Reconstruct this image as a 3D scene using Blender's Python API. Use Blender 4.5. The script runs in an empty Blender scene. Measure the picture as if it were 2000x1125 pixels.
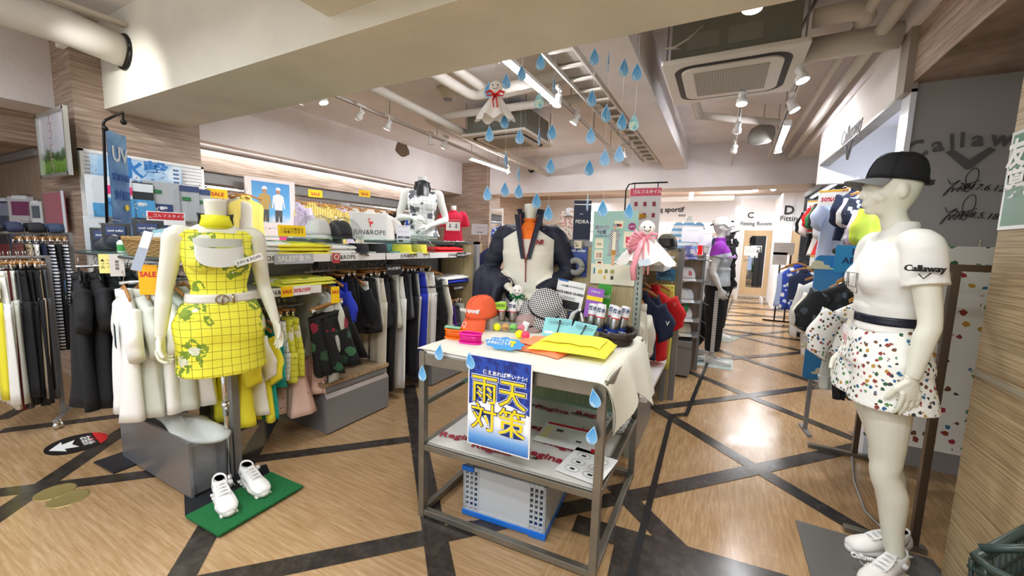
EXPOSURE = 0.52
import bpy, math, random
from mathutils import Vector, Matrix, noise
PI = math.pi
C = bpy.context.scene.collection
rnd = random.Random(7)

# ---------------------------------------------------------------- camera model (photo pixel + one known coordinate -> point in the room)
FPX, HC = 778.0, 1.5
_p, _y, _r = [math.radians(a) for a in (6.48, 27.61, 1.734)]
FW = Vector((-math.sin(_y)*math.cos(_p), math.cos(_y)*math.cos(_p), -math.sin(_p)))
_r0 = Vector((math.cos(_y), math.sin(_y), 0)); _u0 = _r0.cross(FW)
RT = math.cos(_r)*_r0 + math.sin(_r)*_u0
UP = -math.sin(_r)*_r0 + math.cos(_r)*_u0
def _ray(x, y): return FW + (x-1000)/FPX*RT - (y-562.5)/FPX*UP
def aZ(x, y, z=0.0):
    d = _ray(x, y); t = (z-HC)/d.z; return Vector((t*d.x, t*d.y, z))
def aY(x, y, Y):
    d = _ray(x, y); t = Y/d.y; return Vector((t*d.x, Y, HC+t*d.z))
def aX(x, y, X):
    d = _ray(x, y); t = X/d.x; return Vector((X, t*d.y, HC+t*d.z))

cam = bpy.data.cameras.new('camera'); cam.sensor_width = 36; cam.lens = FPX/2000*36; cam.clip_start = .05; cam.clip_end = 100
cob = bpy.data.objects.new('camera', cam); C.objects.link(cob)
cob.matrix_world = Matrix(((RT.x, UP.x, -FW.x, 0), (RT.y, UP.y, -FW.y, 0), (RT.z, UP.z, -FW.z, HC), (0, 0, 0, 1)))
bpy.context.scene.camera = cob

# ---------------------------------------------------------------- materials
def lin(c):
    if isinstance(c, str):
        c = [int(c[i:i+2], 16)/255 for i in (0, 2, 4)]
    return tuple((v/12.92 if v <= .04045 else ((v+.055)/1.055)**2.4) for v in c[:3]) + (1,)
_MC = {}
def M(name, col='cccccc', rough=.6, metal=0, emit=0, bump=0, bscale=40, var=0, vscale=6, alpha=1, trans=0, coat=0, sheen=0):
    if name in _MC: return _MC[name]
    m = bpy.data.materials.new(name); m.use_nodes = True; nt = m.node_tree; b = nt.nodes['Principled BSDF']
    c = lin(col); b.inputs['Base Color'].default_value = c; b.inputs['Roughness'].default_value = rough; b.inputs['Metallic'].default_value = metal
    if emit:
        b.inputs['Emission Color'].default_value = c; b.inputs['Emission Strength'].default_value = emit
    if trans: b.inputs['Transmission Weight'].default_value = trans
    if coat: b.inputs['Coat Weight'].default_value = coat
    if alpha < 1: b.inputs['Alpha'].default_value = alpha
    if bump or var:
        tc = nt.nodes.new('ShaderNodeTexCoord')
        if bump:
            n = nt.nodes.new('ShaderNodeTexNoise'); n.inputs['Scale'].default_value = bscale; nt.links.new(tc.outputs['Object'], n.inputs['Vector'])
            bp = nt.nodes.new('ShaderNodeBump'); bp.inputs['Strength'].default_value = bump; bp.inputs['Distance'].default_value = .01
            nt.links.new(n.outputs['Fac'], bp.inputs['Height']); nt.links.new(bp.outputs['Normal'], b.inputs['Normal'])
        if var:
            n = nt.nodes.new('ShaderNodeTexNoise'); n.inputs['Scale'].default_value = vscale; n.inputs['Detail'].default_value = 4; nt.links.new(tc.outputs['Object'], n.inputs['Vector'])
            r = ramp(nt, n.outputs['Fac'], [(.3, tuple(v*(1-var) for v in c[:3])+(1,)), (.7, tuple(min(1, v*(1+var*.5)) for v in c[:3])+(1,))])
            nt.links.new(r, b.inputs['Base Color'])
    _MC[name] = m; return m
def ramp(nt, fac, stops, const=False):
    r = nt.nodes.new('ShaderNodeValToRGB'); cr = r.color_ramp
    if const: cr.interpolation = 'CONSTANT'
    while len(cr.elements) > 1: cr.elements.remove(cr.elements[-1])
    cr.elements[0].position = stops[0][0]; cr.elements[0].color = stops[0][1]
    for p, c in stops[1:]:
        e = cr.elements.new(p); e.color = c
    nt.links.new(fac, r.inputs['Fac']); return r.outputs['Color']
def math_(nt, op, a, b=None, c=None):
    n = nt.nodes.new('ShaderNodeMath'); n.operation = op
    for i, v in enumerate((a, b, c)):
        if v is None: continue
        if isinstance(v, (int, float)): n.inputs[i].default_value = v
        else: nt.links.new(v, n.inputs[i])
    return n.outputs[0]
def mixc(nt, f, a, b):
    n = nt.nodes.new('ShaderNodeMix'); n.data_type = 'RGBA'
    for s, v in ((0, f), (6, a), (7, b)):
        if isinstance(v, (int, float)): n.inputs[s].default_value = v
        elif isinstance(v, tuple): n.inputs[s].default_value = v
        else: nt.links.new(v, n.inputs[s])
    return n.outputs[2]
def PM(name, fn, rough=.7, **k):
    """material whose base colour comes from fn(nt, xyz sockets, vector) """
    if name in _MC: return _MC[name]
    m = M(name, 'ffffff', rough, **k); nt = m.node_tree
    tc = nt.nodes.new('ShaderNodeTexCoord'); sp = nt.nodes.new('ShaderNodeSeparateXYZ'); nt.links.new(tc.outputs['Object'], sp.inputs[0])
    c = fn(nt, sp.outputs, tc.outputs['Object']); nt.links.new(c, nt.nodes['Principled BSDF'].inputs['Base Color'])
    return m
def nz(nt, vec, scale, detail=3, stretch=None, rough=.5):
    if stretch:
        mp = nt.nodes.new('ShaderNodeMapping'); mp.inputs['Scale'].default_value = stretch; nt.links.new(vec, mp.inputs[0]); vec = mp.outputs[0]
    n = nt.nodes.new('ShaderNodeTexNoise'); n.inputs['Scale'].default_value = scale; n.inputs['Detail'].default_value = detail; n.inputs['Roughness'].default_value = rough
    nt.links.new(vec, n.inputs['Vector']); return n.outputs['Fac']
def vor(nt, vec, scale, out='Distance', rnd_=1.0, stretch=None):
    if stretch:
        mp = nt.nodes.new('ShaderNodeMapping'); mp.inputs['Scale'].default_value = stretch; nt.links.new(vec, mp.inputs[0]); vec = mp.outputs[0]
    n = nt.nodes.new('ShaderNodeTexVoronoi'); n.inputs['Scale'].default_value = scale; n.inputs['Randomness'].default_value = rnd_
    nt.links.new(vec, n.inputs['Vector']); return n.outputs[out]
def stripes(nt, s, period, duty, phase=0.0):
    """1 where frac(s/period) < duty"""
    return math_(nt, 'LESS_THAN', math_(nt, 'FRACT', math_(nt, 'ADD', math_(nt, 'DIVIDE', s, period), 100+phase)), duty)
def wood(name, cols, sc, stretch, rough=.5, **k):
    def f(nt, s, v):
        n = nz(nt, v, sc, 5, stretch, .65)
        return ramp(nt, n, [(p, lin(c)) for p, c in cols])
    return PM(name, f, rough, **k)
def stripe_m(name, a, b, ax=2, period=.02, duty=.5, rough=.8):
    return PM(name, lambda nt, s, v: mixc(nt, stripes(nt, s[ax], period, duty), lin(b), lin(a)), rough)
def floral_m(name, base, blobs, scale=12, size=.3, rough=.8, grid=None):
    """scattered motifs: blobs is a list of colours picked per cell"""
    def f(nt, s, v):
        d = vor(nt, v, scale); w = nz(nt, v, scale*4, 2)
        e = math_(nt, 'ADD', d, math_(nt, 'MULTIPLY', math_(nt, 'SUBTRACT', w, .5), .45))
        inside = math_(nt, 'LESS_THAN', e, size)
        vc = vor(nt, v, scale, 'Color'); sx = nt.nodes.new('ShaderNodeSeparateColor'); nt.links.new(vc, sx.inputs[0])
        col = ramp(nt, sx.outputs[0], [(i/len(blobs), lin(c)) for i, c in enumerate(blobs)], True)
        bg = lin(base)
        if grid:
            gm = math_(nt, 'MAXIMUM', stripes(nt, s[0], grid[0], grid[1]), stripes(nt, s[2], grid[0], grid[1]))
            bg = mixc(nt, gm, lin(base), lin(grid[2]))
        return mixc(nt, inside, bg, col)
    return PM(name, f, rough)

# ---------------------------------------------------------------- mesh builder
class MB:
    def __init__(s): s.v = []; s.f = []; s.m = []; s.T = Matrix()
    def at(s, loc=(0, 0, 0), rot=(0, 0, 0), sc=1):
        from mathutils import Euler
        s.T = Matrix.Translation(loc) @ Euler(rot).to_matrix().to_4x4() @ Matrix.Scale(sc, 4); return s
    def add(s, vs, fs, mi=0):
        o = len(s.v); s.v += [tuple(s.T @ Vector(p)) for p in vs]; s.f += [tuple(i+o for i in f) for f in fs]; s.m += [mi]*len(fs); return s
    def box(s, c, d, mi=0, r=None):
        x, y, z = d[0]/2, d[1]/2, d[2]/2
        vs = [Vector((a*x, b*y, e*z)) for a in (-1, 1) for b in (-1, 1) for e in (-1, 1)]
        if r is not None:
            from mathutils import Euler
            R = Euler(r).to_matrix(); vs = [R @ q for q in vs]
        vs = [q+Vector(c) for q in vs]
        return s.add(vs, [(0, 1, 3, 2), (4, 6, 7, 5), (0, 4, 5, 1), (2, 3, 7, 6), (0, 2, 6, 4), (1, 5, 7, 3)], mi)
    def bb(s, a, b, mi=0):
        a, b = Vector(a), Vector(b); return s.box((a+b)/2, [abs(q) for q in (b-a)], mi)
    def loft(s, rings, mi=0, cap=True, closed=True):
        n = len(rings[0]); o = []
        for r in rings: o += [tuple(p) for p in r]
        fs = []
        for i in range(len(rings)-1):
            for j in range(n if closed else n-1):
                k = (j+1) % n; fs.append((i*n+j, i*n+k, (i+1)*n+k, (i+1)*n+j))
        if cap and closed: fs += [tuple(range(n))[::-1], tuple((len(rings)-1)*n+j for j in range(n))]
        return s.add(o, fs, mi)
    def tube(s, pts, r, n=10, mi=0, cap=True, flat=1.0, ref=None):
        pts = [Vector(p) for p in pts]; R = r if isinstance(r, (list, tuple)) else [r]*len(pts); rings = []
        prev = None
        for i, p in enumerate(pts):
            t = (pts[min(i+1, len(pts)-1)]-pts[max(i-1, 0)])
            if t.length < 1e-9: t = Vector((0, 0, 1))
            t.normalize()
            if prev is None:
                q = Vector(ref) if ref else (Vector((0, 0, 1)) if abs(t.z) < .9 else Vector((1, 0, 0)))
            else: q = prev
            a = (q - t*q.dot(t)); a = a.normalized() if a.length > 1e-6 else t.orthogonal().normalized(); prev = a; b = t.cross(a)
            rings.append([p+a*math.cos(2*PI*j/n)*R[i]+b*math.sin(2*PI*j/n)*R[i]*flat for j in range(n)])
        return s.loft(rings, mi, cap)
    def cyl(s, a, b, r, n=16, mi=0, r2=None, cap=True): return s.tube([a, b], [r, r if r2 is None else r2], n, mi, cap)
    def lathe(s, prof, n=20, mi=0, cap=True):
        return s.loft([[(r*math.cos(2*PI*j/n), r*math.sin(2*PI*j/n), z) for j in range(n)] for r, z in prof], mi, cap)
    def ell(s, c, d, n=14, k=8, mi=0):
        return s.loft([[(c[0]+d[0]*math.sin(a)*math.cos(2*PI*j/n), c[1]+d[1]*math.sin(a)*math.sin(2*PI*j/n), c[2]-d[2]*math.cos(a)) for j in range(n)] for a in [max(.05, min(PI-.05, PI*i/k)) for i in range(k+1)]], mi)
    def prism(s, pts, h, mi=0, axis='z', base=0):
        n = len(pts)
        def P(p, q): return {'z': (p[0], p[1], q), 'y': (p[0], q, p[1]), 'x': (q, p[0], p[1])}[axis]
        return s.add([P(p, base) for p in pts]+[P(p, base+h) for p in pts], [tuple(range(n))[::-1], tuple(range(n, 2*n))]+[(j, (j+1) % n, n+(j+1) % n, n+j) for j in range(n)], mi)
    def quad(s, a, b, c, d, mi=0): return s.add([a, b, c, d], [(0, 1, 2, 3)], mi)
    def mesh(s, name, mats, smooth=False):
        me = bpy.data.meshes.new(name); me.from_pydata(s.v, [], s.f)
        for m in (mats if isinstance(mats, (list, tuple)) else [mats]): me.materials.append(m)
        me.polygons.foreach_set('material_index', s.m)
        if smooth: me.polygons.foreach_set('use_smooth', [True]*len(s.f))
        me.update(); return me
    def build(s, name, mats, parent=None, smooth=False, loc=None, rz=0, bevel=0):
        o = bpy.data.objects.new(name, s.mesh(name, mats, smooth)); C.objects.link(o)
        if parent: o.parent = parent
        if loc is not None: o.location = loc
        if rz: o.rotation_euler.z = rz
        if bevel:
            b = o.modifiers.new('b', 'BEVEL'); b.width = bevel; b.segments = 2; b.limit_method = 'ANGLE'
        return o
def tag(o, label, cat, group=None):
    o['label'] = label; o['category'] = cat
    if group: o['group'] = group
    return o
def empty(name, loc=(0, 0, 0), rz=0, label=None, cat=None, group=None):
    o = bpy.data.objects.new(name, None); C.objects.link(o); o.location = loc; o.rotation_euler.z = rz; o.empty_display_size = .05
    if label: tag(o, label, cat, group)
    return o
def struct(o): o['kind'] = 'structure'; return o
def dup(o, loc=None, rz=None, label=None, group=None, sc=None, rot=None):
    def cp(q, par):
        c = q.copy(); C.objects.link(c); c.parent = par
        for ch in q.children: cp(ch, c)
        return c
    c = cp(o, o.parent)
    if loc is not None: c.location = loc
    if rz is not None: c.rotation_euler.z = rz
    if rot is not None: c.rotation_euler = rot
    if sc is not None: c.scale = sc if isinstance(sc, (tuple, list)) else (sc,)*3
    if label: c['label'] = label
    if group: c['group'] = group
    return c
def text(name, s, size, m, parent=None, loc=(0, 0, 0), rot=(PI/2, 0, 0), ext=.0005, align='CENTER', sx=1, bold=0, shear=0, space=1):
    cu = bpy.data.curves.new(name, 'FONT'); cu.body = s; cu.size = size; cu.align_x = align; cu.align_y = 'CENTER'; cu.extrude = ext; cu.offset = bold*size; cu.shear = shear
    cu.space_character = space; cu.resolution_u = 2
    t = bpy.data.objects.new(name, cu); C.objects.link(t)
    bpy.context.view_layer.update()
    me = bpy.data.meshes.new_from_object(t.evaluated_get(bpy.context.evaluated_depsgraph_get())); bpy.data.objects.remove(t); bpy.data.curves.remove(cu)
    me.materials.clear(); me.materials.append(m)
    o = bpy.data.objects.new(name, me); C.objects.link(o); o.parent = parent; o.location = loc; o.rotation_euler = rot; o.scale = (sx, 1, 1)
    return o
def frame_of(a, b, c):
    """matrix with x along a->b, y up-ish towards c (plane a,b,c), z the normal; origin a"""
    a, b, c = Vector(a), Vector(b), Vector(c); x = (b-a).normalized(); y = (c-a) - x*(c-a).dot(x); y.normalize(); z = x.cross(y)
    return Matrix(((x.x, y.x, z.x, a.x), (x.y, y.y, z.y, a.y), (x.z, y.z, z.z, a.z), (0, 0, 0, 1)))
def remeshed(mb, name, mats, voxel=.005, smooth=6, parent=None, disp=None, factor=.5):
    """one continuous skin over the shapes in mb"""
    me = mb.mesh(name, mats); o = bpy.data.objects.new(name, me); C.objects.link(o)
    r = o.modifiers.new('r', 'REMESH'); r.mode = 'VOXEL'; r.voxel_size = voxel; r.use_smooth_shade = True
    s = o.modifiers.new('s', 'SMOOTH'); s.factor = factor; s.iterations = smooth
    bpy.context.view_layer.update()
    m2 = bpy.data.meshes.new_from_object(o.evaluated_get(bpy.context.evaluated_depsgraph_get())); o.modifiers.clear(); o.data = m2; bpy.data.meshes.remove(me)
    m2.name = name
    if disp:
        k = len(m2.vertices); co = [0.0]*(3*k); no = [0.0]*(3*k); m2.vertices.foreach_get('co', co); m2.vertex_normals.foreach_get('vector', no)
        for i in range(k):
            p = Vector(co[3*i:3*i+3]); nn = Vector(no[3*i:3*i+3]); p = p+nn*disp(p, nn); co[3*i:3*i+3] = p
        m2.vertices.foreach_set('co', co); m2.update()
    m2.materials.clear(); m2.materials.append(mats if not isinstance(mats, (list, tuple)) else mats[0])
    if parent: o.parent = parent
    return o
def join_into(o, mb, mats):
    """append mb's faces to o's mesh with extra material slots"""
    import bmesh
    me2 = mb.mesh('tmp', mats, True); bm = bmesh.new(); bm.from_mesh(o.data); n = len(o.data.materials)
    k = len(bm.faces); bm.from_mesh(me2); bm.faces.ensure_lookup_table()
    for f in bm.faces[k:]: f.material_index = f.material_index+n; f.smooth = True
    bm.to_mesh(o.data); bm.free()
    for m in me2.materials: o.data.materials.append(m)
    bpy.data.meshes.remove(me2)

# common materials
WHITE = M('white_paint', 'e9e6e2', .8, bump=.15, bscale=60)
PLASTER = M('plaster', 'ece8e8', .9, bump=.35, bscale=25, var=.08, vscale=2)
PLASTER_LOW = M('plaster_cream', 'dedacb', .9, bump=.35, bscale=25, var=.1, vscale=2)
STEEL = M('steel', '8e8a80', .38, .85, var=.15, vscale=8)
CHROME = M('chrome', 'd8d8d8', .15, 1)
GREYM = M('grey_metal', '8b8b8b', .45, .3)
GREYL = M('grey_laminate', '77777a', .5)
BLACK = M('black_plastic', '141414', .4)
BLACKM = M('black_metal', '161616', .35, .4)
WPLAS = M('white_plastic', 'f0f0ee', .35)
HWOOD = M('hanger_wood', 'b07a3c', .45)
PAPER = M('white_paper', 'f2f2f0', .6)
INK = M('black_ink', '1a1a1c', .6)
REDINK = M('red_ink', 'c8202c', .6)
YEL = M('yellow_card', 'ffd400', .6)
def glassm(name, col='ffffff', rough=.05, fac=.85, tint='eef6f4'):
    """thin clear sheet: mostly see-through with some gloss"""
    if name in _MC: return _MC[name]
    m = bpy.data.materials.new(name); m.use_nodes = True; nt = m.node_tree; nt.nodes.clear()
    o = nt.nodes.new('ShaderNodeOutputMaterial'); mx = nt.nodes.new('ShaderNodeMixShader'); t = nt.nodes.new('ShaderNodeBsdfTransparent'); b = nt.nodes.new('ShaderNodeBsdfPrincipled')
    t.inputs[0].default_value = lin(tint); b.inputs['Base Color'].default_value = lin(col); b.inputs['Roughness'].default_value = rough
    fr = nt.nodes.new('ShaderNodeLayerWeight'); fr.inputs[0].default_value = .5; pw = nt.nodes.new('ShaderNodeMath'); pw.operation = 'POWER'; pw.inputs[1].default_value = 4; nt.links.new(fr.outputs[1], pw.inputs[0])
    ad = nt.nodes.new('ShaderNodeMath'); ad.operation = 'MULTIPLY_ADD'; ad.inputs[1].default_value = .5; ad.inputs[2].default_value = 1-fac; nt.links.new(pw.outputs[0], ad.inputs[0]); nt.links.new(ad.outputs[0], mx.inputs[0]); nt.links.new(t.outputs[0], mx.inputs[1]); nt.links.new(b.outputs[0], mx.inputs[2]); nt.links.new(mx.outputs[0], o.inputs[0])
    _MC[name] = m; return m
POLY = glassm('clear_plastic', '9a9c9c', .10, .96, 'fbfcfc')
GLASS = glassm('glass', 'a8d0c4', .03, .82, 'e6f5f1')
# ================================================================ SETTING
def plank_cols(s): return s
WWALL = wood('wood_wallpaper', [(.28, '7a6656'), (.45, '9a8473'), (.55, 'ab9685'), (.70, 'c4b2a2')], 2.2, (1.2, 1.2, 34), .55)
WWALL2 = wood('wood_panel_warm', [(.25, '6f5a42'), (.42, '96805f'), (.56, 'b9a47f'), (.72, 'cdbd98')], 2.6, (.8, .8, 60), .5)
WVERT = wood('wood_panel_vertical', [(.3, '7c6958'), (.5, '94806e'), (.7, 'a99685')], 2.2, (34, 34, 1), .6)
WEND = wood('wood_end_panel', [(.3, '9a8862'), (.5, 'c0ae84'), (.65, 'd6c69c'), (.8, 'a9986c')], 3, (30, 30, .6), .5)
WTOP = wood('wood_plinth_top', [(.3, '8a745a'), (.5, 'a58c6c'), (.7, 'bda585')], 3, (3, 20, 3), .4)
def floor_mat(name, cols, sx):
    def f(nt, s, v):
        n = nz(nt, v, 1.0, 7, sx, .7); n2 = nz(nt, v, .8, 2)
        a = ramp(nt, n, [(p, lin(c)) for p, c in cols]); b = ramp(nt, n2, [(.3, lin('d9d2c8')), (.7, lin('ffffff'))])
        m = nt.nodes.new('ShaderNodeMix'); m.data_type = 'RGBA'; m.blend_type = 'MULTIPLY'; m.inputs[0].default_value = 1
        nt.links.new(a, m.inputs[6]); nt.links.new(b, m.inputs[7]); return m.outputs[2]
    m = PM(name, f, .2); b = m.node_tree.nodes['Principled BSDF']
    nt = m.node_tree; tc = nt.nodes.new('ShaderNodeTexCoord'); r = nz(nt, tc.outputs['Object'], 2.5, 5)
    rr = ramp(nt, r, [(.3, (.13,)*3+(1,)), (.7, (.3,)*3+(1,))]); nt.links.new(rr, b.inputs['Roughness'])
    bp = nt.nodes.new('ShaderNodeBump'); bp.inputs['Strength'].default_value = .12; bp.inputs['Distance'].default_value = .02
    nt.links.new(nz(nt, tc.outputs['Object'], 1.6, 3), bp.inputs['Height']); nt.links.new(bp.outputs['Normal'], b.inputs['Normal'])
    return m
FW1 = floor_mat('floor_woodgrain_a', [(.25, '9c7e5c'), (.45, 'b09069'), (.6, 'c2a480'), (.8, 'd2b896')], (4, 62, 1))
FW2 = floor_mat('floor_woodgrain_b', [(.25, '9c7c58'), (.45, 'b29068'), (.6, 'c5a67e'), (.8, 'd6bc98')], (58, 5, 1))
FDK = floor_mat('floor_dark_strip', [(.25, '2a2623'), (.5, '3d3835'), (.75, '57524c')], (14, 14, 1))
mb = MB()
mb.quad((-10, -4, 0), (-.62, -4, 0), (-.62, 18, 0), (-10, 18, 0), 0)
mb.quad((-.62, -4, 0), (4, -4, 0), (4, 18, 0), (-.62, 18, 0), 1)
def strip(a, b, w=.115, ext=.0, lay=0, mi=2):
    a, b = aZ(*a), aZ(*b); d = (b-a).normalized(); n = Vector((-d.y, d.x, 0))*w/2; a = a-d*ext; b = b+d*ext; z = Vector((0, 0, .0004+.0003*lay))
    mb.quad(a-n+z, b-n+z, b+n+z, a+n+z, mi)
strips = [((0, 842), (236, 812), .1), ((0, 1005), (240, 842), .115), ((0, 820), (70, 782), .1), ((0, 962), (300, 925), .1), ((490, 898), (800, 858), .1),
          ((516, 841), (378, 1085), .12), ((470, 1125), (832, 1050), .11), ((832, 1052), (1232, 968), .11), ((802, 770), (862, 1120), .12),
          ((1281, 798), (1705, 1052), .11), ((1225, 972), (1700, 868), .11), ((1285, 796), (1625, 752), .1), ((1308, 711), (1705, 873), .1),
          ((1308, 711), (1585, 687), .1), ((1385, 678), (1620, 757), .1), ((1400, 660), (1585, 643), .1), ((1405, 648), (1600, 694), .1),
          ((1200, 948), (1330, 1080), .12), ((1215, 1050), (1500, 1135), .14)]
for i, (a, b, w) in enumerate(strips): strip(a, b, w, .25 if i in (1, 3, 5, 6, 8, 9, 18) else 0, i)
k = 40
Y0 = 8.3
while Y0 < 16.5:                                            # the criss-cross bands keep repeating down the aisle
    for (xa, ya, xb, yb) in ((-1.2, Y0+.3, 3.2, Y0-.5), (-1.2, Y0-.2, 2.6, Y0+2.1)):
        a, b = Vector((xa, ya, 0)), Vector((xb, yb, 0)); d = (b-a).normalized(); n = Vector((-d.y, d.x, 0))*.05; z = Vector((0, 0, .0004+.0003*k)); k += 1
        mb.quad(a-n+z, b-n+z, b+n+z, a+n+z, 2)
    Y0 += 1.25
# corner patch of dark flooring in front of the display table
pts = [aZ(1205, 1040), aZ(1330, 1078), aZ(1480, 1125), aZ(1400, 1300), aZ(1150, 1300)]
mb.add([(p.x, p.y, .012) for p in pts], [tuple(range(5))[::-1]], 2)
# thin black tape
for i, (a, b) in enumerate((((1230, 1140), (1311, 815)), ((1308, 815), (1342, 811)), ((1340, 814), (1431, 585)))): strip(a, b, .035, 0, 60+i, 3)
struct(mb.build('floor', [FW1, FW2, FDK, M('black_tape', '121214', .3)]))

def wallbox(name, a, b, m, **k): return struct(MB().bb(a, b).build(name, m, **k))
wallbox('ceiling', (-10, -4, 3.35), (4, 18, 3.55), PLASTER)
# near cross beam
wallbox('trim_1', (-5.15, 1.61, 2.6), (1.03, 2.24, 3.35), PLASTER_LOW)
wallbox('trim_2', (-2.05, -1.5, 2.72), (1.03, 1.61, 3.35), PLASTER_LOW)
# beam running toward the viewer beside the column
wallbox('trim_3', (-7.4, -3, 2.6), (-5.54, 1.42, 3.35), PLASTER)
wallbox('trim_4', (-1.05, 2.24, 2.93), (-.69, 8.1, 3.35), PLASTER)
wallbox('trim_5', (.98, 2.24, 3.0), (2.4, 8.1, 3.35), PLASTER)
wallbox('trim_6', (-4.9, 8.1, 2.6), (3.2, 8.7, 3.35), PLASTER)
# column and its recess
wallbox('wall_left_column', (-6.1, 1.41, 0), (-5.1, 2.36, 3.35), WWALL)
mb = MB(); mb.bb((-7.6, -3, 2.3), (-6.0, 1.41, 2.62)); struct(mb.build('trim_7', WWALL))
wallbox('wall_left', (-7.8, -3, 0), (-7.6, 2.4, 3.3), WVERT)
wallbox('wall_left_front', (-7.6, 1.43, 0), (-6.1, 1.5, 2.3), WVERT)
mb = MB(); mb.bb((-7.6, 1.38, 2.22), (-6.1, 1.42, 2.29)); struct(mb.build('trim_8', GREYM))
# left wall with its deep soffit
wallbox('trim_9', (-6.4, 2.36, 2.62), (-5.68, 8.2, 3.35), PLASTER)
mb = MB(); mb.bb((-6.6, 2.36, 2.3), (-5.95, 7.6, 2.56)); struct(mb.build('trim_10', WWALL))
mb = MB(); mb.bb((-6.28, 2.36, 2.16), (-6.02, 7.6, 2.3)); struct(mb.build('trim_11', GREYM))
mb = MB(); mb.bb((-7, 2.36, 0), (-6.3, 8.8, 3.35))
for y in [2.9+.9*i for i in range(6)]: mb.bb((-6.3, y-.012, 0), (-6.285, y+.012, 2.2), 1)
struct(mb.build('wall_rear_left', [WVERT, GREYM]))
wallbox('wall_corner_column', (-6.3, 8.1, 0), (-4.9, 8.6, 3.35), WWALL)
# rooms beyond
wallbox('wall_far', (-7, 14.8, 0), (.2, 15.1, 3.35), M('off_white_wall', 'e4e2e0', .8))
wallbox('ceiling_far', (-7, 8.7, 3.22), (4, 15, 3.34), wood('far_ceiling', [(.3, '8d7766'), (.6, 'a8917e')], 3, (1, 14, 1), .7))
wallbox('wall_far_left', (-7, 8.8, 0), (-6.8, 15, 3.35), WWALL)
wallbox('wall_far_right', (3.1, 2.4, 0), (3.3, 15, 3.35), M('dark_wall', '3a3a3d', .7))

# ---- right side: wood wall, alcove, grey board, light box
struct(MB().bb((1.03, -3, 0), (2.6, 2.48, 3.35)).build('wall_right', WWALL2))
struct(MB().bb((1.031, 2.48, 2.64), (2.6, 3.74, 3.35)).build('trim_12', WWALL))
mb = MB(); mb.bb((1.022, 1.2, .985), (1.031, 2.478, 1.005)); struct(mb.build('trim_13', M('groove_metal', 'b9b2a0', .4, .4)))
struct(MB().bb((1.06, 3.73, 0), (2.6, 3.85, 2.66)).build('wall_right_alcove', M('grey_board', 'a3a19e', .75)))
struct(MB().bb((.99, 3.70, 2.58), (1.06, 3.86, 3.02)).bb((1.03, 3.70, 0), (1.06, 3.86, 2.6), 1).build('trim_14', [M('taupe_edge', '9a9084', .6), M('acrylic_edge', 'e8eef6', .15)]))
struct(MB().bb((1.0, 3.86, 2.6), (1.06, 6.4, 3.02)).build('trim_31', WHITE))
struct(MB().bb((1.0, 3.86, 2.58), (1.10, 6.4, 2.6)).build('trim_15', STEEL))
struct(MB().bb((1.85, 3.86, 0), (1.95, 6.5, 3.0)).build('wall_right_rear', M('cool_white_wall', 'd6e0f4', .8)))
struct(MB().bb((1.0, 6.4, 2.36), (3.1, 6.5, 3.02)).build('trim_16', WHITE))
# lettering on the grey board and on the fascia
gb = M('board_lettering', '5c5a58', .7)
p = aY(1885, 285, 3.72)
cc_ = aY(1908, 272, 3.72); ad_ = [q*.74 for q in (.165, .125, .065, .065, .125, .165, .12, .12)]; pos = -sum(ad_)/2; RA = .85
for ch, w_ in zip('Callaway', ad_):
    a = (pos+w_/2)/RA; pos += w_
    t = text('board_lettering', ch, .16 if ch == 'C' else .135, gb, None, (cc_.x+math.sin(a)*RA, 3.722, cc_.z-(1-math.cos(a))*RA), (PI/2, 0, 0), .002, bold=.02)
    t.rotation_euler = (PI/2, a, 0); struct(t); t.name = 'trim_17'
mb = MB(); q = aY(1893, 312, 3.72)
mb.add([(q.x-.115, 3.722, q.z+.055), (q.x-.085, 3.722, q.z+.075), (q.x, 3.722, q.z-.0), (q.x+.085, 3.722, q.z+.075), (q.x+.115, 3.722, q.z+.055), (q.x+.01, 3.722, q.z-.06), (q.x-.01, 3.722, q.z-.06)], [(0, 1, 2, 6), (2, 5, 6), (2, 3, 4, 5)][::1])
struct(mb.build('trim_18', gb))
sig = M('marker_ink', '161616', .5)
def scribble(px0, pts, name, sc=1):
    w = []
    cv = [Vector(aY(x, y, 3.718)) for x, y in pts]
    for i in range(len(cv)-1):                      # catmull-rom
        p0, p1, p2, p3 = cv[max(i-1, 0)], cv[i], cv[i+1], cv[min(i+2, len(cv)-1)]
        for k in range(5):
            t = k/5; w.append(.5*((2*p1)+(p2-p0)*t+(2*p0-5*p1+4*p2-p3)*t*t+(3*p1-p0-3*p2+p3)*t**3))
    w.append(cv[-1]); return struct(MB().tube(w, .0022, 5).build(name, sig))
S1 = [(1852, 350), (1858, 360), (1875, 352), (1862, 362), (1850, 372), (1842, 382), (1846, 380), (1856, 368), (1862, 366), (1858, 375), (1866, 368), (1870, 374), (1876, 366), (1880, 373), (1888, 365), (1895, 366), (1886, 355), (1890, 340), (1905, 328), (1912, 335), (1908, 352), (1888, 375), (1885, 362), (1915, 352)]
scribble(0, S1, 'trim_19'); scribble(0, [(x-6, y+(55 if y > 345 else 52)) for x, y in S1], 'trim_20')
for nm, s, (x, y) in (('trim_21', '2017.6.12', (1915, 366)), ('trim_22', '2018.5.18', (1903, 420))):
    q = aY(x, y, 3.72); struct(text(nm, s, .055, sig, None, (q.x, 3.721, q.z), (PI/2, .12, 0), .001, shear=.3))
q = aX(1662, 258, .998)
struct(text('trim_23', 'Callaway', .2, gb, None, (.997, q.y, q.z), (PI/2, 0, -PI/2), .002, bold=.02))
mb = MB().tube([(.996, q.y+.12, q.z-.1), (.996, q.y, q.z-.25), (.996, q.y-.12, q.z-.1)], .012, 6); struct(mb.build('trim_24', gb))
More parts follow.
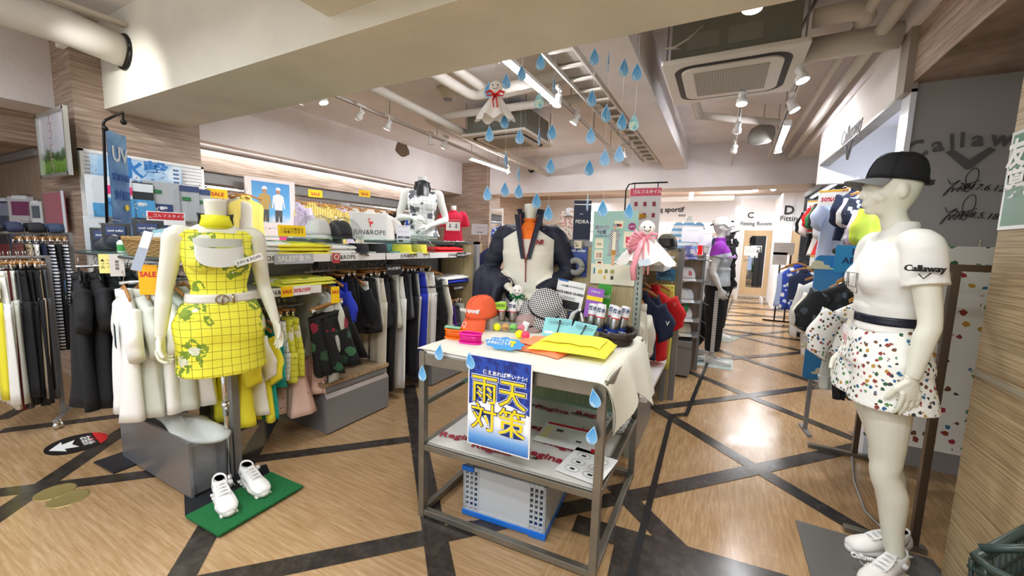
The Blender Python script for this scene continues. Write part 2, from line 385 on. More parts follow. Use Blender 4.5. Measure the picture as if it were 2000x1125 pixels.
# hole knocked in the plaster, marks
mb = MB()
c = aX(786, 290, -5.675); n = 14
mb.add([(c.x, c.y+.19*math.cos(2*PI*i/n)*(1+.2*math.sin(5*i)), c.z+.16*math.sin(2*PI*i/n)*(1+.15*math.cos(3*i))) for i in range(n)], [tuple(range(n))[::-1]])
struct(mb.build('trim_25', M('bare_brick_hole', '6b5a48', .95, var=.4, vscale=30)))

# ================================================================ LIGHTS
EM = M('lamp_glow', 'fffaf0', emit=14); EMT = M('tube_glow', 'fdfcff', emit=95); EML = M('led_glow', 'fdfcff', emit=12)
def area(loc, sx, sy, power, rot=(0, 0, 0), col=(.90, .95, 1), up=0):
    l = bpy.data.lights.new('tube_light', 'AREA'); l.shape = 'RECTANGLE'; l.size = sx; l.size_y = sy; l.energy = power; l.color = col
    o = bpy.data.objects.new('tube_light', l); C.objects.link(o); o.location = loc; o.rotation_euler = rot
    if up: area((loc[0], loc[1], loc[2]+.09), sx, sy, power*up, (PI, 0, rot[2]), col)
    return o
def spotl(loc, d, power, ang=100, parent=None):
    l = bpy.data.lights.new('spot_light', 'SPOT'); l.energy = power; l.spot_size = math.radians(ang); l.spot_blend = .9; l.shadow_soft_size = .04; l.color = (1, .99, .97)
    o = bpy.data.objects.new('spot_light', l); C.objects.link(o); o.location = loc; o.rotation_euler = Vector(d).to_track_quat('-Z', 'Y').to_euler(); return o
def spot_lamp(x, y, Z, d, label, on=True, power=38, grp=None, drop=.13):
    """adapter box on the track, slim arm, ribbed can; aimed along d"""
    P = aZ(x, y, Z); d = Vector(d).normalized(); top = Vector((P.x, P.y, P.z+drop+.05))
    t = empty('track_spotlight', top, 0, label, 'spotlight', grp)
    def L(v): return Vector(v)-top
    MB().box((0, 0, .0), (.035, .12, .035)).build('track_adapter', WPLAS, t, bevel=.004)
    MB().cyl((0, 0, -.01), (0, 0, -.07), .009, 8).box((0, 0, -.07), (.06, .02, .012)).build('arm', WPLAS, t)
    c = Vector((0, 0, -.09)); m = MB(); a = c-d*.035; b = c+d*.075
    m.tube([a, a+d*.005, c+d*.02, c+d*.035, b], [.022, .028, .03, .042, .047], 18, 0)
    for k in range(3): m.tube([a+d*(.008+.009*k), a+d*(.011+.009*k)], .032, 14, 0)
    m.build('lamp_can', WPLAS, t, True)
    if on:
        MB().cyl(b-d*.002, b+d*.003, .042, 20).build('lamp_face', EM, t)
        spotl(top+b+d*.02, d, power)
    else: MB().cyl(b-d*.002, b+d*.003, .04, 20).build('lamp_face', M('lamp_off', 'd9d9dc', .3), t)
    return t
def tube_lamp(a, b, label, power=26, w=.07):
    a, b = Vector(a), Vector(b); c = (a+b)/2; L = (b-a).length; ang = math.atan2((b-a).y, (b-a).x)
    t = empty('fluorescent_lamp', c, ang, label, 'ceiling lamp')
    MB().box((0, 0, .03), (L, w, .035)).box((-L/2, 0, .012), (.02, w, .05)).box((L/2, 0, .012), (.02, w, .05)).build('housing', WPLAS, t, bevel=.004)
    MB().cyl((-L/2+.01, 0, 0), (L/2-.01, 0, 0), .017, 12).build('tube', EMT, t)
    return t
spotl((-4.15, .75, 3.0), (-.35, 1, -.55), 40, 80)
w = bpy.data.worlds.new('world'); bpy.context.scene.world = w; w.use_nodes = True
w.node_tree.nodes['Background'].inputs[0].default_value = (.84, .91, 1, 1); w.node_tree.nodes['Background'].inputs[1].default_value = .95
tube_lamp((-1.645, 2.7, 2.93), (-1.645, 3.93, 2.93), 'long lit fluorescent tube hanging left of the cable ladder', 34)
tube_lamp((-4.02, 5.95, 2.93), (-3.98, 7.3, 2.93), 'lit fluorescent tube at the far end of the left lighting track', 30)
tube_lamp((.49, 5.1, 2.8), (.53, 6.3, 2.8), 'lit fluorescent tube on the right track beyond the big air conditioner', 30)
# more of the shop's ceiling tubes, over and behind the viewer
for i, (x, y) in enumerate(((-3.4, 0.2), (-1.2, -.4), (0.3, .2), (-3.4, -2), (-1.0, -2))):
    a = area((x, y, 2.68 if -2.05 < x < 1 else 2.95), 1.2, .12, 25, up=0 if -2.05 < x < 1 else .25)
# tubes in the rooms beyond and inside the soffits
for x, y in ((-3.2, 10.2), (-1, 10.2), (1, 10.5), (-4.5, 12.5), (-2, 13), (1.6, 12.5), (0, 14)): area((x, y, 2.95), 1.2, .2, 55, up=.3)
area((-5.85, 5.0, 2.605), .05, 5.0, 15, (0, PI, 0)).rotation_euler = (0, math.radians(35), 0)
area((-6.15, 5.0, 2.12), .05, 4.8, 14)
area((1.75, 5.1, 2.55), .06, 2.4, 26, (0, math.radians(-30), 0), (.85, .92, 1))
area((1.5, 5.1, 2.4), .5, 2.4, 20)
# ================================================================ MANNEQUINS
SKIN = M('mannequin_cream', 'e4e4d4', .42, coat=.15)
SKING = M('mannequin_grey_white', 'd8d6d2', .5)
FEM = [(.84, .150, .098, .010), (.90, .166, .108, .012), (.96, .170, .110, .012), (1.03, .150, .098, .006), (1.10, .124, .084, 0), (1.14, .119, .080, 0), (1.20, .126, .086, -.002),
       (1.27, .142, .098, -.008), (1.32, .150, .106, -.012), (1.37, .152, .098, -.008), (1.42, .158, .084, 0), (1.455, .150, .072, .006), (1.485, .105, .060, .010), (1.505, .066, .052, .012), (1.53, .052, .050, .010)]
MAL = [(.84, .160, .110, .005), (.90, .172, .118, .005), (.98, .168, .112, .002), (1.08, .152, .102, 0), (1.16, .152, .104, 0), (1.24, .166, .112, -.002),
       (1.32, .182, .122, -.006), (1.38, .188, .118, -.002), (1.43, .188, .100, .004), (1.465, .170, .082, .01), (1.49, .115, .070, .012), (1.51, .075, .062, .012), (1.53, .062, .058, .010)]
def tab(T, z):
    if z <= T[0][0]: return T[0][1:]
    for a, b in zip(T, T[1:]):
        if z <= b[0]:
            t = (z-a[0])/(b[0]-a[0]); t = t*t*(3-2*t)*.5+t*.5; return tuple(a[i]+(b[i]-a[i])*t for i in (1, 2, 3))
    return T[-1][1:]
def sup(n, rx, ry, cx, cy, z, e=2.3):
    out = []
    for j in range(n):
        a = 2*PI*j/n; c, s = math.cos(a), math.sin(a)
        out.append((cx+rx*math.copysign(abs(c)**(2/e), c), cy+ry*math.copysign(abs(s)**(2/e), s), z))
    return out
def torso(mb, T, z0, z1, off=0.0, n=36, step=.02, flare=0, mi=0, foff=None):
    rings = []; k = max(2, int((z1-z0)/step))
    for i in range(k+1):
        z = z0+(z1-z0)*i/k; rx, ry, yc = tab(T, z); o = off+(foff(z) if foff else 0)
        rings.append(sup(n, rx+o, ry+o, 0, yc, z))
    mb.loft(rings, mi)
def limb(mb, pts, rad, n=14, mi=0, sub=4):
    """smooth tapered limb through joints"""
    P = [Vector(p) for p in pts]; out = []; rr = []
    for i in range(len(P)-1):
        p0, p1, p2, p3 = P[max(i-1, 0)], P[i], P[i+1], P[min(i+2, len(P)-1)]
        for k in range(sub):
            t = k/sub; out.append(.5*((2*p1)+(p2-p0)*t+(2*p0-5*p1+4*p2-p3)*t*t+(3*p1-p0-3*p2+p3)*t**3)); rr.append(rad[i]+(rad[i+1]-rad[i])*t)
    out.append(P[-1]); rr.append(rad[-1]); mb.tube(out, rr, n, mi)
def hand(mb, w, d, nrm, side, curl=.5, sc=1.0, spread=.12):
    """w wrist, d toward the fingers, nrm the way the palm faces, side +1/-1 puts the thumb on d x nrm side"""
    w, d, nrm = Vector(w), Vector(d).normalized(), Vector(nrm); nrm = (nrm-d*nrm.dot(d)).normalized(); s = d.cross(nrm)*side
    rings = []
    for t, hw, ht in ((-.012, .024, .018), (.01, .027, .016), (.035, .034, .015), (.06, .039, .014), (.082, .039, .012), (.09, .034, .009)):
        c = w+d*t*sc+nrm*.003
        rings.append([c+s*math.cos(2*PI*j/14)*hw*sc+nrm*math.sin(2*PI*j/14)*ht*sc for j in range(14)])
    mb.loft(rings)
    for k, (o, L) in enumerate(((.030, .074), (.010, .082), (-.010, .077), (-.029, .060))):
        b = w+d*(.080-abs(k-1)*.003)*sc+s*o*sc; dd = (d+s*spread*(1.3-k)*.5).normalized(); pts = [b-d*.02*sc]; r = [.0098*sc]; ang = 0; p = b; pts.append(p); r.append(.0098*sc)
        for seg, f in enumerate((.45, .32, .23)):
            ang += curl*(.9+.12*k)*(1 if seg else .7)
            v = dd*math.cos(ang)+nrm*math.sin(ang); p = p+v*L*f*sc; pts.append(p); r.append((.0092-.0012*seg)*sc)
        mb.tube(pts, r, 8)
    b = w+d*.022*sc+s*.022*sc+nrm*.004; v = (d*.75+s*.62+nrm*.30).normalized(); p1 = b+v*.038*sc; v2 = (d*.92+s*.22+nrm*.38).normalized(); p2 = p1+v2*.030*sc; p3 = p2+(v2+nrm*.25).normalized()*.024*sc
    mb.tube([b-v*.015, b, p1, p2, p3], [.013*sc, .014*sc, .0115*sc, .0102*sc, .0082*sc], 9)
def foot(mb, x, y, rz=0, mi=0, sc=1):
    pass
def head(mb, z=1.53, yc=.0, tilt=0):
    """smooth featureless-eyed shop head: skull, brow, nose, mouth, chin, ears; z is the neck base"""
    mb.tube([(0, .012, z-.05), (0, .004, z+.04), (0, -.004, z+.10)], [.058, .047, .052], 20)
    R = []
    for t, rx, fr, bk in ((.055, .030, .072, .035), (.075, .046, .086, .060), (.10, .058, .090, .078), (.13, .068, .088, .092), (.16, .073, .086, .100), (.19, .076, .086, .104), (.215, .075, .085, .102), (.245, .067, .074, .092), (.268, .050, .054, .070), (.283, .024, .026, .036)):
        ring = []
        for j in range(32):
            a = 2*PI*j/32; c, s = math.cos(a), math.sin(a); ring.append((rx*c, (fr if s < 0 else bk)*s, z+t))
        R.append(ring)
    mb.loft(R)
    mb.loft([[(wx*c, -.078-dp, z+t) if False else (wx*math.cos(2*PI*j/8), -.080-dp+.012*math.sin(2*PI*j/8), z+t) for j in range(8)] for t, wx, dp, c in ((.175, .006, .006, 0), (.155, .008, .012, 0), (.132, .012, .021, 0), (.124, .014, .020, 0), (.119, .010, .008, 0))])
    mb.ell((0, -.089, z+.099), (.020, .009, .0055)); mb.ell((0, -.087, z+.089), (.017, .009, .005)); mb.ell((0, -.074, z+.066), (.022, .018, .014))
    for s in (-1, 1):
        mb.ell((s*.030, -.078, z+.178), (.026, .012, .009)); mb.ell((s*.028, -.073, z+.158), (.018, .010, .009))
        mb.ell((s*.074, .012, z+.145), (.010, .018, .032)); mb.ell((s*.040, -.050, z+.12), (.026, .026, .024))
def body(name, T, mat, arms, z0=.84, neck=1.62, legs=None, hd=False, voxel=.0055, hands=True, parent=None, bust=True, heady=0):
    """arms: list of (joint points shoulder..wrist, hand dir, palm normal, side, curl)"""
    mb = MB(); torso(mb, T, z0, 1.53)
    if bust and T is FEM:
        for s in (-1, 1): mb.ell((s*.068, -.078, 1.305), (.062, .052, .062))
    if hd:
        k0 = len(mb.v); head(mb)
        for i in range(k0, len(mb.v)):
            x, y, z = mb.v[i]; mb.v[i] = (x, y+heady*min(1, max(0, (z-1.5)/.12)), z)
    else: mb.loft([sup(24, r, r*.97, 0, y, z, 2) for z, r, y in ((1.48, .06, .012), (1.53, .05, .01), (1.56, .048, .006), (neck-.01, .052, 0), (neck, .050, 0))])
    for pts, *_ in arms:
        k = 1.12 if T is MAL else 1.0
        P = [Vector(p) for p in pts]
        limb(mb, [P[0]+Vector((-.05*math.copysign(1, P[0].x), 0, .0)), P[0], P[0].lerp(P[1], .35), P[1], P[1].lerp(P[2], .3), P[1].lerp(P[2], .75), P[2]], [.05*k, .052*k, .046*k, .036*k, .037*k, .028*k, .0225*k])
    if legs:
        for pts in legs:                # hip, knee, ankle, toe direction point
            P = [Vector(p) for p in pts]
            limb(mb, [P[0]+Vector((0, 0, .05)), P[0], P[0].lerp(P[1], .4), P[1]+Vector((0, 0, .05)), P[1]-Vector((0, 0, .03)), P[1].lerp(P[2], .32)+Vector((0, .012, 0)), P[1].lerp(P[2], .7), P[2]], [.09, .088, .078, .056, .052, .056, .040, .032], 18)
            limb(mb, [P[2]+Vector((0, .02, -.02)), P[2]+Vector((0, .005, -.045)), P[2].lerp(P[3], .5)+Vector((0, 0, -.02)), P[3]], [.032, .034, .034, .026])
    o = remeshed(mb, name, mat, voxel, 7, parent)
    hb = MB()
    for pts, dr, nm, sd, cu in arms:
        hand(hb, pts[2], dr, nm, sd, cu)
    if hands and arms:
        h = remeshed(hb, 'tmp', mat, .0028, 3); 
        import bmesh
        bm = bmesh.new(); bm.from_mesh(o.data); bm.from_mesh(h.data); bm.to_mesh(o.data); bm.free(); bpy.data.objects.remove(h)
        o.data.polygons.foreach_set('use_smooth', [True]*len(o.data.polygons))
    return o
def folds(amp=.004, fx=22, fz=7, seed=0, drape=0):
    def f(co, n):
        a = noise.noise(Vector((co.x*fx*.35+seed, co.y*fx*.35, co.z*fz*.5)))*amp
        a += noise.noise(Vector((co.x*9+co.z*8+seed, co.y*9, co.z*14)))*amp*.8
        if drape: a += math.sin(math.atan2(co.y, co.x)*drape+seed)*amp*.9*max(0, 1-(co.z-.6)*1.2)
        return a
    return f

# ---- woman's torso on a pole stand, yellow checked dress
def dress_mat():
    def f(nt, s, v):
        base = lin('f3ee45')
        wv = nz(nt, v, 3, 1); wx = math_(nt, 'ADD', s[0], math_(nt, 'MULTIPLY', wv, .03)); wz = math_(nt, 'ADD', s[2], math_(nt, 'MULTIPLY', wv, .04))
        g = math_(nt, 'MAXIMUM', stripes(nt, wx, .042, .05), stripes(nt, wz, .042, .055)); c = mixc(nt, g, base, lin('6f6a12'))
        d = vor(nt, v, 6.2, rnd_=.9); w = nz(nt, v, 26, 3)
        e = math_(nt, 'ADD', d, math_(nt, 'MULTIPLY', math_(nt, 'SUBTRACT', w, .5), .32))
        lf = math_(nt, 'MULTIPLY', math_(nt, 'LESS_THAN', e, .40), math_(nt, 'GREATER_THAN', nz(nt, v, 30, 1), .46))
        leafc = mixc(nt, nz(nt, v, 40, 2), lin('3e6a12'), lin('a3b838')); c = mixc(nt, lf, c, leafc)
        fl = math_(nt, 'LESS_THAN', e, .25); petal = mixc(nt, nz(nt, v, 45, 3), lin('b9c492'), lin('fbfbf0'))
        vc = vor(nt, v, 6.2, 'Color', .9); sx = nt.nodes.new('ShaderNodeSeparateColor'); nt.links.new(vc, sx.inputs[0])
        pet2 = mixc(nt, math_(nt, 'GREATER_THAN', sx.outputs[0], .8), petal, leafc)
        return mixc(nt, fl, c, pet2)
    return PM('yellow_floral_windowpane', f, .65)
A = empty('dress_form', (-2.475, 1.20, 0), math.radians(68), 'headless woman mannequin in a yellow floral checked dress with a white belt', 'mannequin')
armsA = [([(-.178, .0, 1.435), (-.232, .02, 1.15), (-.262, -.025, .90)], (-.06, -.12, -1), (.9, -.35, 0), 1, .62),
         ([(.178, .0, 1.435), (.215, .03, 1.16), (.262, -.05, .93)], (.15, -.25, -1), (-.9, -.25, 0), -1, .25)]
dz = .05
b = body('body', FEM, SKIN, armsA, z0=.80, neck=1.635, parent=A); b.location.z = dz
mb = MB()
def ffA(z): return 0 if z > 1.12 else (.012 if z > 1.08 else .030+(1.08-z)*.055)
torso(mb, FEM, .68, 1.455, .011, foff=ffA)
for s in (-1, 1):
    mb.ell((s*.068, -.08, 1.305), (.070, .060, .070)); mb.loft([sup(16, .045, .062, s*x, .004, z, 2) for x, z in ((.10, 1.47), (.13, 1.455), (.155, 1.43))])
mb.loft([sup(24, rx, ry, 0, y, z, 2) for z, rx, ry, y in ((1.44, .12, .07, .008), (1.475, .085, .062, .01), (1.50, .068, .058, .008), (1.525, .064, .058, .006))])
dr = remeshed(mb, 'dress', dress_mat(), .006, 5, A, folds(.006, 20, 6, 3)); dr.location.z = dz
sd = MB(); torso(sd, FEM, 1.09, 1.135, .034, 40, .01)
bl = sd.build('belt', M('white_belt', 'e2dfd8', .45), A, True); bl.location.z = dz-.01
m = MB(); fy = -.122
m.tube([(.028*math.cos(a)+.0, fy-.004, 1.112+.028*math.sin(a)*.85) for a in [2*PI*i/20 for i in range(21)]], .004, 6)
m.bb((-.004, fy-.01, 1.085), (.004, fy, 1.138)); m.bb((.045, fy-.006, 1.09), (.056, fy+.012, 1.136))
q = m.build('buckle', M('belt_buckle', 'b9ab8c', .25, .9), bl, True)
mb = MB(); mb.loft([sup(24, r, r, 0, .004, z, 2) for z, r in ((1.48, .076), (1.50, .066), (1.54, .060), (1.55, .064), (1.535, .067), (1.49, .082))])
mb.build('inner_collar', M('fluo_yellow_shirt', 'f4f22a', .6), A, True).location.z = dz
mb = MB(); mb.loft([[(r*math.cos(a), .01+r*math.sin(a), z) for a in [PI*(-.12)+PI*1.24*j/14 for j in range(15)]] for z, r in ((1.485, .083), (1.53, .078), (1.56, .083))], 0, False, False)
mb.build('collar_band', M('black_collar', '1c1c1e', .6), A, True).location.z = dz
m = MB(); m.cyl((0, .01, .06), (0, .01, .90), .011, 12); m.cyl((0, .01, .45), (0, .01, .80), .015, 12); m.cyl((0, .01, .50), (0, .01, .53), .02, 12); m.cyl((.0, .01, .515), (.0, -.05, .515), .006, 8).cyl((0, -.045, .515), (0, -.06, .515), .011, 10)
m.lathe([(.03, .012), (.03, .02), (.014, .05), (.011, .09)], 16); m.build('pole', CHROME, A, True)
MB().box((0, 0, .006), (.42, .30, .012)).build('base_plate', M('black_glass_base', '24262a', .12), A, bevel=.003)
# visor in a bag on the chest
V = empty('visor', A.matrix_basis @ Vector((.0, -.115, 1.43)), math.radians(68), 'white sun visor in a clear bag hung round the mannequin neck', 'visor')
m = MB()
n = 25
def brim(m, w, dep, z0, drop, yoff=0, t=.004, mi=0):
    R = []
    for i in range(n):
        a = PI*i/(n-1); R.append([(w*math.cos(a)*k, yoff-dep*math.sin(a)*k*.35-.02*k, z0-drop*math.sin(a)**.7*k) for k in (1.0, .8, .6, .4)])
    m.loft([[(x, y, z) for x, y, z in r] for r in R], mi, False, False); m.loft([[(x, y+t, z) for x, y, z in r] for r in R], mi, False, False)
BR = []
for i in range(19):
    a = PI*i/18; x = .105*math.cos(a); zt = .015-.02*math.sin(a); zb = -.02-.085*(math.sin(a)**.55)
    BR.append([(x, -.03-.03*math.sin(a)+.012*k, zt+(zb-zt)*k) for k in (0, .33, .66, 1)])
m.loft(BR, 0, False, False); m.loft([[(x, y+.004, z) for x, y, z in r] for r in BR], 0, False, False)
m.build('brim', M('white_visor', 'eceeea', .5), V, True)
m = MB(); m.loft([[(.108*math.cos(a), -.045+.085-.105*math.sin(a)*.62, z) for a in [-.3+(PI+.6)*j/20 for j in range(21)]] for z in (.0, .045)], 0, False, False)
m.build('headband', M('visor_band', 'c9cac2', .6), V, True)
m = MB(); G = []
for i in range(15):
    u = -1+2*i/14; G.append([(.135*u, -.075-.03*(1-u*u)+.008*noise.noise(Vector((u*4, k*3, 1))), .085-.22*k+.0*u) for k in [j/10 for j in range(11)]])
m.loft(G, 0, False, False); m.build('plastic_bag', POLY, V, True)
t = MB().box((0, 0, 0), (.13, .002, .035)).build('name_strip', PAPER, V, loc=(.125, -.055, -.065)); t.rotation_euler = (0, -.35, 0)
text('lettering', 'JUN & ROPE', .022, INK, t, (0, -.002, 0))

# golf shoes on the green mat
def shoe(parent_loc, rz, label, grp=None, base='f1f1ef', accent='b9b9b9', logo=None, name='golf_shoe', dial=True, par=None):
    S = empty(name, parent_loc, rz, label, 'shoe' if label else None, grp) if label else empty(name, parent_loc, rz)
    if par: S.parent = par
    mb = MB(); P = []
    # toe points to -y, length .28
    for y, hw, h, zc in ((.135, .020, .035, .055), (.128, .032, .045, .062), (.10, .037, .045, .062), (.06, .037, .042, .058), (.02, .037, .040, .055), (-.02, .041, .036, .052), (-.06, .047, .031, .046), (-.10, .048, .026, .041), (-.13, .040, .021, .037), (-.148, .024, .014, .032)):
        P.append([(hw*math.cos(a)*(1 if abs(math.cos(a)) < .8 else 1), y, max(.018, zc+h*math.sin(a))) for a in [2*PI*j/20 for j in range(20)]])
    mb.loft(P)
    for z, hw, y0, y1 in ((.085, .034, .132, .03), (.10, .031, .13, .045)):
        pass
    mb.loft([[(hw*math.cos(a), .085+.05*math.sin(a)*k, z+.012*math.sin(a)) for a in [2*PI*j/20 for j in range(20)]] for z, hw, k in ((.06, .038, 1), (.09, .036, .95), (.108, .034, .9), (.112, .031, .85), (.098, .026, .72), (.078, .024, .68))])
    up = mb.build('upper', M('shoe_white_'+base, base, .45, bump=.1, bscale=200), S, True)
    so = MB(); n = 26; out = []
    for i in range(n):
        a = 2*PI*i/n; c, s_ = math.cos(a), math.sin(a); y = -.008+.148*s_ ; w_ = .050 if y < -.02 else .041
        out.append((w_*math.copysign(abs(c)**.8, c), -y if False else y))
    so.loft([[(x*1.0, y, z) for x, y in out] for z in (.008, .03)])
    for k in range(7):
        for s_ in (-1, 1): so.box((s_*.03, -.12+.04*k, .005), (.02, .024, .010))
    so.build('sole', M('shoe_sole', 'e6e4de', .5), S, True)
    tg = MB(); tg.loft([[(x*hw, y, z+.0*x) for x in (-1, -.5, 0, .5, 1)] for y, z, hw in ((.04, .118, .018), (.02, .104, .022), (-.01, .095, .026), (-.04, .084, .026), (-.06, .077, .022))], 0, False, False)
    tg.build('tongue', M('shoe_tongue_'+base, 'dcdcda', .5), S, True)
    lc = MB()
    for k in range(4): lc.tube([(-.026, .025-.024*k, .098-.007*k), (0, .02-.024*k, .110-.008*k), (.026, .025-.024*k, .098-.007*k)], .0028, 6)
    lc.build('laces', M('shoe_lace', accent, .5), S, True)
    if dial: MB().cyl((.036, .05, .085), (.050, .05, .088), .013, 14).cyl((.050, .05, .088), (.054, .05, .0885), .009, 14).build('lace_dial', M('shoe_dial', 'd8d8d8', .3), S, True)
    MB().loft([[(hw*math.cos(a), .088+.036*math.sin(a), .113) for a in [2*PI*j/20 for j in range(20)]] for hw in (.022, .012)], 0, True).build('collar_lining', M('shoe_lining', '8f8f8d', .9), S, True)
    if logo: text('logo', logo, .035, M('shoe_logo', '101012', .5), S, (.046, -.015, .05), (PI/2, 0, PI/2), .002, bold=.03)
    return S
mt = MB().box((0, 0, .006), (.30, .46, .012)); G = mt.build('artificial_turf_mat', M('green_turf', '157a3e', .95, bump=.8, bscale=400, var=.3, vscale=90)); G.location = (-2.245, 1.175, .012); G.rotation_euler.z = .03
tag(G, 'green artificial turf mat under the white golf shoes', 'mat')
shoe((-2.32, 1.09, .024), math.radians(74), 'left-hand white golf shoe with a dial on the green mat')['label'] = 'white golf shoe nearer the metal gondola end on the green mat'
shoe((-2.33, 1.255, .024), math.radians(82), 'white golf shoe on the green mat, the one nearer the yellow clothes')
def cap(loc, rz, cols, label=None, grp=None, par=None, logo=None, lcol=None, rot=None, sc=1, visor=False, name='cap', cat='cap', brimtilt=.25, lsize=.022, strap=True):
    crown, brimc = cols; S = empty(name, loc, rz, label, cat, grp) if label else empty(name, loc, rz)
    if par: S.parent = par
    if rot: S.rotation_euler = rot
    S.scale = (sc,)*3
    m = MB(); R = []
    for i in range(9):
        a = PI/2*i/8*.97; z = .118*math.sin(a)**.9; k = math.cos(a)**.62
        if visor and i > 3: break
        R.append([(.086*k*math.cos(t), .101*k*math.sin(t)+.004*(1-k), z) for t in [2*PI*j/36 for j in range(36)]])
    m.loft(R, 0, False) if visor else m.loft(R, 0)
    if visor: m.loft([[(x*.97, y*.97, z) for x, y, z in r] for r in R], 0, False)
    for j in range(6):
        if visor: break
        t = 2*PI*j/6+PI/6; m.tube([(.087*math.cos(a)**.62*math.cos(t), .102*math.cos(a)**.62*math.sin(t), .119*math.sin(a)**.9+.0005) for a in [PI/2*i/8*.97 for i in range(9)]], .0011, 4)
    m.build('crown', crown, S, True)
    b = MB(); T = []
    for i in range(17):
        u = -1+2*i/16; a = u*1.12; row = []
        for k in range(6):
            q = k/5; x = .086*math.sin(a)*(1+.05*q); y = -.101*math.cos(a)-q*.072*math.cos(u*1.35)**.6; z = .004-q*brimtilt*.075-.018*u*u*(.3+q)
            row.append((x, y, z))
        T.append(row)
    n0 = len(T[0]); full = [r+[(x, y, z-.003) for x, y, z in r[::-1]] for r in T]; b.loft(full); b.build('brim', brimc, S, True)
    if not visor:
        MB().ell((0, .004, .117), (.009, .009, .005)).build('button', crown, S, True)
    if strap: MB().loft([[(.088*math.sin(a), .103*math.cos(a), z) for a in [-.7+1.4*j/10 for j in range(11)]] for z in (.002, .02)], 0, False, False).box((.0, .112, .008), (.03, .016, .02)).build('strap', M('cap_strap', '2a2a2c', .6), S, True)
    if logo: text('logo', logo, lsize, lcol or WPLAS, S, (0, -.094, .052), (PI/2-.28, 0, 0), .003, bold=.03)
    return S

def sleeve(mb, pts, r, n=16): limb(mb, pts, r, n)
# ---- tall woman mannequin in white shirt and printed shorts, on the right
CP = floral_m('multicolour_motif_print', 'f3f3ee', ['2f5d3a', '8a3a2c', '3f6f98', 'b98f3a', '30343a', '5b8a55', '9c2f38', '6b4a2e', '2a5f8a', '3a3a3e'], 46, .36)
Cm = empty('mannequin', (.700, 2.44, 0), math.radians(-82), 'full-length woman mannequin in white shirt, patterned shorts and black cap', 'mannequin')
Cm.scale = (1.06,)*3
armsC = [([(-.178, .0, 1.435), (-.225, .0, 1.16), (-.215, -.05, .93)], (.0, -.1, -1), (1, 0, 0), 1, .3),
         ([(.178, .0, 1.435), (.232, .030, 1.165), (.238, .0, .935)], (.0, .02, -1), (-1, -.3, 0), -1, .22)]
legsC = [[(-.088, .01, .86), (-.085, .095, .49), (-.088, .185, .10), (-.055, .085, .03)], [(.088, .0, .86), (.085, .030, .49), (.088, .105, .10), (.160, .028, .03)]]
body('body', FEM, SKIN, armsC, legs=legsC, hd=True, parent=Cm, heady=-.045)
mb = MB(); torso(mb, FEM, 1.085, 1.46, .016, foff=lambda z: .006 if z < 1.2 else 0)
for s in (-1, 1):
    mb.ell((s*.066, -.078, 1.305), (.075, .064, .078)); a = armsC[0 if s < 0 else 1][0]; S0, E0 = Vector(a[0]), Vector(a[1])
    limb(mb, [S0+Vector((-s*.07, 0, .02)), S0+Vector((0, 0, .012)), S0.lerp(E0, .3), S0.lerp(E0, .52)], [.06, .066, .068, .072], 20)
mb.loft([sup(24, rx, ry, 0, y, z, 2) for z, rx, ry, y in ((1.44, .13, .08, .008), (1.48, .098, .066, .01), (1.52, .064, .060, .008), (1.555, .060, .057, .006))])
sh = remeshed(mb, 'shirt', M('white_knit', 'eeeeea', .75), .0065, 5, Cm, folds(.0045, 16, 9, 8))
text('logo', 'Callaway', .034, INK, sh, (.276, -.03, 1.365), (PI/2-.05, 0, PI/2), .004, bold=.01)
MB().tube([(.279, -.047, 1.345), (.279, -.032, 1.328), (.279, -.012, 1.35)], .0022, 5).build('emblem', INK, sh)
m = MB()
for dx, w_, h_ in ((.045, .05, .085), (.045, .036, .06), (-.02, .03, .045)):
    m.tube([(dx-w_, -.155, 1.33-h_), (dx-w_, -.158, 1.33), (dx+w_, -.158, 1.33), (dx+w_, -.155, 1.33-h_), (dx-w_, -.155, 1.33-h_)], .0016, 5)
m.build('line_print', INK, sh)
mb = MB(); torso(mb, FEM, .93, 1.155, .012, foff=lambda z: .006+(1.15-z)*.07)
for s in (-1, 1): mb.loft([sup(24, .098+.01*k, .120+.007*k, s*.092, .004*k, .96-.046*k, 2.2) for k in range(5)])
remeshed(mb, 'shorts', CP, .0065, 4, Cm, folds(.004, 16, 6, 5))
bm_ = MB(); torso(bm_, FEM, 1.118, 1.155, .026, 40, .012); bl = bm_.build('belt', M('navy_belt', '15182a', .4), Cm, True)
MB().box((-.03, -.118, 1.136), (.045, .008, .044)).build('buckle', M('white_buckle', 'd8d4c8', .4), bl)
MB().box((.02, -.150, 1.06), (.04, .002, .075), r=(.1, .25, 0)).box((.03, -.151, 1.04), (.035, .002, .035), 1, r=(.1, .25, 0)).build('price_tag', [PAPER, M('tag_pink', 'e6b9b9', .6)], Cm)
cap((0, -.033, 1.722), 0, (M('black_cloth', '0f1014', .8), M('grey_brim', '76787a', .6)), par=Cm, sc=1.02, rot=(-.12, 0, 0))
hat = Cm.children[-1]
t = text('logo', 'Callaway', .028, WPLAS, hat, (.087, .0, .055), (PI/2-.2, 0, PI/2), .006, bold=.01)
MB().tube([(.092, -.016, .036), (.094, 0, .022), (.092, .016, .038)], .002, 5).build('emblem', WPLAS, hat)
for sx_, sy_, sr_ in ((-.064, .119, .35), (.136, .054, .75)): shoe((sx_, sy_, 0), sr_, None, par=Cm, base='eceae6', accent='d6d3cc')
DB = MB().box((0, 0, .004), (.56, .58, .008)).build('floor_board', M('grey_base_plate', '5c5a56', .45)); DB.location = (.76, 2.30, .0); tag(DB, 'flat dark grey board on the floor under the tall woman mannequin', 'floor board')

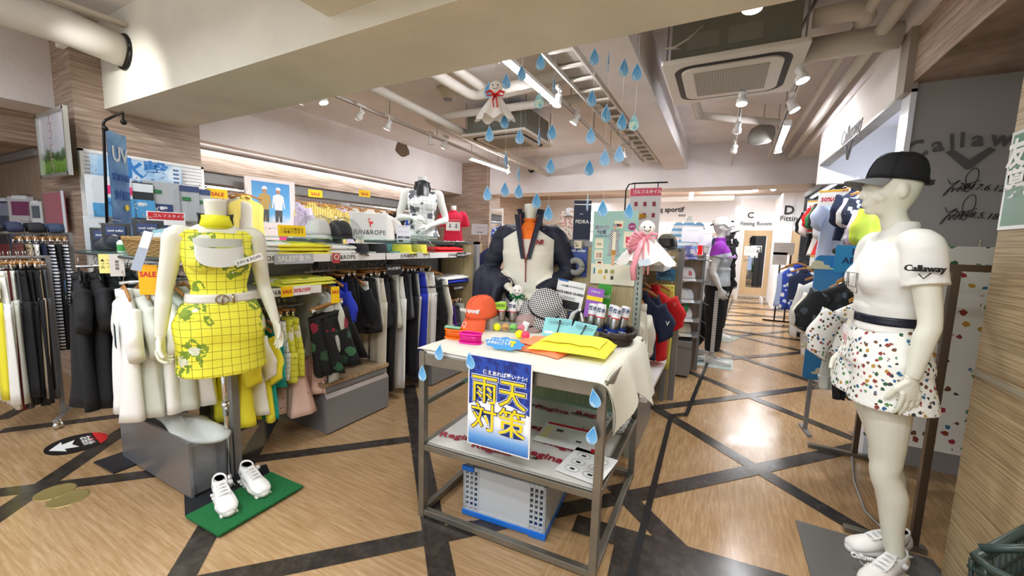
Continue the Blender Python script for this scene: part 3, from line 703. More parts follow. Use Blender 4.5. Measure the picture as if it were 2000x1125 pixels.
# ---- woman mannequin in purple and grey shirt walking out of the hat rack
D = empty('mannequin', (-.03, 5.82, 0), math.radians(88), 'faceless mannequin in a purple and grey shirt, white visor and black trousers', 'mannequin'); D.scale = (1.055,)*3
armsD = [([(-.178, .0, 1.435), (-.215, .045, 1.15), (-.235, -.045, .95)], (.0, -.35, -1), (1, 0, 0), 1, .5), ([(.178, .0, 1.435), (.23, .0, 1.16), (.22, -.06, .93)], (.0, -.2, -1), (-1, 0, 0), -1, .4)]
legsD = [[(-.088, .0, .86), (-.085, -.01, .49), (-.088, -.01, .10), (-.10, -.12, .03)], [(.088, .0, .86), (.085, .09, .50), (.088, .22, .14), (.10, .16, .05)]]
body('body', FEM, SKING, armsD, legs=legsD, hd=True, parent=D, voxel=.008)
def purp(nt, s, v):
    a = math_(nt, 'ADD', s[2], math_(nt, 'MULTIPLY', s[1], .25)); return mixc(nt, math_(nt, 'GREATER_THAN', a, 1.355), lin('a9adb0'), lin('8d2aa6'))
mb = MB(); torso(mb, FEM, .98, 1.46, .02, foff=lambda z: .03 if z < 1.2 else (.01 if z < 1.3 else 0))
for s in (-1, 1):
    mb.ell((s*.066, -.082, 1.305), (.072, .062, .072)); S0, E0 = Vector(armsD[0 if s < 0 else 1][0][0]), Vector(armsD[0 if s < 0 else 1][0][1])
    limb(mb, [S0+Vector((-s*.07, 0, .02)), S0+Vector((0, 0, .012)), S0.lerp(E0, .25), S0.lerp(E0, .42)], [.06, .066, .068, .072], 20)
mb.loft([sup(24, rx, ry, 0, y, z, 2) for z, rx, ry, y in ((1.44, .13, .08, .008), (1.48, .098, .066, .01), (1.52, .064, .060, .008), (1.56, .060, .057, .006))])
sh = remeshed(mb, 'shirt', PM('purple_grey_shirt', purp, .8), .009, 3, D, folds(.004, 16, 9, 2))
text('lettering', 'new b', .06, M('pale_lilac', 'c9a4d6', .7), sh, (-.12, -.135, 1.335), (PI/2, 0, -.62), .01)
mb = MB(); torso(mb, FEM, .84, 1.05, .018)
for L in legsD:
    a, b_, c_ = [Vector(q) for q in L[:3]]; limb(mb, [a+Vector((0, 0, .06)), a, a.lerp(b_, .5), b_, b_.lerp(c_, .5), c_+Vector((0, 0, .07))], [.118, .122, .118, .104, .092, .082], 18)
remeshed(mb, 'trousers', M('black_trousers', '141416', .8), .009, 3, D, folds(.006, 14, 9, 1))
MB().loft([[(-.218+.022*k+q*.0, -.016+w, .93-.76*k) for w in (-.022, .022)] for k, q in [(j/8, 0) for j in range(9)]], 0, False, False).build('side_stripe', stripe_m('black_white_taping', 'e2e2e0', '9a9a9c', 2, .03, .7), D)
cap((0, .010, 1.715), 0, (M('white_cloth', 'ecebe8', .7), M('white_brim', 'e4e6ea', .5)), par=D, sc=1.03, visor=True, rot=(-.1, 0, 0))
for s, yy, zz, rx in ((-1, -.045, 0, 0), (1, .20, .035, -.35)):
    q = shoe((s*.095, yy-.03, zz), 0, None, par=D, base='ececea', accent='303034', logo='N' if s < 0 else None, dial=False); q.rotation_euler.x = rx
MB().box((0, 0, .004), (.5, .5, .008)).build('base_plate', glassm('base_glass', 'e0f0ee', .05, .7), D)
MB().cyl((.09, .24, 0), (.09, .24, .22), .008, 10).build('support_rod', CHROME, D)
F = dup(D, (.06, 7.6, 0), math.radians(70), 'dark mannequin in black standing behind the purple-shirted one')
for ch in F.children:
    if ch.name.startswith('shirt'):
        ch.data = ch.data.copy(); ch.data.materials[0] = M('black_cloth', '0f1014', .8)
        for g in list(ch.children): bpy.data.objects.remove(g)
    if ch.name.startswith('body'): ch.data = ch.data.copy(); ch.data.materials[0] = M('charcoal_skin', '3a3a3c', .5)

# ---- man's half body in a navy and white half-zip jacket
B = empty('torso_mannequin', (-1.262, 2.675, .19), math.radians(17), 'headless man mannequin in a white and navy half-zip wind jacket', 'mannequin'); B.scale = (.96,)*3
armsB = [([(-.205, .0, 1.44), (-.30, .02, 1.16), (-.10, -.235, 1.035)], (.9, -.35, -.15), (.2, .3, -1), -1, .45),
         ([(.205, .0, 1.44), (.300, .02, 1.16), (.085, -.24, 1.00)], (-.9, -.30, -.05), (-.1, .4, -1), 1, .4)]
body('body', MAL, SKIN, armsB, z0=.86, neck=1.66, parent=B)
def jk(nt, s, v):
    ax = math_(nt, 'ABSOLUTE', s[0]); w = math_(nt, 'LESS_THAN', math_(nt, 'ADD', s[2], math_(nt, 'MULTIPLY', ax, .62)), 1.512)
    fr = math_(nt, 'MULTIPLY', math_(nt, 'LESS_THAN', s[1], .045), math_(nt, 'GREATER_THAN', s[1], math_(nt, 'SUBTRACT', math_(nt, 'MULTIPLY', ax, .55), .255))); c = math_(nt, 'MULTIPLY', w, fr)
    c = math_(nt, 'MULTIPLY', c, math_(nt, 'LESS_THAN', ax, .192))
    ins = math_(nt, 'MULTIPLY', math_(nt, 'LESS_THAN', s[1], -.05), math_(nt, 'LESS_THAN', ax, math_(nt, 'MULTIPLY', math_(nt, 'SUBTRACT', s[2], 1.25), .30)))
    base = mixc(nt, c, lin('141a2e'), lin('e9e7da'))
    return mixc(nt, ins, base, mixc(nt, math_(nt, 'GREATER_THAN', s[2], 1.395), lin('d9d6cd'), lin('ff7a10')))
JK = PM('navy_white_jacket', jk, .6); NAVY = M('navy_nylon', '141a2e', .6)
mb = MB(); torso(mb, MAL, .87, 1.47, .028, foff=lambda z: .014 if z < 1.3 else 0)
mb.loft([sup(24, rx, ry, 0, y, z, 2) for z, rx, ry, y in ((1.42, .20, .10, .004), (1.455, .185, .095, .006), (1.485, .135, .085, .01), (1.51, .085, .072, .01), (1.53, .076, .066, .008))])
for s_ in (0, 1):
    P = [Vector(q) for q in armsB[s_][0]]; sx = -1 if s_ == 0 else 1
    limb(mb, [P[0]+Vector((-sx*.10, 0, -.01)), P[0]+Vector((-sx*.01, 0, -.022)), P[0].lerp(P[1], .5), P[1], P[1].lerp(P[2], .45), P[1].lerp(P[2], .88)], [.078, .080, .074, .068, .058, .046], 20)
sh = remeshed(mb, 'jacket', JK, .0075, 4, B, lambda co, n: folds(.006, 15, 9, 4)(co, n)+(.005*noise.noise(Vector((co.x*9, co.y*9, co.z*22))) if abs(co.x) > .2 else 0))
m = MB()
def col(a0, a1, zz, rr, y0=0):
    return [[(r*math.sin(a), .012+y0+r*math.cos(a)*.92, z+(.02*abs(math.sin(a*.5)))) for a in [a0+(a1-a0)*j/22 for j in range(23)]] for z, r in zip(zz, rr)]
m.loft(col(-2.55, 2.55, (1.475, 1.53, 1.585, 1.60), (.098, .090, .105, .112)), 0, False, False); m.loft(col(-2.55, 2.55, (1.475, 1.53, 1.585, 1.60), (.092, .084, .099, .108)), 0, False, False)
m.build('collar', NAVY, sh, True)
for s in (-1, 1):
    m = MB()
    A0, A1 = Vector((s*.066, -.088, 1.575)), Vector((s*.006, -.178, 1.25))
    m.loft([[A0.lerp(A1, t)+Vector((s*w*(1-.3*t), -.012*math.sin(t*PI)+(0.0 if w == 0 else -.002)-.0*t, 0)) for w in (0, .024, .044)] for t in [j/8 for j in range(9)]], 0, False, False)
    m.tube([A0.lerp(A1, t)+Vector((0, -.012*math.sin(t*PI)-.003, 0)) for t in [j/8 for j in range(9)]], .0035, 6, 1)
    m.build('zip_placket', [NAVY, M('zip_red', '7c1420', .5)], sh, True)
m = MB().tube([(0, -.172, 1.255), (0, -.170, 1.18), (0, -.158, 1.08)], .0045, 6).box((0, -.180, 1.235), (.012, .006, .03)).build('zip', M('zip_red', '7c1420', .5), sh)
mb = MB(); mb.loft([sup(24, r, r*.95, 0, .004, z, 2) for z, r in ((1.44, .085), (1.48, .068), (1.53, .058), (1.555, .057), (1.55, .060))])
remeshed(mb, 'inner_shirt', M('orange_shirt', 'ff7a10', .75), .007, 3, B)
lg = text('logo', 'NB', .042, M('logo_maroon', '8c1c28', .5), sh, (.092, -.156, 1.375), (PI/2-.1, 0, .18), .006, bold=.06, shear=.3, space=.8)
MB().box((.072, -.163, 1.382), (.02, .003, .003)).box((.069, -.163, 1.374), (.022, .003, .003)).box((.067, -.163, 1.366), (.02, .003, .003)).build('logo_lines', M('logo_maroon', '8c1c28', .5), sh)
mb = MB().cyl((0, .01, -.195), (0, .01, .95), .014, 12).lathe([(.14, -.197), (.14, -.187), (.02, -.18)], 24); mb.build('pole', CHROME, B, True)
torso(mb := MB(), MAL, .80, .98, .02); remeshed(mb, 'trousers', M('black_trousers', '141416', .8), .01, 2, B)
# navy over-trousers draped over the forearm
m = MB(); R = []
W0, W1 = Vector((-.345, -.0, 1.14)), Vector((-.14, -.20, 1.06))
for i in range(13):
    t = i/12; c = W0.lerp(W1, t); d = (W1-W0).normalized(); sd = Vector((0, 0, 1)).cross(d).normalized(); row = []
    for u, dz_ in ((-.115, -.30), (-.112, -.2), (-.10, -.1), (-.085, -.02), (-.045, .045), (0, .062), (.045, .045), (.085, -.02), (.10, -.10), (.115, -.22), (.12, -.34-.10*(1-t)), (.085, -.34-.10*(1-t)), (.06, -.2), (.045, -.08), (0, -.02), (-.045, -.08), (-.07, -.2), (-.085, -.30)):
        w = .014*noise.noise(Vector((t*7, u*16, dz_*5))); row.append(c+sd*(-(u+w)*1.05)+Vector((0, 0, dz_+w)))
    R.append(row)
m.loft(R); dr = m.build('rain_trousers', M('navy_nylon_dark', '171d33', .55, bump=.3, bscale=60), None, True); dr.matrix_world = B.matrix_basis.copy(); tag(dr, 'navy rain trousers draped over the jacket mannequin\'s forearm', 'trousers')

# ---- woman's torso on the glass shelf in a white floral top
E = empty('torso_mannequin', (-3.0, 3.52, .575), math.radians(42), 'headless white torso mannequin in a floral checked sleeveless top on the glass shelf', 'mannequin')
armsE = [([(-.178, .0, 1.435), (-.245, .02, 1.17), (-.11, -.17, 1.16)], (.95, -.2, .05), (.1, .6, -.7), -1, .5), ([(.178, .0, 1.435), (.262, .02, 1.165), (.075, -.19, 1.08)], (-.95, -.15, -.1), (-.1, .5, -.8), 1, .3)]
MWH = M('mannequin_white', 'ebebe6', .4)
body('body', FEM, MWH, armsE, z0=.935, neck=1.625, parent=E, voxel=.007)
mb = MB(); torso(mb, FEM, .965, 1.46, .012, foff=lambda z: 0 if z > 1.12 else (1.12-z)*.12)
for s in (-1, 1): mb.ell((s*.068, -.08, 1.305), (.070, .060, .070))
mb.loft([sup(24, rx, ry, 0, y, z, 2) for z, rx, ry, y in ((1.44, .12, .07, .008), (1.475, .088, .064, .01), (1.51, .064, .058, .008), (1.545, .062, .056, .006))])
remeshed(mb, 'sleeveless_top', floral_m('white_check_grey_leaf', 'f0f0f0', ['4a4d55', '7d8087', '5a5d65'], 10, .38, .7, (.045, .05, '9a9ca2')), .0075, 4, E, folds(.005, 18, 8, 9))
m = MB(); m.loft([[(r*math.cos(a), .0+r*.9*math.sin(a), z+.01*math.sin(a*3)) for a in [-PI*1.05+PI*1.1*j/18 for j in range(19)]] for z, r in ((1.40, .125), (1.47, .105), (1.54, .082), (1.565, .088))], 0, False, False)
m.build('neck_cover', M('dark_neck_cover', '2a2c30', .25), E, True)
MB().lathe([(.09, .927), (.09, .935), (.03, .94), (.03, .96)], 24).build('stand_foot', WPLAS, E, True)

def bust(loc, rz, mat, label, skin=MWH, sleeves=True, sc=1, long=False, foot=True):
    b_ = empty('bust_form', loc, rz, label, 'mannequin'); b_.scale = (sc,)*3
    T = MAL; mb = MB(); torso(mb, T, .90, 1.46, .022)
    for s in (-1, 1):
        if sleeves: limb(mb, [(s*.13, 0, 1.44), (s*.2, 0, 1.43), (s*.25, .0, 1.28), (s*.265, 0, 1.20 if not long else .95)], [.06, .072, .072, .07 if not long else .05], 16)
    mb.loft([sup(24, rx, ry, 0, y, z, 2) for z, rx, ry, y in ((1.44, .14, .08, .008), (1.49, .09, .066, .01), (1.525, .066, .06, .008))])
    o = remeshed(mb, 'shirt', mat, .011, 3, b_, folds(.006, 15, 9, 4)); o.location.z = -.88
    nb = MB().loft([sup(24, r, r, 0, y, z, 2) for z, r, y in ((.60, .055, .01), (.66, .054, .005), (.73, .056, 0))]); nb.build('neck', skin, b_, True)
    MB().cyl((0, 0, 0), (0, 0, .1), .012, 10).lathe([(.10, 0), (.10, .012), (.012, .016)], 20).build('stand', CHROME, b_, True)
    return b_
# ================================================================ GARMENTS
def cloth(name, col, **k): k.setdefault('rough', .85); return M('cloth_'+name, col, bump=k.pop('bump', .12), bscale=300, **k)
def fold_ring(n, rx, ry, z, amp, k, ph, cx=0, cy=0, e=2.0):
    out = []
    for j in range(n):
        a = 2*PI*j/n; c, s = math.cos(a), math.sin(a); w = 1+amp*math.sin(k*c*3+ph)+amp*.6*math.sin(k*c*5.3+ph*2+z*6)
        out.append((cx+rx*math.copysign(abs(c)**(2/e), c), cy+ry*s*w+amp*.030*math.sin(c*k*2.6+ph+z*3)+amp*.012*math.sin(c*k*6.1+ph*3), z))
    return out
def hang_mesh(kind, w, L, t=.035, ph=0.0):
    """garment hanging below its collar or waistband at z=0; width along x"""
    mb = MB(); h = w/2; n = 32
    if kind == 'shirt' or kind == 'tank' or kind == 'long':
        R = []
        for z, k, tt, am in ((-.005, .30, .55, 0), (-.02, .36, .8, .0), (-.045, .62, .9, 0), (-.075, .90, .9, .05), (-.12, 1.0, 1.0, .08), (-.2, .97, 1.1, .15), (-.32*1, .94, 1.15, .25)):
            R.append(fold_ring(n, h*k, t*tt, z, am, 2.2, ph))
        for i in range(1, 8): z = -.32-(L-.32)*i/7; R.append(fold_ring(n, h*(.94+.10*i/7), t*(1.15+.25*i/7), z, .25+.2*i/7, 2.2, ph+i*.12))
        mb.loft(R)
        mb.loft([[(r*math.cos(a), t*.8*math.sin(a)*q, z) for a in [2*PI*j/20 for j in range(20)]] for z, r, q in ((-.03, h*.36, 1), (.0, h*.30, 1.1), (.028, h*.27, 1.1), (.03, h*.24, .9), (.0, h*.25, .8))])
        if kind != 'tank':
            ln = .24 if kind == 'shirt' else .56
            for s in (-1, 1):
                R = []
                for q in range(9):
                    u = q/8; c = Vector((s*(h*.86+.085*min(1, u*1.6)), .006*math.sin(u*5+ph), -.095-ln*u)); rr = .075-.012*u if kind == 'shirt' else .07-.03*u
                    R.append([(c.x+rr*math.cos(a)*(1-.15*math.sin(u*9)), c.y+t*(1.0-.2*u)*math.sin(a), c.z-s*rr*math.cos(a)*(-.55)) for a in [2*PI*j/16 for j in range(16)]])
                mb.loft(R)
    elif kind == 'skirt':
        R = [fold_ring(48, h*(.74+.26*i/8), t*(.8+.9*i/8), -L*i/8, .10+.5*i/8, 3.2, ph+i*.05) for i in range(9)]; mb.loft(R)
        mb.loft([fold_ring(n, h*.75, t*.9, z, 0, 1, 0) for z in (.0, -.03)])
    elif kind == 'shorts' or kind == 'pants':
        cr = -.24
        R = [fold_ring(n, h*(.78+.2*i/4), t*(.8+.25*i/4), cr*i/4, .05+.1*i/4, 2, ph) for i in range(5)]; mb.loft(R)
        for s in (-1, 1):
            w0 = h*.50; w1 = h*(.47 if kind == 'shorts' else .36)
            mb.loft([fold_ring(20, w0+(w1-w0)*i/8, t*(1.05-.2*i/8), cr+.03-(L+cr+.03)*i/8 if True else 0, .15+.15*i/8, 2, ph+s+i*.1, s*h*(.49-.03*i/8), 0) for i in range(9)])
        mb.loft([fold_ring(n, h*.80, t*.85, z, 0, 1, 0) for z in (.002, -.035)])
    return mb
_HM = {}
def hang_proto(kind, w, L, t, v):
    k = (kind, round(w, 2), round(L, 1), round(t, 2), v)
    if k not in _HM:
        me = hang_mesh(kind, w, round(L, 1), t, v*1.7).mesh(kind, [WPLAS], True); _HM[k] = me
    return _HM[k]
def hanger_mesh(clip, w):
    mb = MB(); top = .055
    mb.tube([(0, 0, top-.05)]+[(0+.022*math.cos(a), 0, top+.028+.022*math.sin(a)) for a in [-PI/2+PI*1.45*j/12 for j in range(13)]], .0022, 6, 1)
    if clip:
        mb.box((0, 0, .022), (w*.62, .012, .022), 0)
        for s in (-1, 1): mb.box((s*w*.26, 0, .002), (.03, .022, .04), 1).cyl((s*w*.26, 0, .02), (s*w*.26, 0, .035), .006, 8, 1)
    else: mb.tube([(-w*.44, 0, -.045), (-w*.2, 0, -.008), (0, 0, .012), (w*.2, 0, -.008), (w*.44, 0, -.045)], [.012, .014, .016, .014, .012], 10, 0, flat=.5)
    return mb
HC_, HS_ = hanger_mesh(1, .42).mesh('clip_hanger', [HWOOD, CHROME], True), hanger_mesh(0, .42).mesh('hanger', [HWOOD, CHROME], True)
HB_ = hanger_mesh(0, .42).mesh('hanger', [BLACK, CHROME], True); HBC_ = hanger_mesh(1, .42).mesh('clip_hanger', [BLACK, CHROME], True)
_gi = [0]
SNAME = {'shirt': 'hanging_shirt', 'tank': 'sleeveless_shirt', 'long': 'long_sleeve_shirt', 'skirt': 'hanging_skirt', 'shorts': 'hanging_shorts', 'pants': 'hanging_trousers'}
SCAT = {'shirt': 'shirt', 'tank': 'shirt', 'long': 'shirt', 'skirt': 'skirt', 'shorts': 'shorts', 'pants': 'trousers'}
def garment(kind, loc, rz, mat, label, group=None, w=.42, L=.6, t=.035, dark=False, tilt=0, tag_=False, name=None, cat=None, hanger=True):
    """loc is where the collar or waistband is"""
    _gi[0] += 1; me = hang_proto(kind, w, L, t, _gi[0] % 3); Lr = round(L, 1)
    o = bpy.data.objects.new(name or SNAME[kind], me); C.objects.link(o); o.location = loc; o.rotation_euler = (0, tilt, rz); o.scale = (1, 1, L/Lr)
    o.material_slots[0].link = 'OBJECT'; o.material_slots[0].material = mat
    tag(o, label, cat or SCAT[kind], group)
    if hanger:
        h = bpy.data.objects.new('hanger', (HBC_ if dark else HC_) if kind in ('skirt', 'shorts', 'pants') else (HB_ if dark else HS_)); C.objects.link(h); h.parent = o; h.scale = (w/.42, 1, Lr/L)
        h.location.z = .03 if kind in ('skirt', 'shorts', 'pants') else .03
    if tag_:
        g = MB().box((w*.30, -t*1.3, -.16), (.045, .002, .075)).build('price_tag', PAPER, o)
    return o

Wt = cloth('white', 'f0f0ec'); Bk = cloth('black', '17171a'); Gy = cloth('light_grey', 'b9bbb6'); DG = cloth('dark_grey', '55575c'); RB = cloth('royal_blue', '1f34b4'); Ye = cloth('lemon', 'f0e63a')
Te = cloth('teal', '1c9f92'); Pu = cloth('purple', '4c2a86'); Rd = cloth('red', 'd4141c'); Nv = cloth('navy', '1a2340'); Cr = cloth('cream', 'dfdccd'); Pk = floral_m('pink_dotted', 'ecc9bb', ['9c4a44', 'b06258'], 22, .11)
LG = cloth('pale_grey_green', 'cfd3c8'); Be = cloth('beige', 'b8a78c'); Br = cloth('brown', '5c2f2a'); Mn = cloth('maroon', '6b1f2b'); Gn = cloth('green', '2f7a4a'); Lb = cloth('pale_blue', 'cfd9f0')
YC = floral_m('yellow_check', 'eeee55', ['8fa83a', 'f8f8ea', '5a7d28'], 9, .28, .7, (.04, .05, '77741a')); WC = floral_m('white_check', 'eeeee6', ['9aa27a', 'd8dcc8'], 9, .22, .7, (.035, .06, '55555a'))
BF = floral_m('black_floral', '101214', ['f0e6c0', '2e5a3c', '3c6b48', '8a2238', '2f5038'], 8.5, .30)
YW = stripe_m('yellow_white_stripe', 'f0df9a', 'c9b054', 0, .035, .3); NS = stripe_m('navy_white_stripe', '1b2138', 'ededed', 2, .028, .5); GS = stripe_m('grey_white_stripe', 'c8c8c8', 'eeeeee', 0, .03, .5)
NF = floral_m('navy_white_floral', '1a2138', ['f0f0f0', 'e0e4ee', 'c8d0e0'], 16, .42); BG = floral_m('blue_white_geometric', '2f4cae', ['f4f4f6', 'e8ecf8'], 14, .40); BP = floral_m('black_grey_leaf', '15171b', ['3c4450', '56606c', '2a303a'], 18, .35)
LV = floral_m('lavender_print', 'cfc2dc', ['a898c0', 'e8e0f0'], 16, .3)

# ================================================================ SHELF UNIT WITH THE CLOTHES (centre left)
G1 = empty('display_gondola', (-2.95, 2.5, 0), 0, 'long grey double sided clothes gondola with glass top and white name strips', 'shelving')
def gp(name, fn, mats, smooth=False, bevel=0):
    m = MB(); m.at((2.95, -2.5, 0)); fn(m); return m.build(name, mats, G1, smooth, bevel=bevel)
gp('end_panel', lambda m: m.bb((-3.38, 3.80, 0), (-2.47, 3.84, 1.475)), WEND)
gp('end_frame', lambda m: m.bb((-2.485, 3.785, 0), (-2.44, 3.85, 1.50)).bb((-3.40, 3.785, 1.47), (-2.44, 3.85, 1.50)), GREYM)
gp('back_panel', lambda m: m.bb((-2.97, 1.30, .1), (-2.95, 3.80, 1.34)), M('grey_perforated_back', 'a5a8ae', .6, .2))
for y in (1.31, 2.14, 2.97, 3.77): gp('upright', lambda m: m.bb((-2.985, y-.02, 0), (-2.935, y+.02, 1.46)), M('dark_grey_upright', '4e4f52', .4, .5))
gp('glass_shelf', lambda m: m.bb((-3.35, 1.28, 1.487), (-2.56, 3.79, 1.497)), GLASS, bevel=.002)
for y in (1.5, 2.14, 2.97, 3.6): gp('shelf_bracket', lambda m: m.bb((-3.3, y-.008, 1.455), (-2.62, y+.008, 1.486)), GREYM)
gp('shelf_board', lambda m: m.bb((-2.95, 1.30, 1.355), (-2.51, 3.78, 1.375)), M('shelf_white', 'd4d6d8', .5))
gp('lower_shelf_board', lambda m: m.bb((-2.95, 1.28, 1.14), (-2.51, 1.86, 1.155)), M('shelf_white', 'd4d6d8', .5))
gp('wire_shelf', lambda m: [m.cyl((-2.95, y, 1.04), (-2.5, y, 1.04), .004, 6) for y in [3.05+.08*k for k in range(9)]] and m.cyl((-2.5, 3.05, 1.04), (-2.5, 3.72, 1.04), .006, 8), BLACKM)
for i, (y0, y1, z) in enumerate(((1.28, 1.62, 1.355), (1.63, 2.47, 1.355), (2.49, 3.03, 1.355), (3.045, 3.62, 1.355), (1.28, 1.86, 1.138))):
    s = gp('name_strip', lambda m: m.bb((-2.508, y0, z-.027), (-2.50, y1, z+.027)), WPLAS)
    text('lettering', 'JUN&ROPE', .042, INK, s, (2.95-2.498, (y0+y1)/2-2.5 + (.12 if i == 3 else 0), z), (PI/2, 0, PI/2), .0005, space=1.15)
for y0, y1, z in ((1.3, 1.9, 1.0), (1.9, 2.95, 1.235), (2.95, 3.78, .84)): gp('hanging_rail', lambda m: m.cyl((-2.75, y0, z), (-2.75, y1, z), .011, 10).bb((-2.95, y0+.05, z-.008), (-2.74, y0+.06, z+.008)).bb((-2.95, y1-.06, z-.008), (-2.74, y1-.05, z+.008)), CHROME)
gp('end_plinth', lambda m: m.bb((-3.42, 1.03, .014), (-2.53, 1.045, .34)).bb((-3.40, 1.045, .02), (-2.545, 1.26, .31)), M('brushed_grey', '85868a', .32, .55))
gp('front_post', lambda m: m.bb((-2.62, 1.285, 0), (-2.575, 1.325, 1.12)).bb((-3.35, 1.285, 0), (-3.31, 1.325, 1.45)), GREYM)
def plinth(y0, y1, h, nm, top=True):
    o = gp(nm, lambda m: m.bb((-3.38, y0+.02, .0), (-2.58, y1-.01, h-.03)), GREYL)
    if top: gp('wood_top', lambda m: m.bb((-3.40, y0-.015, h-.03), (-2.55, y1+.01, h)), WTOP, bevel=.003)
    gp('drawer_front', lambda m: m.bb((-2.58, y0, .015), (-2.545, y1, h-.12)).bb((-2.575, y0+.01, h-.075), (-2.556, y1-.01, h-.035)), M('grey_drawer', '7d7e80', .42))
    gp('drawer_handle', lambda m: m.add([(-2.545, y0, h-.12), (-2.545, y1, h-.12), (-2.575, y1, h-.08), (-2.575, y0, h-.08)], [(0, 1, 2, 3)]), M('bright_aluminium', 'dddddd', .2, .9))
plinth(1.915, 2.545, .405, 'drawer_box'); plinth(3.15, 3.76, .36, 'drawer_box')
# ---------------- hanging goods, front side
XF = -2.55
def row(items, rail, rx=.21):
    for (x, y0, y1, kind, mat, label, *o) in items:
        a = aX(x, y0, XF); b_ = aX(x, y1, XF); L = max(.2, a.z-b_.z); k = o[0] if o else {}
        t = k.pop('t', .03); grp = k.pop('group', None); tilt = k.pop('tilt', rnd.uniform(-.03, .03)); w = k.pop('w', .40); rz = k.pop('rz', rnd.uniform(-.07, .07))
        garment(kind, (XF-w/2+rnd.uniform(-.015, .005), a.y, min(a.z, rail-.06)), rz, mat, label, grp, w, L, t, tilt=tilt, **k)
row([(486, 640, 835, 'shirt', Ye, 'lemon yellow polo shirt, first in the low row behind the yellow dress', {'t': .05, 'w': .46}),
     (512, 640, 815, 'shirt', Wt, 'white shirt with long hem hanging between the yellow polo and the teal tops'),
     (528, 640, 828, 'shirt', Ye, 'second lemon yellow shirt hanging beside the teal tops'),
     (540, 645, 820, 'shirt', Te, 'teal green shirt, the nearer of two in the low row', {'w': .44}), (552, 645, 760, 'tank', Te, 'teal green sleeveless top, the farther of two in the low row'),
     (563, 630, 745, 'shorts', WC, 'white checked shorts hanging beside the yellow checked shorts'), (577, 625, 750, 'shorts', YC, 'yellow checked shorts with leaf print, nearer pair'), (590, 625, 740, 'shorts', YC, 'yellow checked shorts with leaf print, farther pair'),
     (603, 720, 812, 'skirt', Pk, 'pale pink dotted skirt hanging lowest under the yellow shorts', {'t': .06, 'w': .46}), (638, 700, 770, 'skirt', Pk, 'pale pink dotted skirt hanging behind the black floral skirt')], 1.0)
o = garment('skirt', aX(622, 606, -2.63)+Vector((0, 0, 0)), math.radians(78), BF, 'black skirt with cream flowers held out on a tilted wooden hanger', None, .40, .44, .05); o.rotation_euler = (0, -.22, math.radians(78)); o.location.x = -2.52
row([(642, 560, 700, 'long', Gy, 'light grey long sleeve top with black and white striped shoulder', {'t': .045}), (655, 562, 690, 'shirt', LG, 'pale grey shirt hanging beside the striped-shoulder top'), (664, 560, 668, 'shorts', Gy, 'grey shorts next to the royal blue polo'),
     (676, 555, 668, 'shirt', RB, 'royal blue polo shirt in the middle rail', {'t': .045}), (686, 553, 705, 'pants', RB, 'royal blue trousers with a printed hem'), (697, 545, 705, 'pants', Bk, 'black trousers with a printed hem beside the blue ones'),
     (707, 545, 650, 'skirt', Bk, 'black skirt, nearest on the middle rail'), (716, 552, 640, 'shirt', Bk, 'black short sleeve top between two black skirts'), (728, 552, 630, 'shorts', Wt, 'white shorts between the black skirts'),
     (740, 545, 650, 'skirt', Bk, 'black pleated skirt left of the cream trousers', {'t': .05}), (750, 543, 640, 'skirt', Wt, 'white skirt just after the pleated black one'), (757, 545, 760, 'pants', Cr, 'cream long trousers above the floor strip', {'w': .44}),
     (766, 542, 640, 'skirt', Bk, 'black short skirt right of the cream trousers', {'t': .045}), (776, 545, 765, 'pants', Bk, 'black long trousers between the cream and the white pairs'), (785, 530, 632, 'skirt', LG, 'pale grey-green skirt with a pocket', {'t': .04, 'w': .46}),
     (795, 542, 760, 'pants', Wt, 'white trousers with a black side stripe', {'w': .44}), (803, 535, 625, 'skirt', Bk, 'black skirt behind the pale pocket skirt'), (812, 535, 620, 'skirt', DG, 'charcoal skirt beside the white trousers'), (820, 535, 735, 'pants', Bk, 'black long trousers after the charcoal skirt'),
     (826, 535, 700, 'pants', Gy, 'grey trousers left of the royal blue trousers'), (835, 533, 738, 'pants', RB, 'royal blue long trousers near the far end of the rail'), (843, 530, 735, 'pants', Cr, 'cream long trousers right of the blue pair', {'w': .44}),
     (852, 532, 735, 'pants', Wt, 'white trousers at the far end of the middle rail'), (860, 533, 612, 'long', Bk, 'black and white block top at the rail end'), (868, 535, 625, 'long', Cr, 'cream long sleeve top, last on the middle rail')], 1.235)
for i, (x, m_, kd, lb) in enumerate(((874, DG, 'pants', 'charcoal trousers, first on the low far rail'), (881, DG, 'shorts', 'charcoal shorts on the low far rail'), (888, Gy, 'pants', 'grey trousers before the purple pair'), (895, Pu, 'pants', 'purple trousers on the low far rail'), (902, DG, 'shorts', 'dark grey shorts after the purple trousers'),
                                   (908, Gy, 'pants', 'pale grey trousers near the wooden end panel'), (914, LG, 'shorts', 'off-white shorts near the wooden end panel'), (919, Wt, 'pants', 'white trousers near the wooden end panel'), (923, Bk, 'shorts', 'black shorts touching the wooden end panel'))):
    row([(x, 588, 668 if kd == 'pants' else 650, kd, m_, lb, {'w': .36, 't': .025})], .84)
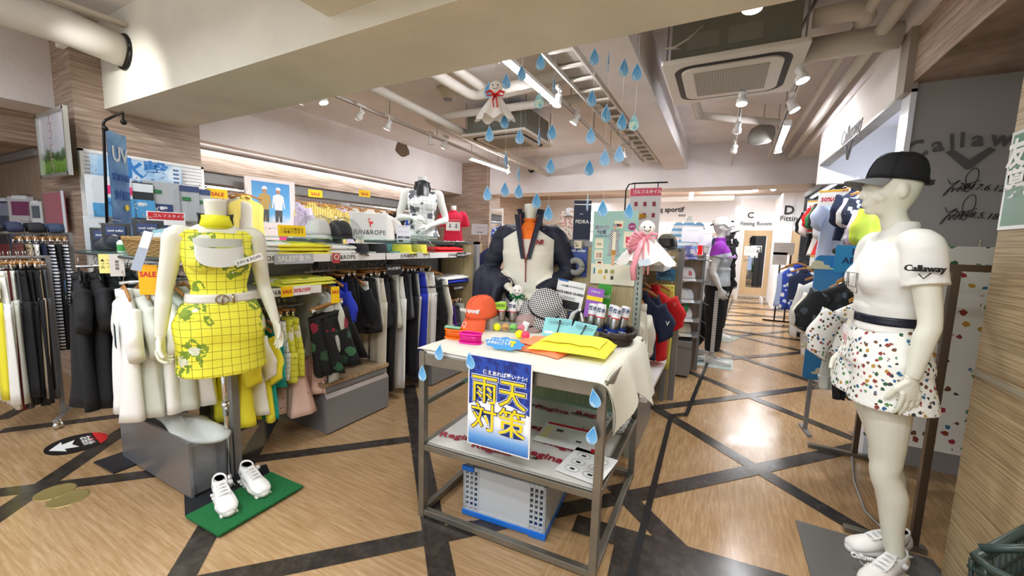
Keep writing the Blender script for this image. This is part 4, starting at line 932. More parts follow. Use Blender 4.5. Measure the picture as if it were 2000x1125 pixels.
# folded goods and visors on the strip shelf
def folded(loc, d, mat, label, layers=3, rz=0, name='folded_shirt', cat='shirt', grp=None, sag=.01, seed=0):
    m = MB(); n = 14; lx, ly, lz = d
    for k in range(layers):
        z0 = lz*k/layers; z1 = lz*(k+1)/layers; R = []
        for i in range(n+1):
            u = i/n; x = -lx/2+lx*u; e = 1-abs(2*u-1)**6*.5; wob = .02*noise.noise(Vector((u*3, k*2.3, seed)))
            hy = ly/2*(1-.04*k)+wob; zt = z1+sag*noise.noise(Vector((u*4+k, seed, 2))); zb = z0+.001
            R.append([(x, -hy, (zb+zt)/2), (x, -hy*.96, zb+.001), (x, -hy*.4, zb), (x, hy*.4, zb), (x, hy*.96, zb+.001), (x, hy, (zb+zt)/2), (x, hy*.95, zt*e+(1-e)*zb), (x, hy*.4, (zt+.006)*e+(1-e)*zb+sag*noise.noise(Vector((u*5, 1+k, seed)))), (x, -hy*.1, (zt+.004)*e+(1-e)*zb+sag*noise.noise(Vector((u*6, 5+k, seed)))), (x, -hy*.6, (zt+.004)*e+(1-e)*zb), (x, -hy*.96, zt*e+(1-e)*zb)])
        m.loft(R)
    o = m.build(name, mat, None, True, loc, rz); tag(o, label, cat, grp); return o
def P3(x, X, z): p = aX(x, 480, X); return Vector((X, p.y, z))
folded(P3(570, -2.68, 1.376), (.34, .40, .075), Ye, 'folded lemon yellow shirts on the white strip shelf', 3, PI/2*0, seed=1)
folded(P3(522, -2.68, 1.376), (.30, .22, .08), Wt, 'folded white shirts at the left of the lemon yellow ones', 3, seed=2)
folded(P3(645, -2.68, 1.376), (.28, .26, .07), floral_m('white_black_print_knit', 'ecece8', ['2a2a2c', '55555a'], 14, .2), 'white cap and printed scarf bundle on the strip shelf', 2, seed=3, name='folded_scarf', cat='scarf')
folded(P3(575, -2.70, 1.158), (.34, .42, .05), YC, 'folded yellow checked clothes on the low shelf over the shorts', 2, seed=4, name='folded_shorts', cat='shorts')
folded(P3(860, -2.68, 1.376), (.30, .46, .05), Rd, 'folded red shirts at the far end of the strip shelf', 2, seed=5)
folded(P3(893, -2.76, 1.376), (.24, .36, .075), Bk, 'folded black shirts behind the red ones', 3, seed=6)
folded(P3(875, -2.72, 1.046), (.34, .5, .035), RB, 'folded royal blue clothes on the small wire shelf', 1, seed=7); folded(P3(875, -2.72, 1.083), (.34, .5, .03), Wt, 'folded white clothes on top of the blue ones on the wire shelf', 1, seed=8)
for x, mcap, lb, z, X in ((622, 'd8d8d6', 'pale grey cap in clear plastic on the glass shelf', 1.50, -2.72), (664, '1c1c20', 'black cap in clear plastic on the glass shelf', 1.50, -2.72), (700, '202024', 'black visor lying on the strip shelf, nearer one', 1.38, -2.62), (735, '2a2a2e', 'black visor lying on the strip shelf, farther one', 1.38, -2.66),
                           (785, 'eee84a', 'yellow visor in plastic on the strip shelf, nearer of two', 1.38, -2.63), (817, 'eee84a', 'yellow visor in plastic on the strip shelf, farther of two', 1.38, -2.63), (762, '8cc4d0', 'pale blue visor behind the black ones on the strip shelf', 1.38, -2.78)):
    p = P3(x, X, z+.012); q = M('capcloth_'+mcap, mcap, .75); c_ = cap(p, math.radians(rnd.uniform(55, 110)), (q, q), lb, visor='visor' in lb, name='visor' if 'visor' in lb else 'cap', cat='visor' if 'visor' in lb else 'cap', sc=1.05 if z > 1.45 else .95)
    if 'plastic' in lb:
        m = MB(); m.loft([[(r*.15*math.cos(a)*(1+.06*math.sin(5*a)), r*.17*math.sin(a)-.03, zz+.01*math.sin(3*a+zz*40)) for a in [2*PI*j/18 for j in range(18)]] for zz, r in ((-.008, .9), (.0, 1.05), (.06, .9), (.115, .6), (.135, .2))]); m.build('plastic_bag', POLY, c_, True)
# signs on the gondola
def board(name, c, w, h, rz, mats, label, cat='sign', tilt=0, t=.004, grp=None):
    """flat card facing local -y, centre c"""
    o = MB().box((0, 0, 0), (w, t, h)).build(name, mats, None, False, c); o.rotation_euler = (tilt, 0, rz); tag(o, label, cat, grp); return o
def tx(o, s, size, m=INK, x=0, z=0, t=.004, **k): return text('lettering', s, size, m, o, (x, -t/2-.0012, z), (PI/2, 0, 0), .0003, **k)
s = board('brand_sign', (-2.74, 2.52, 1.607), .32, .215, math.radians(74), PAPER, 'white box sign with pink flamingo standing on the glass shelf', t=.03)
tx(s, 'JUN&ROPE', .058, INK, 0, -.055, t=.03, space=1.1)
m = MB().tube([(0, -.017, .0), (.002, -.017, .03), (-.012, -.017, .045), (-.012, -.017, .062), (.0, -.017, .066), (.004, -.017, .06)], .003, 6).ell((.012, -.017, .03), (.02, .003, .011)).tube([(.006, -.017, .03), (.008, -.017, -.02)], .0018, 5)
m.build('flamingo_logo', M('flamingo_pink', 'ee4a50', .6), s)
s = board('care_notice', (-2.70, 2.90, 1.55), .13, .17, math.radians(60), M('pale_card', 'e6e4ee', .6), 'white printed notice leaning beside the floral torso', tilt=-.2)
tx(s, '～～～', .03, INK, 0, .07); tx(s, 'ーーーーーー', .018, INK, 0, .02); MB().box((-.03, -.003, -.03), (.05, .001, .02)).box((.03, -.003, -.03), (.05, .001, .02)).box((-.03, -.003, -.065), (.04, .001, .02)).build('print_blocks', INK, s)
s = board('price_card', (-2.60, 1.72, 1.535), .17, .075, math.radians(72), YEL, 'yellow printed card standing on the glass shelf below the poster', tilt=-.15); tx(s, 'こちらの商品は\nご試着できます', .021, INK)
s = board('sale_notice', (-2.49, 1.66, 1.352), .27, .066, PI/2, M('silver_card', 'b8bec8', .4), 'silver excluded-from-sale card clipped to the name strip'); tx(s, 'SALE対象外', .045, PAPER, bold=.02)
s = board('round_mark_card', (-2.49, 1.98, 1.35), .06, .075, PI/2, M('brick_red', 'b8403a', .5), 'small red card with white ring clipped to the name strip'); MB().tube([(.018*math.cos(a), -.004, .008+.018*math.sin(a)) for a in [2*PI*j/16 for j in range(17)]], .003, 5).build('ring', PAPER, s)
s = board('sale_sign', (-2.485, 1.66, 1.14), .2, .062, PI/2, PAPER, 'yellow and white SALE 30% OFF strip on the lower shelf', tilt=0)
MB().box((-.065, -.003, 0), (.08, .002, .068)).build('yellow_block', YEL, s); tx(s, 'SALE', .03, REDINK, -.065, 0, t=.009, bold=.02); tx(s, '30%OFF', .036, REDINK, .04, 0, bold=.02)
for y, z, lb in ((2.55, 1.24, 'black excluded-from-sale card hanging over the middle rail'), (3.55, 1.352, 'black slanted card at the far end of the name strip'), (3.5, 1.0, 'black slanted card on the small wire shelf')):
    s = board('sale_notice', (-2.48, y, z), .17 if y < 3 else .15, .09 if y < 3 else .055, PI/2-.1, BLACK, lb); tx(s, 'SALE対象外', .028, PAPER, 0, .01 if y < 3 else 0)
s = board('sale_tag', (-2.47, 1.95, 1.085), .07, .12, PI/2, YEL, 'yellow SALE tag hanging before the grey top'); tx(s, 'SALE', .028, REDINK, 0, .02, bold=.03)
# plastic bag pile on the near plinth
m = MB(); m.loft([[(r*.36*math.cos(a)*(1+.1*math.sin(3*a)), r*.10*math.sin(a)*(1+.2*math.sin(4*a)), z+.02*math.sin(2*a)) for a in [2*PI*j/24 for j in range(24)]] for z, r in ((.0, .7), (.01, 1), (.03, 1.02), (.045, .7), (.05, .2))])
tag(m.build('plastic_bag_pile', glassm('hazy_plastic', 'e8ece8', .2, .45), None, True, (-2.80, 1.15, .315)), 'crumpled clear plastic bags lying on the near grey plinth', 'plastic bag')

# ---- near end of the gondola: white polos and black tops on short rails
mb = MB().cyl((-3.07, .97, 1.20), (-3.07, 1.40, 1.20), .010, 10).cyl((-3.72, .97, 1.26), (-3.72, 1.40, 1.26), .010, 10).cyl((-3.72, 1.36, 1.26), (-3.33, 1.36, 1.26), .010, 8).cyl((-3.07, 1.36, 1.20), (-3.33, 1.36, 1.20), .010, 8).cyl((-3.33, 1.36, 0), (-3.33, 1.36, 1.26), .012, 8)
tag(mb.build('hanging_bar', CHROME, None, True), 'chrome bar holding the black tops and white polo shirts', 'rail')
for i, lb in enumerate(('white polo shirt in front of the white row, with dark hang tag', 'second white polo shirt in the row by the yellow dress', 'third white polo shirt in the row by the yellow dress', 'fourth white polo shirt in the row by the yellow dress', 'last white polo shirt of the row, its hem fanned toward the yellow dress')):
    o = garment('shirt', (-3.07+i*.018, .99+i*.065, 1.135), math.radians(-12+i*3), Wt if i % 2 == 0 else LG, lb, 'white polo shirts hung beside the yellow dress', .44, .71, .045, tilt=-.02*i)
    if i == 0: MB().box((.10, -.062, -.22), (.06, .003, .13), r=(0, .1, 0)).box((.075, -.065, -.2), (.03, .002, .09), 1, r=(0, .1, 0)).build('hang_tag', [M('dark_teal_tag', '1c3a44', .5), PAPER], o)
for i, lb in enumerate(('black top at the front of the black row, behind the grey neck card', 'second black top in the row left of the white polos', 'third black top in the row left of the white polos', 'black top nearest the white polos, with white script on the hem')):
    o = garment('shirt', (-3.74+i*.02, .99+i*.075, 1.19), math.radians(-14+i*4), Bk, lb, 'black tops on the bar left of the white polos', .42, .86, .045, dark=True)
    q = MB(); q.prism([(-.09, -.17), (.09, -.17), (.10, -.10), (.07, .03), (.035, .045), (.035, -.02), (-.035, -.02), (-.035, .045), (-.07, .03), (-.10, -.10)], .003, 0, 'y', -.065); nc = q.build('neck_card', M('charcoal_card', '2b3138', .5), o)
    MB().box((.045, -.068, -.045), (.045, .002, .05)).build('blue_label', M('label_blue', '2a6fc4', .5), nc)
    if i == 0:
        text('lettering', 'ICE TOUCH', .028, M('label_blue', '2a6fc4', .5), nc, (0, -.069, -.09), (PI/2, 0, 0), .0003); text('lettering', 'Tommy Summer', .02, PAPER, nc, (.01, -.069, -.135), (PI/2, 0, 0), .0003, shear=.3)
    if i == 3: text('lettering', 'Tommy Armour', .05, PAPER, o, (.13, -.066, -.62), (PI/2, -PI/2+.1, 0), .0003, shear=.3)
# ================================================================ LEFT CORNER
# framed picture on the column
o = empty('framed_picture', aY(107, 285, 1.33), 0, 'silver framed landscape photo hanging on the wood column', 'picture')
a_, b_, c_, d_ = [aY(x, y, 1.30) for x, y in ((70, 228), (133, 222), (143, 341), (84, 350))]
M4 = frame_of(d_, c_, a_); W_ = (c_-d_).length; H_ = (a_-d_).length
o.matrix_world = M4 @ Matrix.Translation((W_/2, H_/2, 0)); W_ *= .93
def pic_f(nt, s, v):
    n = nz(nt, v, 9, 4); y = math_(nt, 'ADD', s[1], math_(nt, 'MULTIPLY', math_(nt, 'SUBTRACT', n, .5), .22))
    return ramp(nt, math_(nt, 'ADD', math_(nt, 'MULTIPLY', y, 2.0), .5), [(0, lin('4f7a2e')), (.18, lin('6d9a44')), (.26, lin('2f4a28')), (.36, lin('5e7a5e')), (.42, lin('b9c0cc')), (1, lin('d6d6e0'))])
MB().box((0, 0, 0), (W_-.05, H_-.05, .01)).build('photo_print', PM('landscape_photo', pic_f, .25), o)
m = MB(); [m.box((sx*(W_/2-.012), 0, .006), (.028, H_, .03)) for sx in (-1, 1)]; [m.box((0, sy*(H_/2-.012), .006), (W_, .028, .03)) for sy in (-1, 1)]; m.build('frame', M('silver_frame', 'c4c6c0', .3, .7), o)
m = MB()
for i in range(9): m.box((-.05+.012*math.sin(i*2), .24-.06*i, .008), (.09*(.6+.3*math.sin(i*1.7)**2), .006, .002)); m.box((-.05+.03*math.sin(i), .22-.06*i, .008), (.006, .05, .002))
m.build('faint_writing', M('faded_pink', 'b9a0a0', .6), o)
# thermostat box
p = aY(120, 52, 1.38); t = empty('wall_vent_box', p, 0, 'small white slotted box high on the wood column', 'vent'); MB().box((0, 0, 0), (.16, .05, .22)).box((.02, -.01, -.13), (.14, .05, .08)).build('housing', WPLAS, t, bevel=.006); m = MB(); [m.box((-.05+.025*i, -.027, -.03), (.008, .004, .03)) for i in range(5)]; m.build('slots', BLACKM, t)
# big duct and rail overhead
a = aY(-60, 20, .95); b_ = aY(238, 82, 1.60)
D1 = empty('air_duct', (0, 0, 0), 0, 'thick white duct running into the beam above the wood column', 'duct'); MB().tube([(-5.2, .3, 3.16), (-4.9, .9, 3.13), (-4.66, 1.3, 3.06), (-4.60, 1.61, 3.0)], [.13, .13, .13, .125], 20).build('duct_body', M('duct_white', 'd8d4cc', .7), D1, True)
m = MB(); m.tube([(-4.60+.135*math.cos(t), 1.60, 3.0+.135*math.sin(t)) for t in [2*PI*i/20 for i in range(21)]], .012, 6); m.build('gasket', BLACKM, D1, True)
tag(MB().box((-4.55, .95, 3.19), (.03, 1.3, .02)).box((-4.5, .95, 3.19), (.012, 1.3, .03)).build('lighting_rail', M('rail_beige', 'bdb5a8', .5)), 'beige lighting rail beside the thick duct', 'rail')
# slat wall on the column
sw = empty('slat_wall', (-5.06, 1.88, 0), 0, 'white slatted display panel on the wood column', 'display panel')
m = MB(); m.bb((0-.03, -.46, 1.15), (-.01, .46, 2.19)); k = 0
z = 1.16
while z < 2.18: m.bb((-.01, -.45, z), (.008, .45, z+.028)); z += .034
m.build('slats', M('slat_white', 'e9e9ea', .5), sw); MB().bb((-.03, -.475, 1.12), (.012, -.45, 2.21)).bb((-.03, .45, 1.12), (.012, .475, 2.21)).bb((-.03, -.475, 2.19), (.012, .475, 2.21)).build('frame', WPLAS, sw)
def sky_f(nt, s, v): return ramp(nt, nz(nt, v, 6, 4), [(.3, lin('6fa8dc')), (.5, lin('a9cdea')), (.65, lin('dcecf6'))])
SKYB = PM('pale_sky_print', sky_f, .4); DB2 = M('deep_blue_ink', '1f5fb0', .5)
h = MB().box((0, 0, 0), (.68, .006, .235)).build('header_sign', SKYB, None, False, (-5.025, 1.80, 2.055), PI/2); tag(h, 'pale blue header sign with bold blue characters on the slat panel', 'sign')
tx(h, '氷撃', .20, M('header_blue', '2a78c2', .5), .03, .02, .006, bold=.03); tx(h, 'と風で驚異の冷感が持続', .042, DB2, .05, -.09, .006); MB().box((.29, -.0045, -.0), (.07, .002, .2)).build('icon_column', M('pale_icon', 'e8f2fa', .5), h); m = MB(); [m.box((.29, -.006, .075-.04*i), (.05, .001, .022)) for i in range(5)]; m.build('icons', M('steel_blue', '5a7da8', .5), h)
def pack(c, w, h_, rz, back, items, label, grp=None, tilt=0, bulge=.02, name='garment_pack', hang=True):
    o = empty(name, c, rz, label, 'package', grp); o.rotation_euler.y = tilt
    MB().box((0, .004, 0), (w*.92, .012, h_*.9)).build('card', back, o, bevel=.003)
    m = MB(); G = [[(w/2*u, -bulge*(1-u**4)*(1-v**4)-.008-.004*noise.noise(Vector((u*5, v*5, c[0]*9))), h_/2*v) for v in [-1+2*j/8 for j in range(9)]] for u in [-1+2*i/8 for i in range(9)]]
    m.loft(G, 0, False, False); m.build('plastic_sleeve', POLY, o, True)
    for it in items:
        kind = it[0]
        if kind == 'b': MB().box((it[1]*w, -.006, it[2]*h_), (it[3]*w, .008, it[4]*h_)).build('print_block', it[5], o)
        if kind == 't': text('lettering', it[1], it[4]*h_, it[5], o, (it[2]*w, -.0115, it[3]*h_), (PI/2, 0, 0), .0003, bold=.02)
    if hang: MB().tube([(0, .075, h_/2+.01), (0, -.05, h_/2+.012), (0, -.055, h_/2+.025)], .003, 6).build('hook', CHROME, o)
    return o
HP = M('hot_pink', 'f0207a', .5); CAR = M('card_sky', '4fa3dc', .4); CDB = M('card_navy', '20386e', .4); GRT = M('grey_tee', 'b9bcc2', .7); LBT = M('light_card', 'e6edf4', .5)
zU = 1.80; zL = 1.45; X_ = -4.93
for (x, zc, w, h_, bk, its, lb) in ((190, zU, .14, .40, LBT, [('b', .1, -.3, .6, .3, CAR)], 'narrow stack of blue and white packs at the slat panel left edge'),
        (222, zU, .29, .40, LBT, [('b', 0, .17, .9, .18, HP), ('b', 0, -.22, .96, .42, CAR), ('t', '氷撃', 0, -.15, .2, DB2)], 'clear pack with hot pink band and blue characters'),
        (268, zU-.01, .27, .38, M('card_black', '1d1f24', .5), [('b', 0, .32, .9, .2, LBT), ('b', 0, -.2, .96, .45, CAR), ('t', '氷撃', 0, -.15, .2, PAPER)], 'clear pack with black shirt and pale blue label'),
        (318, zU, .30, .42, GRT, [('b', -.1, -.25, .7, .38, CDB), ('t', '氷撃', -.1, -.2, .16, PAPER), ('b', -.15, .22, .26, .08, Gn)], 'clear pack with grey shirt and navy label'),
        (362, zU, .27, .40, GRT, [('b', 0, .38, .9, .14, CDB), ('b', .05, .12, .26, .09, Gn)], 'clear pack with grey shirt and dark top band'), (388, zU-.01, .24, .38, GRT, [('b', 0, .38, .9, .14, CDB), ('b', .1, .1, .26, .09, Gn)], 'clear pack of grey shirt farthest along the panel'),
        (182, zL, .15, .38, LBT, [('b', 0, -.25, .5, .4, CAR)], 'narrow blue and white pack low at the panel left edge'), (262, zL+.03, .24, .30, CAR, [('b', 0, .35, .9, .2, M('card_black', '1d1f24', .5))], 'pale blue pack behind the black neck coolers'), (300, zL+.02, .22, .28, CDB, [('b', 0, .1, .6, .3, LBT)], 'navy card pack above the wicker basket')):
    p = aX(x, 400, X_); pack((X_, p.y, zc), w, h_, PI/2-.1, bk, its, lb)
p = aY(330, 438, 1.42); s = board('magazine_sign', (-4.35, 1.72, 1.62), .26, .115, PI/2-.25, PAPER, 'small sign with red band of katakana above the wicker basket'); MB().box((0, -.003, .02), (.24, .002, .06)).build('red_band', REDINK, s); tx(s, 'ゴルフスタイル', .032, PAPER, .02, .02, t=.008)
for x, y, lb in ((205, 470, 'black neck cooler pack on black hang card, left one'), (228, 462, 'black neck cooler pack beside the green bottle'), (290, 458, 'black neck pack on black hang card above the basket')):
    p = aY(x, y, 1.18); q = pack(p, .17, .20, .9, M('card_black', '1d1f24', .5), [('b', 0, .2, .6, .28, CDB), ('t', 'cool collar', 0, .2, .10, PAPER)], lb, name='neck_cooler_pack', bulge=.035)
    MB().ell((0, -.01, -.03), (.065, .03, .055)).build('folded_cooler', M('dark_navy_gloss', '191c2c', .3), q, True)
# rounded glass end shelf with basket
t = empty('glass_end_shelf', (-3.2, 1.16, 1.345), 0, 'rounded glass shelf with dark edge carrying basket and neck coolers', 'shelf')
out = [(-.66+.12*math.cos(a), .16*math.sin(a)) for a in [PI/2+PI*j/12 for j in range(13)]]+[(.55, -.16), (.55, .16)]
MB().prism(out, .010).build('glass', GLASS, t); m = MB().tube([(x, y, .005) for x, y in out[:14]], .009, 6); m.build('edge_strip', M('smoked_edge', '3c4244', .2), t, True)
MB().cyl((.1, 0.1, -.0), (.1, .1, -.10), .008, 8).cyl((-.5, .1, 0), (-.5, .1, -.10), .008, 8).build('bracket', CHROME, t)
def basket(loc, rz, w, d, h, mat, label, flare=1.12, rim=.012, grp=None):
    t = empty('wicker_basket', loc, rz, label, 'basket', grp)
    def rr(k, z, n=44, e=3.2): return sup(n, w/2*k, d/2*k, 0, 0, z, e)
    m = MB(); rows = 9
    for i in range(rows):
        z = .006+(h-.012)*i/(rows-1); k = 1+(flare-1)*i/(rows-1); P = rr(k, z); P = [(x*(1+.018*(-1)**(j+i)), y*(1+.018*(-1)**(j+i)), z) for j, (x, y, z) in enumerate(P)]; m.tube(P+[P[0]], h/rows*.62, 6)
    m.build('woven_side', mat, t, True)
    m = MB(); 
    for s in (0, .5):
        P = rr(flare*1.01, h, 60); m.tube([(x, y, z+rim*.6*math.sin(j*1.3+s*6)) for j, (x, y, z) in enumerate(P+[P[0]])], rim*.8, 6)
    m.build('rim', mat, t, True); MB().prism([(x*.98, y*.98) for x, y, z in rr(1, 0)], .008).build('bottom', mat, t)
    return t
basket((-2.98, 1.17, 1.357), .15, .44, .24, .10, M('wicker_tan', '9a7a48', .6), 'tan wicker basket on the rounded glass shelf')
for x, c, lb in ((-3.08, '8fc0cc', 'pale blue pack standing in the tan basket'), (-2.95, '6b2f38', 'maroon patterned pack standing in the tan basket'), (-2.86, 'c9ccd0', 'grey pack standing in the tan basket')):
    pack((x, 1.18, 1.45), .12, .15, .2, M('c'+c, c, .5), [('b', 0, .2, .8, .2, LBT)], lb, tilt=.2*(x+2.95)*5, hang=False)
b = empty('lotion_bottle', aY(240, 497, 1.12)+Vector((0, 0, .0)), 0, 'small clear bottle with green label beside the tan basket', 'bottle'); b.location.z = 1.357
m = MB().lathe([(.022, 0), (.026, .004), (.026, .07), (.014, .085)], 18).build('bottle_body', M('bottle_clear', 'd9e4d8', .1), b, True); MB().lathe([(.0265, .015), (.0265, .055)], 18, cap=False).build('label', M('bottle_green', '3f9a4a', .5), b, True); MB().lathe([(.015, .085), (.015, .115), (.012, .118)], 16).build('bottle_cap', BLACK, b, True)
for x, y, c, w, h_, s_, lb in ((212, 515, 'f4ea90', .085, .115, '▲ ー ー\n✓ ー ー\n△ ー ー', 'yellow handwritten card hanging from the rounded glass shelf'), (229, 518, 'd8d4d0', .065, .13, '▦\n▤\n▦', 'photo strip card beside the yellow handwritten card')):
    p = aY(x, y, .99); s = board('price_card', p, w, h_, .95, M('c'+c, c, .6), lb); tx(s, s_, .02, INK if 'yellow' in lb else DG, 0, .0)
p = aY(278, 490, .93); s = board('size_guide_card', p, .04, .21, 1.0, M('grey_blue_card', 'aab4c8', .6), 'long curled white and blue card leaning before the tan basket', tilt=-.25); s.rotation_euler = (-.25, .25, 1.0); MB().box((0, -.003, .06), (.036, .002, .09)).build('white_half', PAPER, s)
s = board('sale_tag', (-2.86, 1.03, 1.23), .10, .17, .6, M('orange_yellow', 'ffb400', .6), 'orange SALE tag hanging left of the mannequin arm'); tx(s, 'SALE', .04, REDINK, 0, .03, bold=.03)
# UV banner on a black stand
b = empty('hanging_banner', (0, 0, 0), 0, 'narrow blue UV banner hanging from a black arm before the slat panel', 'banner')
q0 = aY(210, 460, 1.22); q1 = aY(202, 240, 1.22); q2 = aY(240, 219, 1.35)
MB().tube([q0, q1, q1+Vector((.01, .01, .02)), q2], .009, 8).tube([q2-Vector((0, 0, .0)), q2-Vector((0, 0, .06))], .006, 6).ell(q2-Vector((0, 0, .07)), (.02, .02, .02)).ell(q1+Vector((.02, 0, -.04)), (.018, .018, .018)).cyl(q0, (q0.x, q0.y, 1.36), .009, 8).build('stand_arm', BLACKM, b, True)
fa, fb = aY(206, 252, 1.22), aY(243, 244, 1.37); fb.z = fa.z; L_ = .66; G = []
for i in range(13):
    t = i/12; z = -L_*t; row_ = []
    for j in range(5):
        u = j/4; p = fa.lerp(fb, u); row_.append((p.x+.006*math.sin(u*6), p.y, p.z+z))
    G.append(row_)
def uvf(nt, s, v): return ramp(nt, math_(nt, 'ADD', nz(nt, v, 4, 3), math_(nt, 'MULTIPLY', math_(nt, 'SUBTRACT', s[2], 1.9), .4)), [(.25, lin('2a62a8')), (.45, lin('5c94cc')), (.55, lin('7cb0e0')), (.75, lin('b8d6ee'))])
m = MB().loft(G, 0, False, False); m.loft([[(x, y+.003, z) for x, y, z in r] for r in G], 0, False, False); bn = m.build('banner_cloth', PM('uv_blue', uvf, .4), b, True)
fr = frame_of(fa, fb, fa+Vector((0, 0, 1)))
for s_, dz_, sz, mm in (('UV', -.16, .15, LBT), ('紫外線', -.32, .055, DB2), ('対策', -.45, .075, DB2)):
    t = text('lettering', s_, sz, mm, bn, (0, 0, 0), (0, 0, 0), .001, bold=.02, sx=.6 if s_ == 'UV' else .8); t.matrix_basis = fr @ Matrix.Translation(((fb-fa).length*.55, dz_, .010)) @ Matrix.Scale((fb-fa).length/({'UV': .24, '紫外線': .19, '対策': .19}[s_]), 4, (1, 0, 0))
m = MB(); n = 20; m.add([(0, 0, 0)]+[((.035 if i % 2 else .022)*math.cos(2*PI*i/n), (.035 if i % 2 else .022)*math.sin(2*PI*i/n), 0) for i in range(n)], [(0, i+1, (i+1) % n+1) for i in range(n)]); t = m.build('sun_mark', M('sun_yellow', 'f8e03a', .5), bn); t.matrix_basis = fr @ Matrix.Translation(((fb-fa).length*.72, -.53, .010)) @ Matrix.Scale(.8, 4)
# packages hanging at far left
for (x, y, w, h_, c1, c2, lb) in ((8, 415, .3, .34, '3b4560', '8a90a8', 'blue-grey folded garment pack at the far left edge'), (42, 414, .36, .36, 'c9c4c8', '7a2a5c', 'pack of white garment with purple-red print left of the pink pack'), (72, 420, .14, .3, 'd8d8dc', '55606c', 'narrow pale pack between the purple and the pink packs'), (5, 470, .34, .38, '7c2430', '23252c', 'maroon and black pack in the lower left row'), (35, 470, .24, .38, '2c3350', '59607c', 'dark navy pack in the lower left row'), (58, 463, .3, .3, '4a5058', '8f959c', 'grey pack at the right end of the lower left row')):
    p = aY(x, y, 1.36); pack(p, w, h_, .35, M('p'+c1, c1, .6), [('b', 0, .1, .6, .4, M('p'+c2, c2, .6)), ('b', 0, .42, .5, .1, LBT)], lb, bulge=.03)
p = aY(107, 415, 1.34); pack(p, .42, .40, .1, M('dusty_pink', 'a85a68', .6), [('b', .44, 0, .08, .95, LBT)], 'dusty pink folded pack hanging on the wood column under the framed picture', tilt=-.03)
# grey double rail rack with trousers
r = empty('trouser_rack', (0, 0, 0), 0, 'grey double rail rack on casters crowded with trousers', 'clothes rack')
MB().box((-4.45, 1.02, .685), (.03, .025, 1.23)).build('front_post', GREYM, r); MB().box((-4.45, .40, .685), (.03, .025, 1.23)).build('front_post', GREYM, r); MB().box((-4.93, 1.27, .77), (.03, .025, 1.40)).build('rear_post', GREYM, r); MB().box((-4.93, .40, .77), (.03, .025, 1.4)).build('rear_post', GREYM, r)
MB().cyl((-4.45, .38, 1.29), (-4.45, 1.03, 1.29), .012, 10).build('front_rail', GREYM, r); MB().cyl((-4.93, .38, 1.46), (-4.93, 1.28, 1.46), .012, 10).cyl((-4.93, .38, 1.22), (-4.93, 1.28, 1.22), .006, 8).build('rear_rail', GREYM, r)
MB().tube([(-4.30, .94, .075), (-5.05, 1.34, .075)], .018, 4).tube([(-4.30, .36, .075), (-5.05, .42, .075)], .018, 4).build('foot_bar', GREYM, r)
for q in ((-4.33, .96), (-5.0, 1.31), (-4.33, .36)): MB().at((q[0], q[1], .03)).cyl((-.012, 0, 0), (.012, 0, 0), .028, 16).box((0, 0, .03), (.03, .03, .03)).build('caster', CHROME, r, True)
cols = [('fluorescent yellow', Ye), ('white', Wt), ('grey', Gy), ('cream', Cr), ('maroon', Mn), ('off-white', LG), ('charcoal', DG), ('black', Bk), ('black', Bk), ('black', Bk), ('black', Bk), ('black', Bk), ('beige', Be), ('black', Bk), ('dark grey', DG)]
for i, (nm, mm) in enumerate(cols):
    y = .985-.0165*(len(cols)-1-i); o = garment('pants', (-4.47+rnd.uniform(-.03, .03), y, 1.20), rnd.uniform(-.08, .08), mm, '%s trousers hanging on the front rail of the grey rack at left' % nm if nm == 'black' else '%s trousers on the front rail of the grey rack at left' % nm, None, .34, .95+rnd.uniform(-.06, .06), .02)
    if nm in ('white', 'maroon', 'black') and i in (1, 4, 9): MB().box((.12, -.03, -.12), (.07, .003, .10)).build('price_tag', PAPER, o)
for i, (nm, mm) in enumerate((('brown', Br), ('tan', Be), ('white', Wt), ('navy', Nv), ('navy and white striped, nearer', NS), ('black', Bk), ('navy and white striped, farther', NS))):
    garment('pants', (-4.93, .98+.04*i, 1.37), 0, mm, '%s leggings on the rear rail of the grey rack' % nm, None, .30, .88, .022)
for i, c in enumerate(('8a3a40', '3c4048', '2c3450', '202228', '3a4a66')):
    y = .75+.11*i; folded((-4.95, y, 1.47), (.12, .09, .07), M('p'+c, c, .7), ['maroon', 'charcoal', 'navy', 'black', 'blue'][i]+' folded sock pack clipped above the rear trouser rail', 1, name='sock_pack', cat='package', seed=i)
# floor marks and plates
f = empty('floor_decal', (-3.94, .95, .0012), 0, 'black oval floor sticker with white arrow and red top', 'sticker')
A1, A2 = aZ(85, 884), aZ(210, 850); cc = (A1+A2)/2; f.location = (cc.x, cc.y, .0012); dirv = (A2-A1); ang = math.atan2(dirv.y, dirv.x); f.rotation_euler.z = ang; rl = dirv.length/2
def ellp(n, a, b, x0=-2, x1=2): return [(max(x0, min(x1, math.cos(2*PI*i/n)))*a, math.sin(2*PI*i/n)*b, 0) for i in range(n)]
WD = rl*.0+.17
def decal(nm, pts, z, m_): return MB().prism([(x, y) for x, y in pts], .001, 0, 'z', z).build(nm, m_, f)
decal('oval', [(p[0], p[1]) for p in ellp(40, rl, WD)], 0, M('sticker_black', '18181a', .35)); a0 = math.acos(.62)
decal('red_cap', [(rl*.99*math.cos(a), WD*.99*math.sin(a)) for a in [-a0+2*a0*i/16 for i in range(17)]], .0011, M('sticker_red', 'd8232a', .35))
k = rl/.2
decal('arrow', [(-.17*k, 0), (-.08*k, .10), (-.085*k, .045), (-.0*k, .075), (-.03*k, 0), (-.0*k, -.075), (-.085*k, -.045), (-.08*k, -.10)], .0011, WPLAS)
text('lettering', 'お会計', .062, WPLAS, f, (.06*k, 0, .0024), (0, 0, -PI/2), .0003, bold=.02); text('lettering', 'レジ', .05, REDINK, f, (.105*k, 0, .0024), (0, 0, -PI/2), .0003)
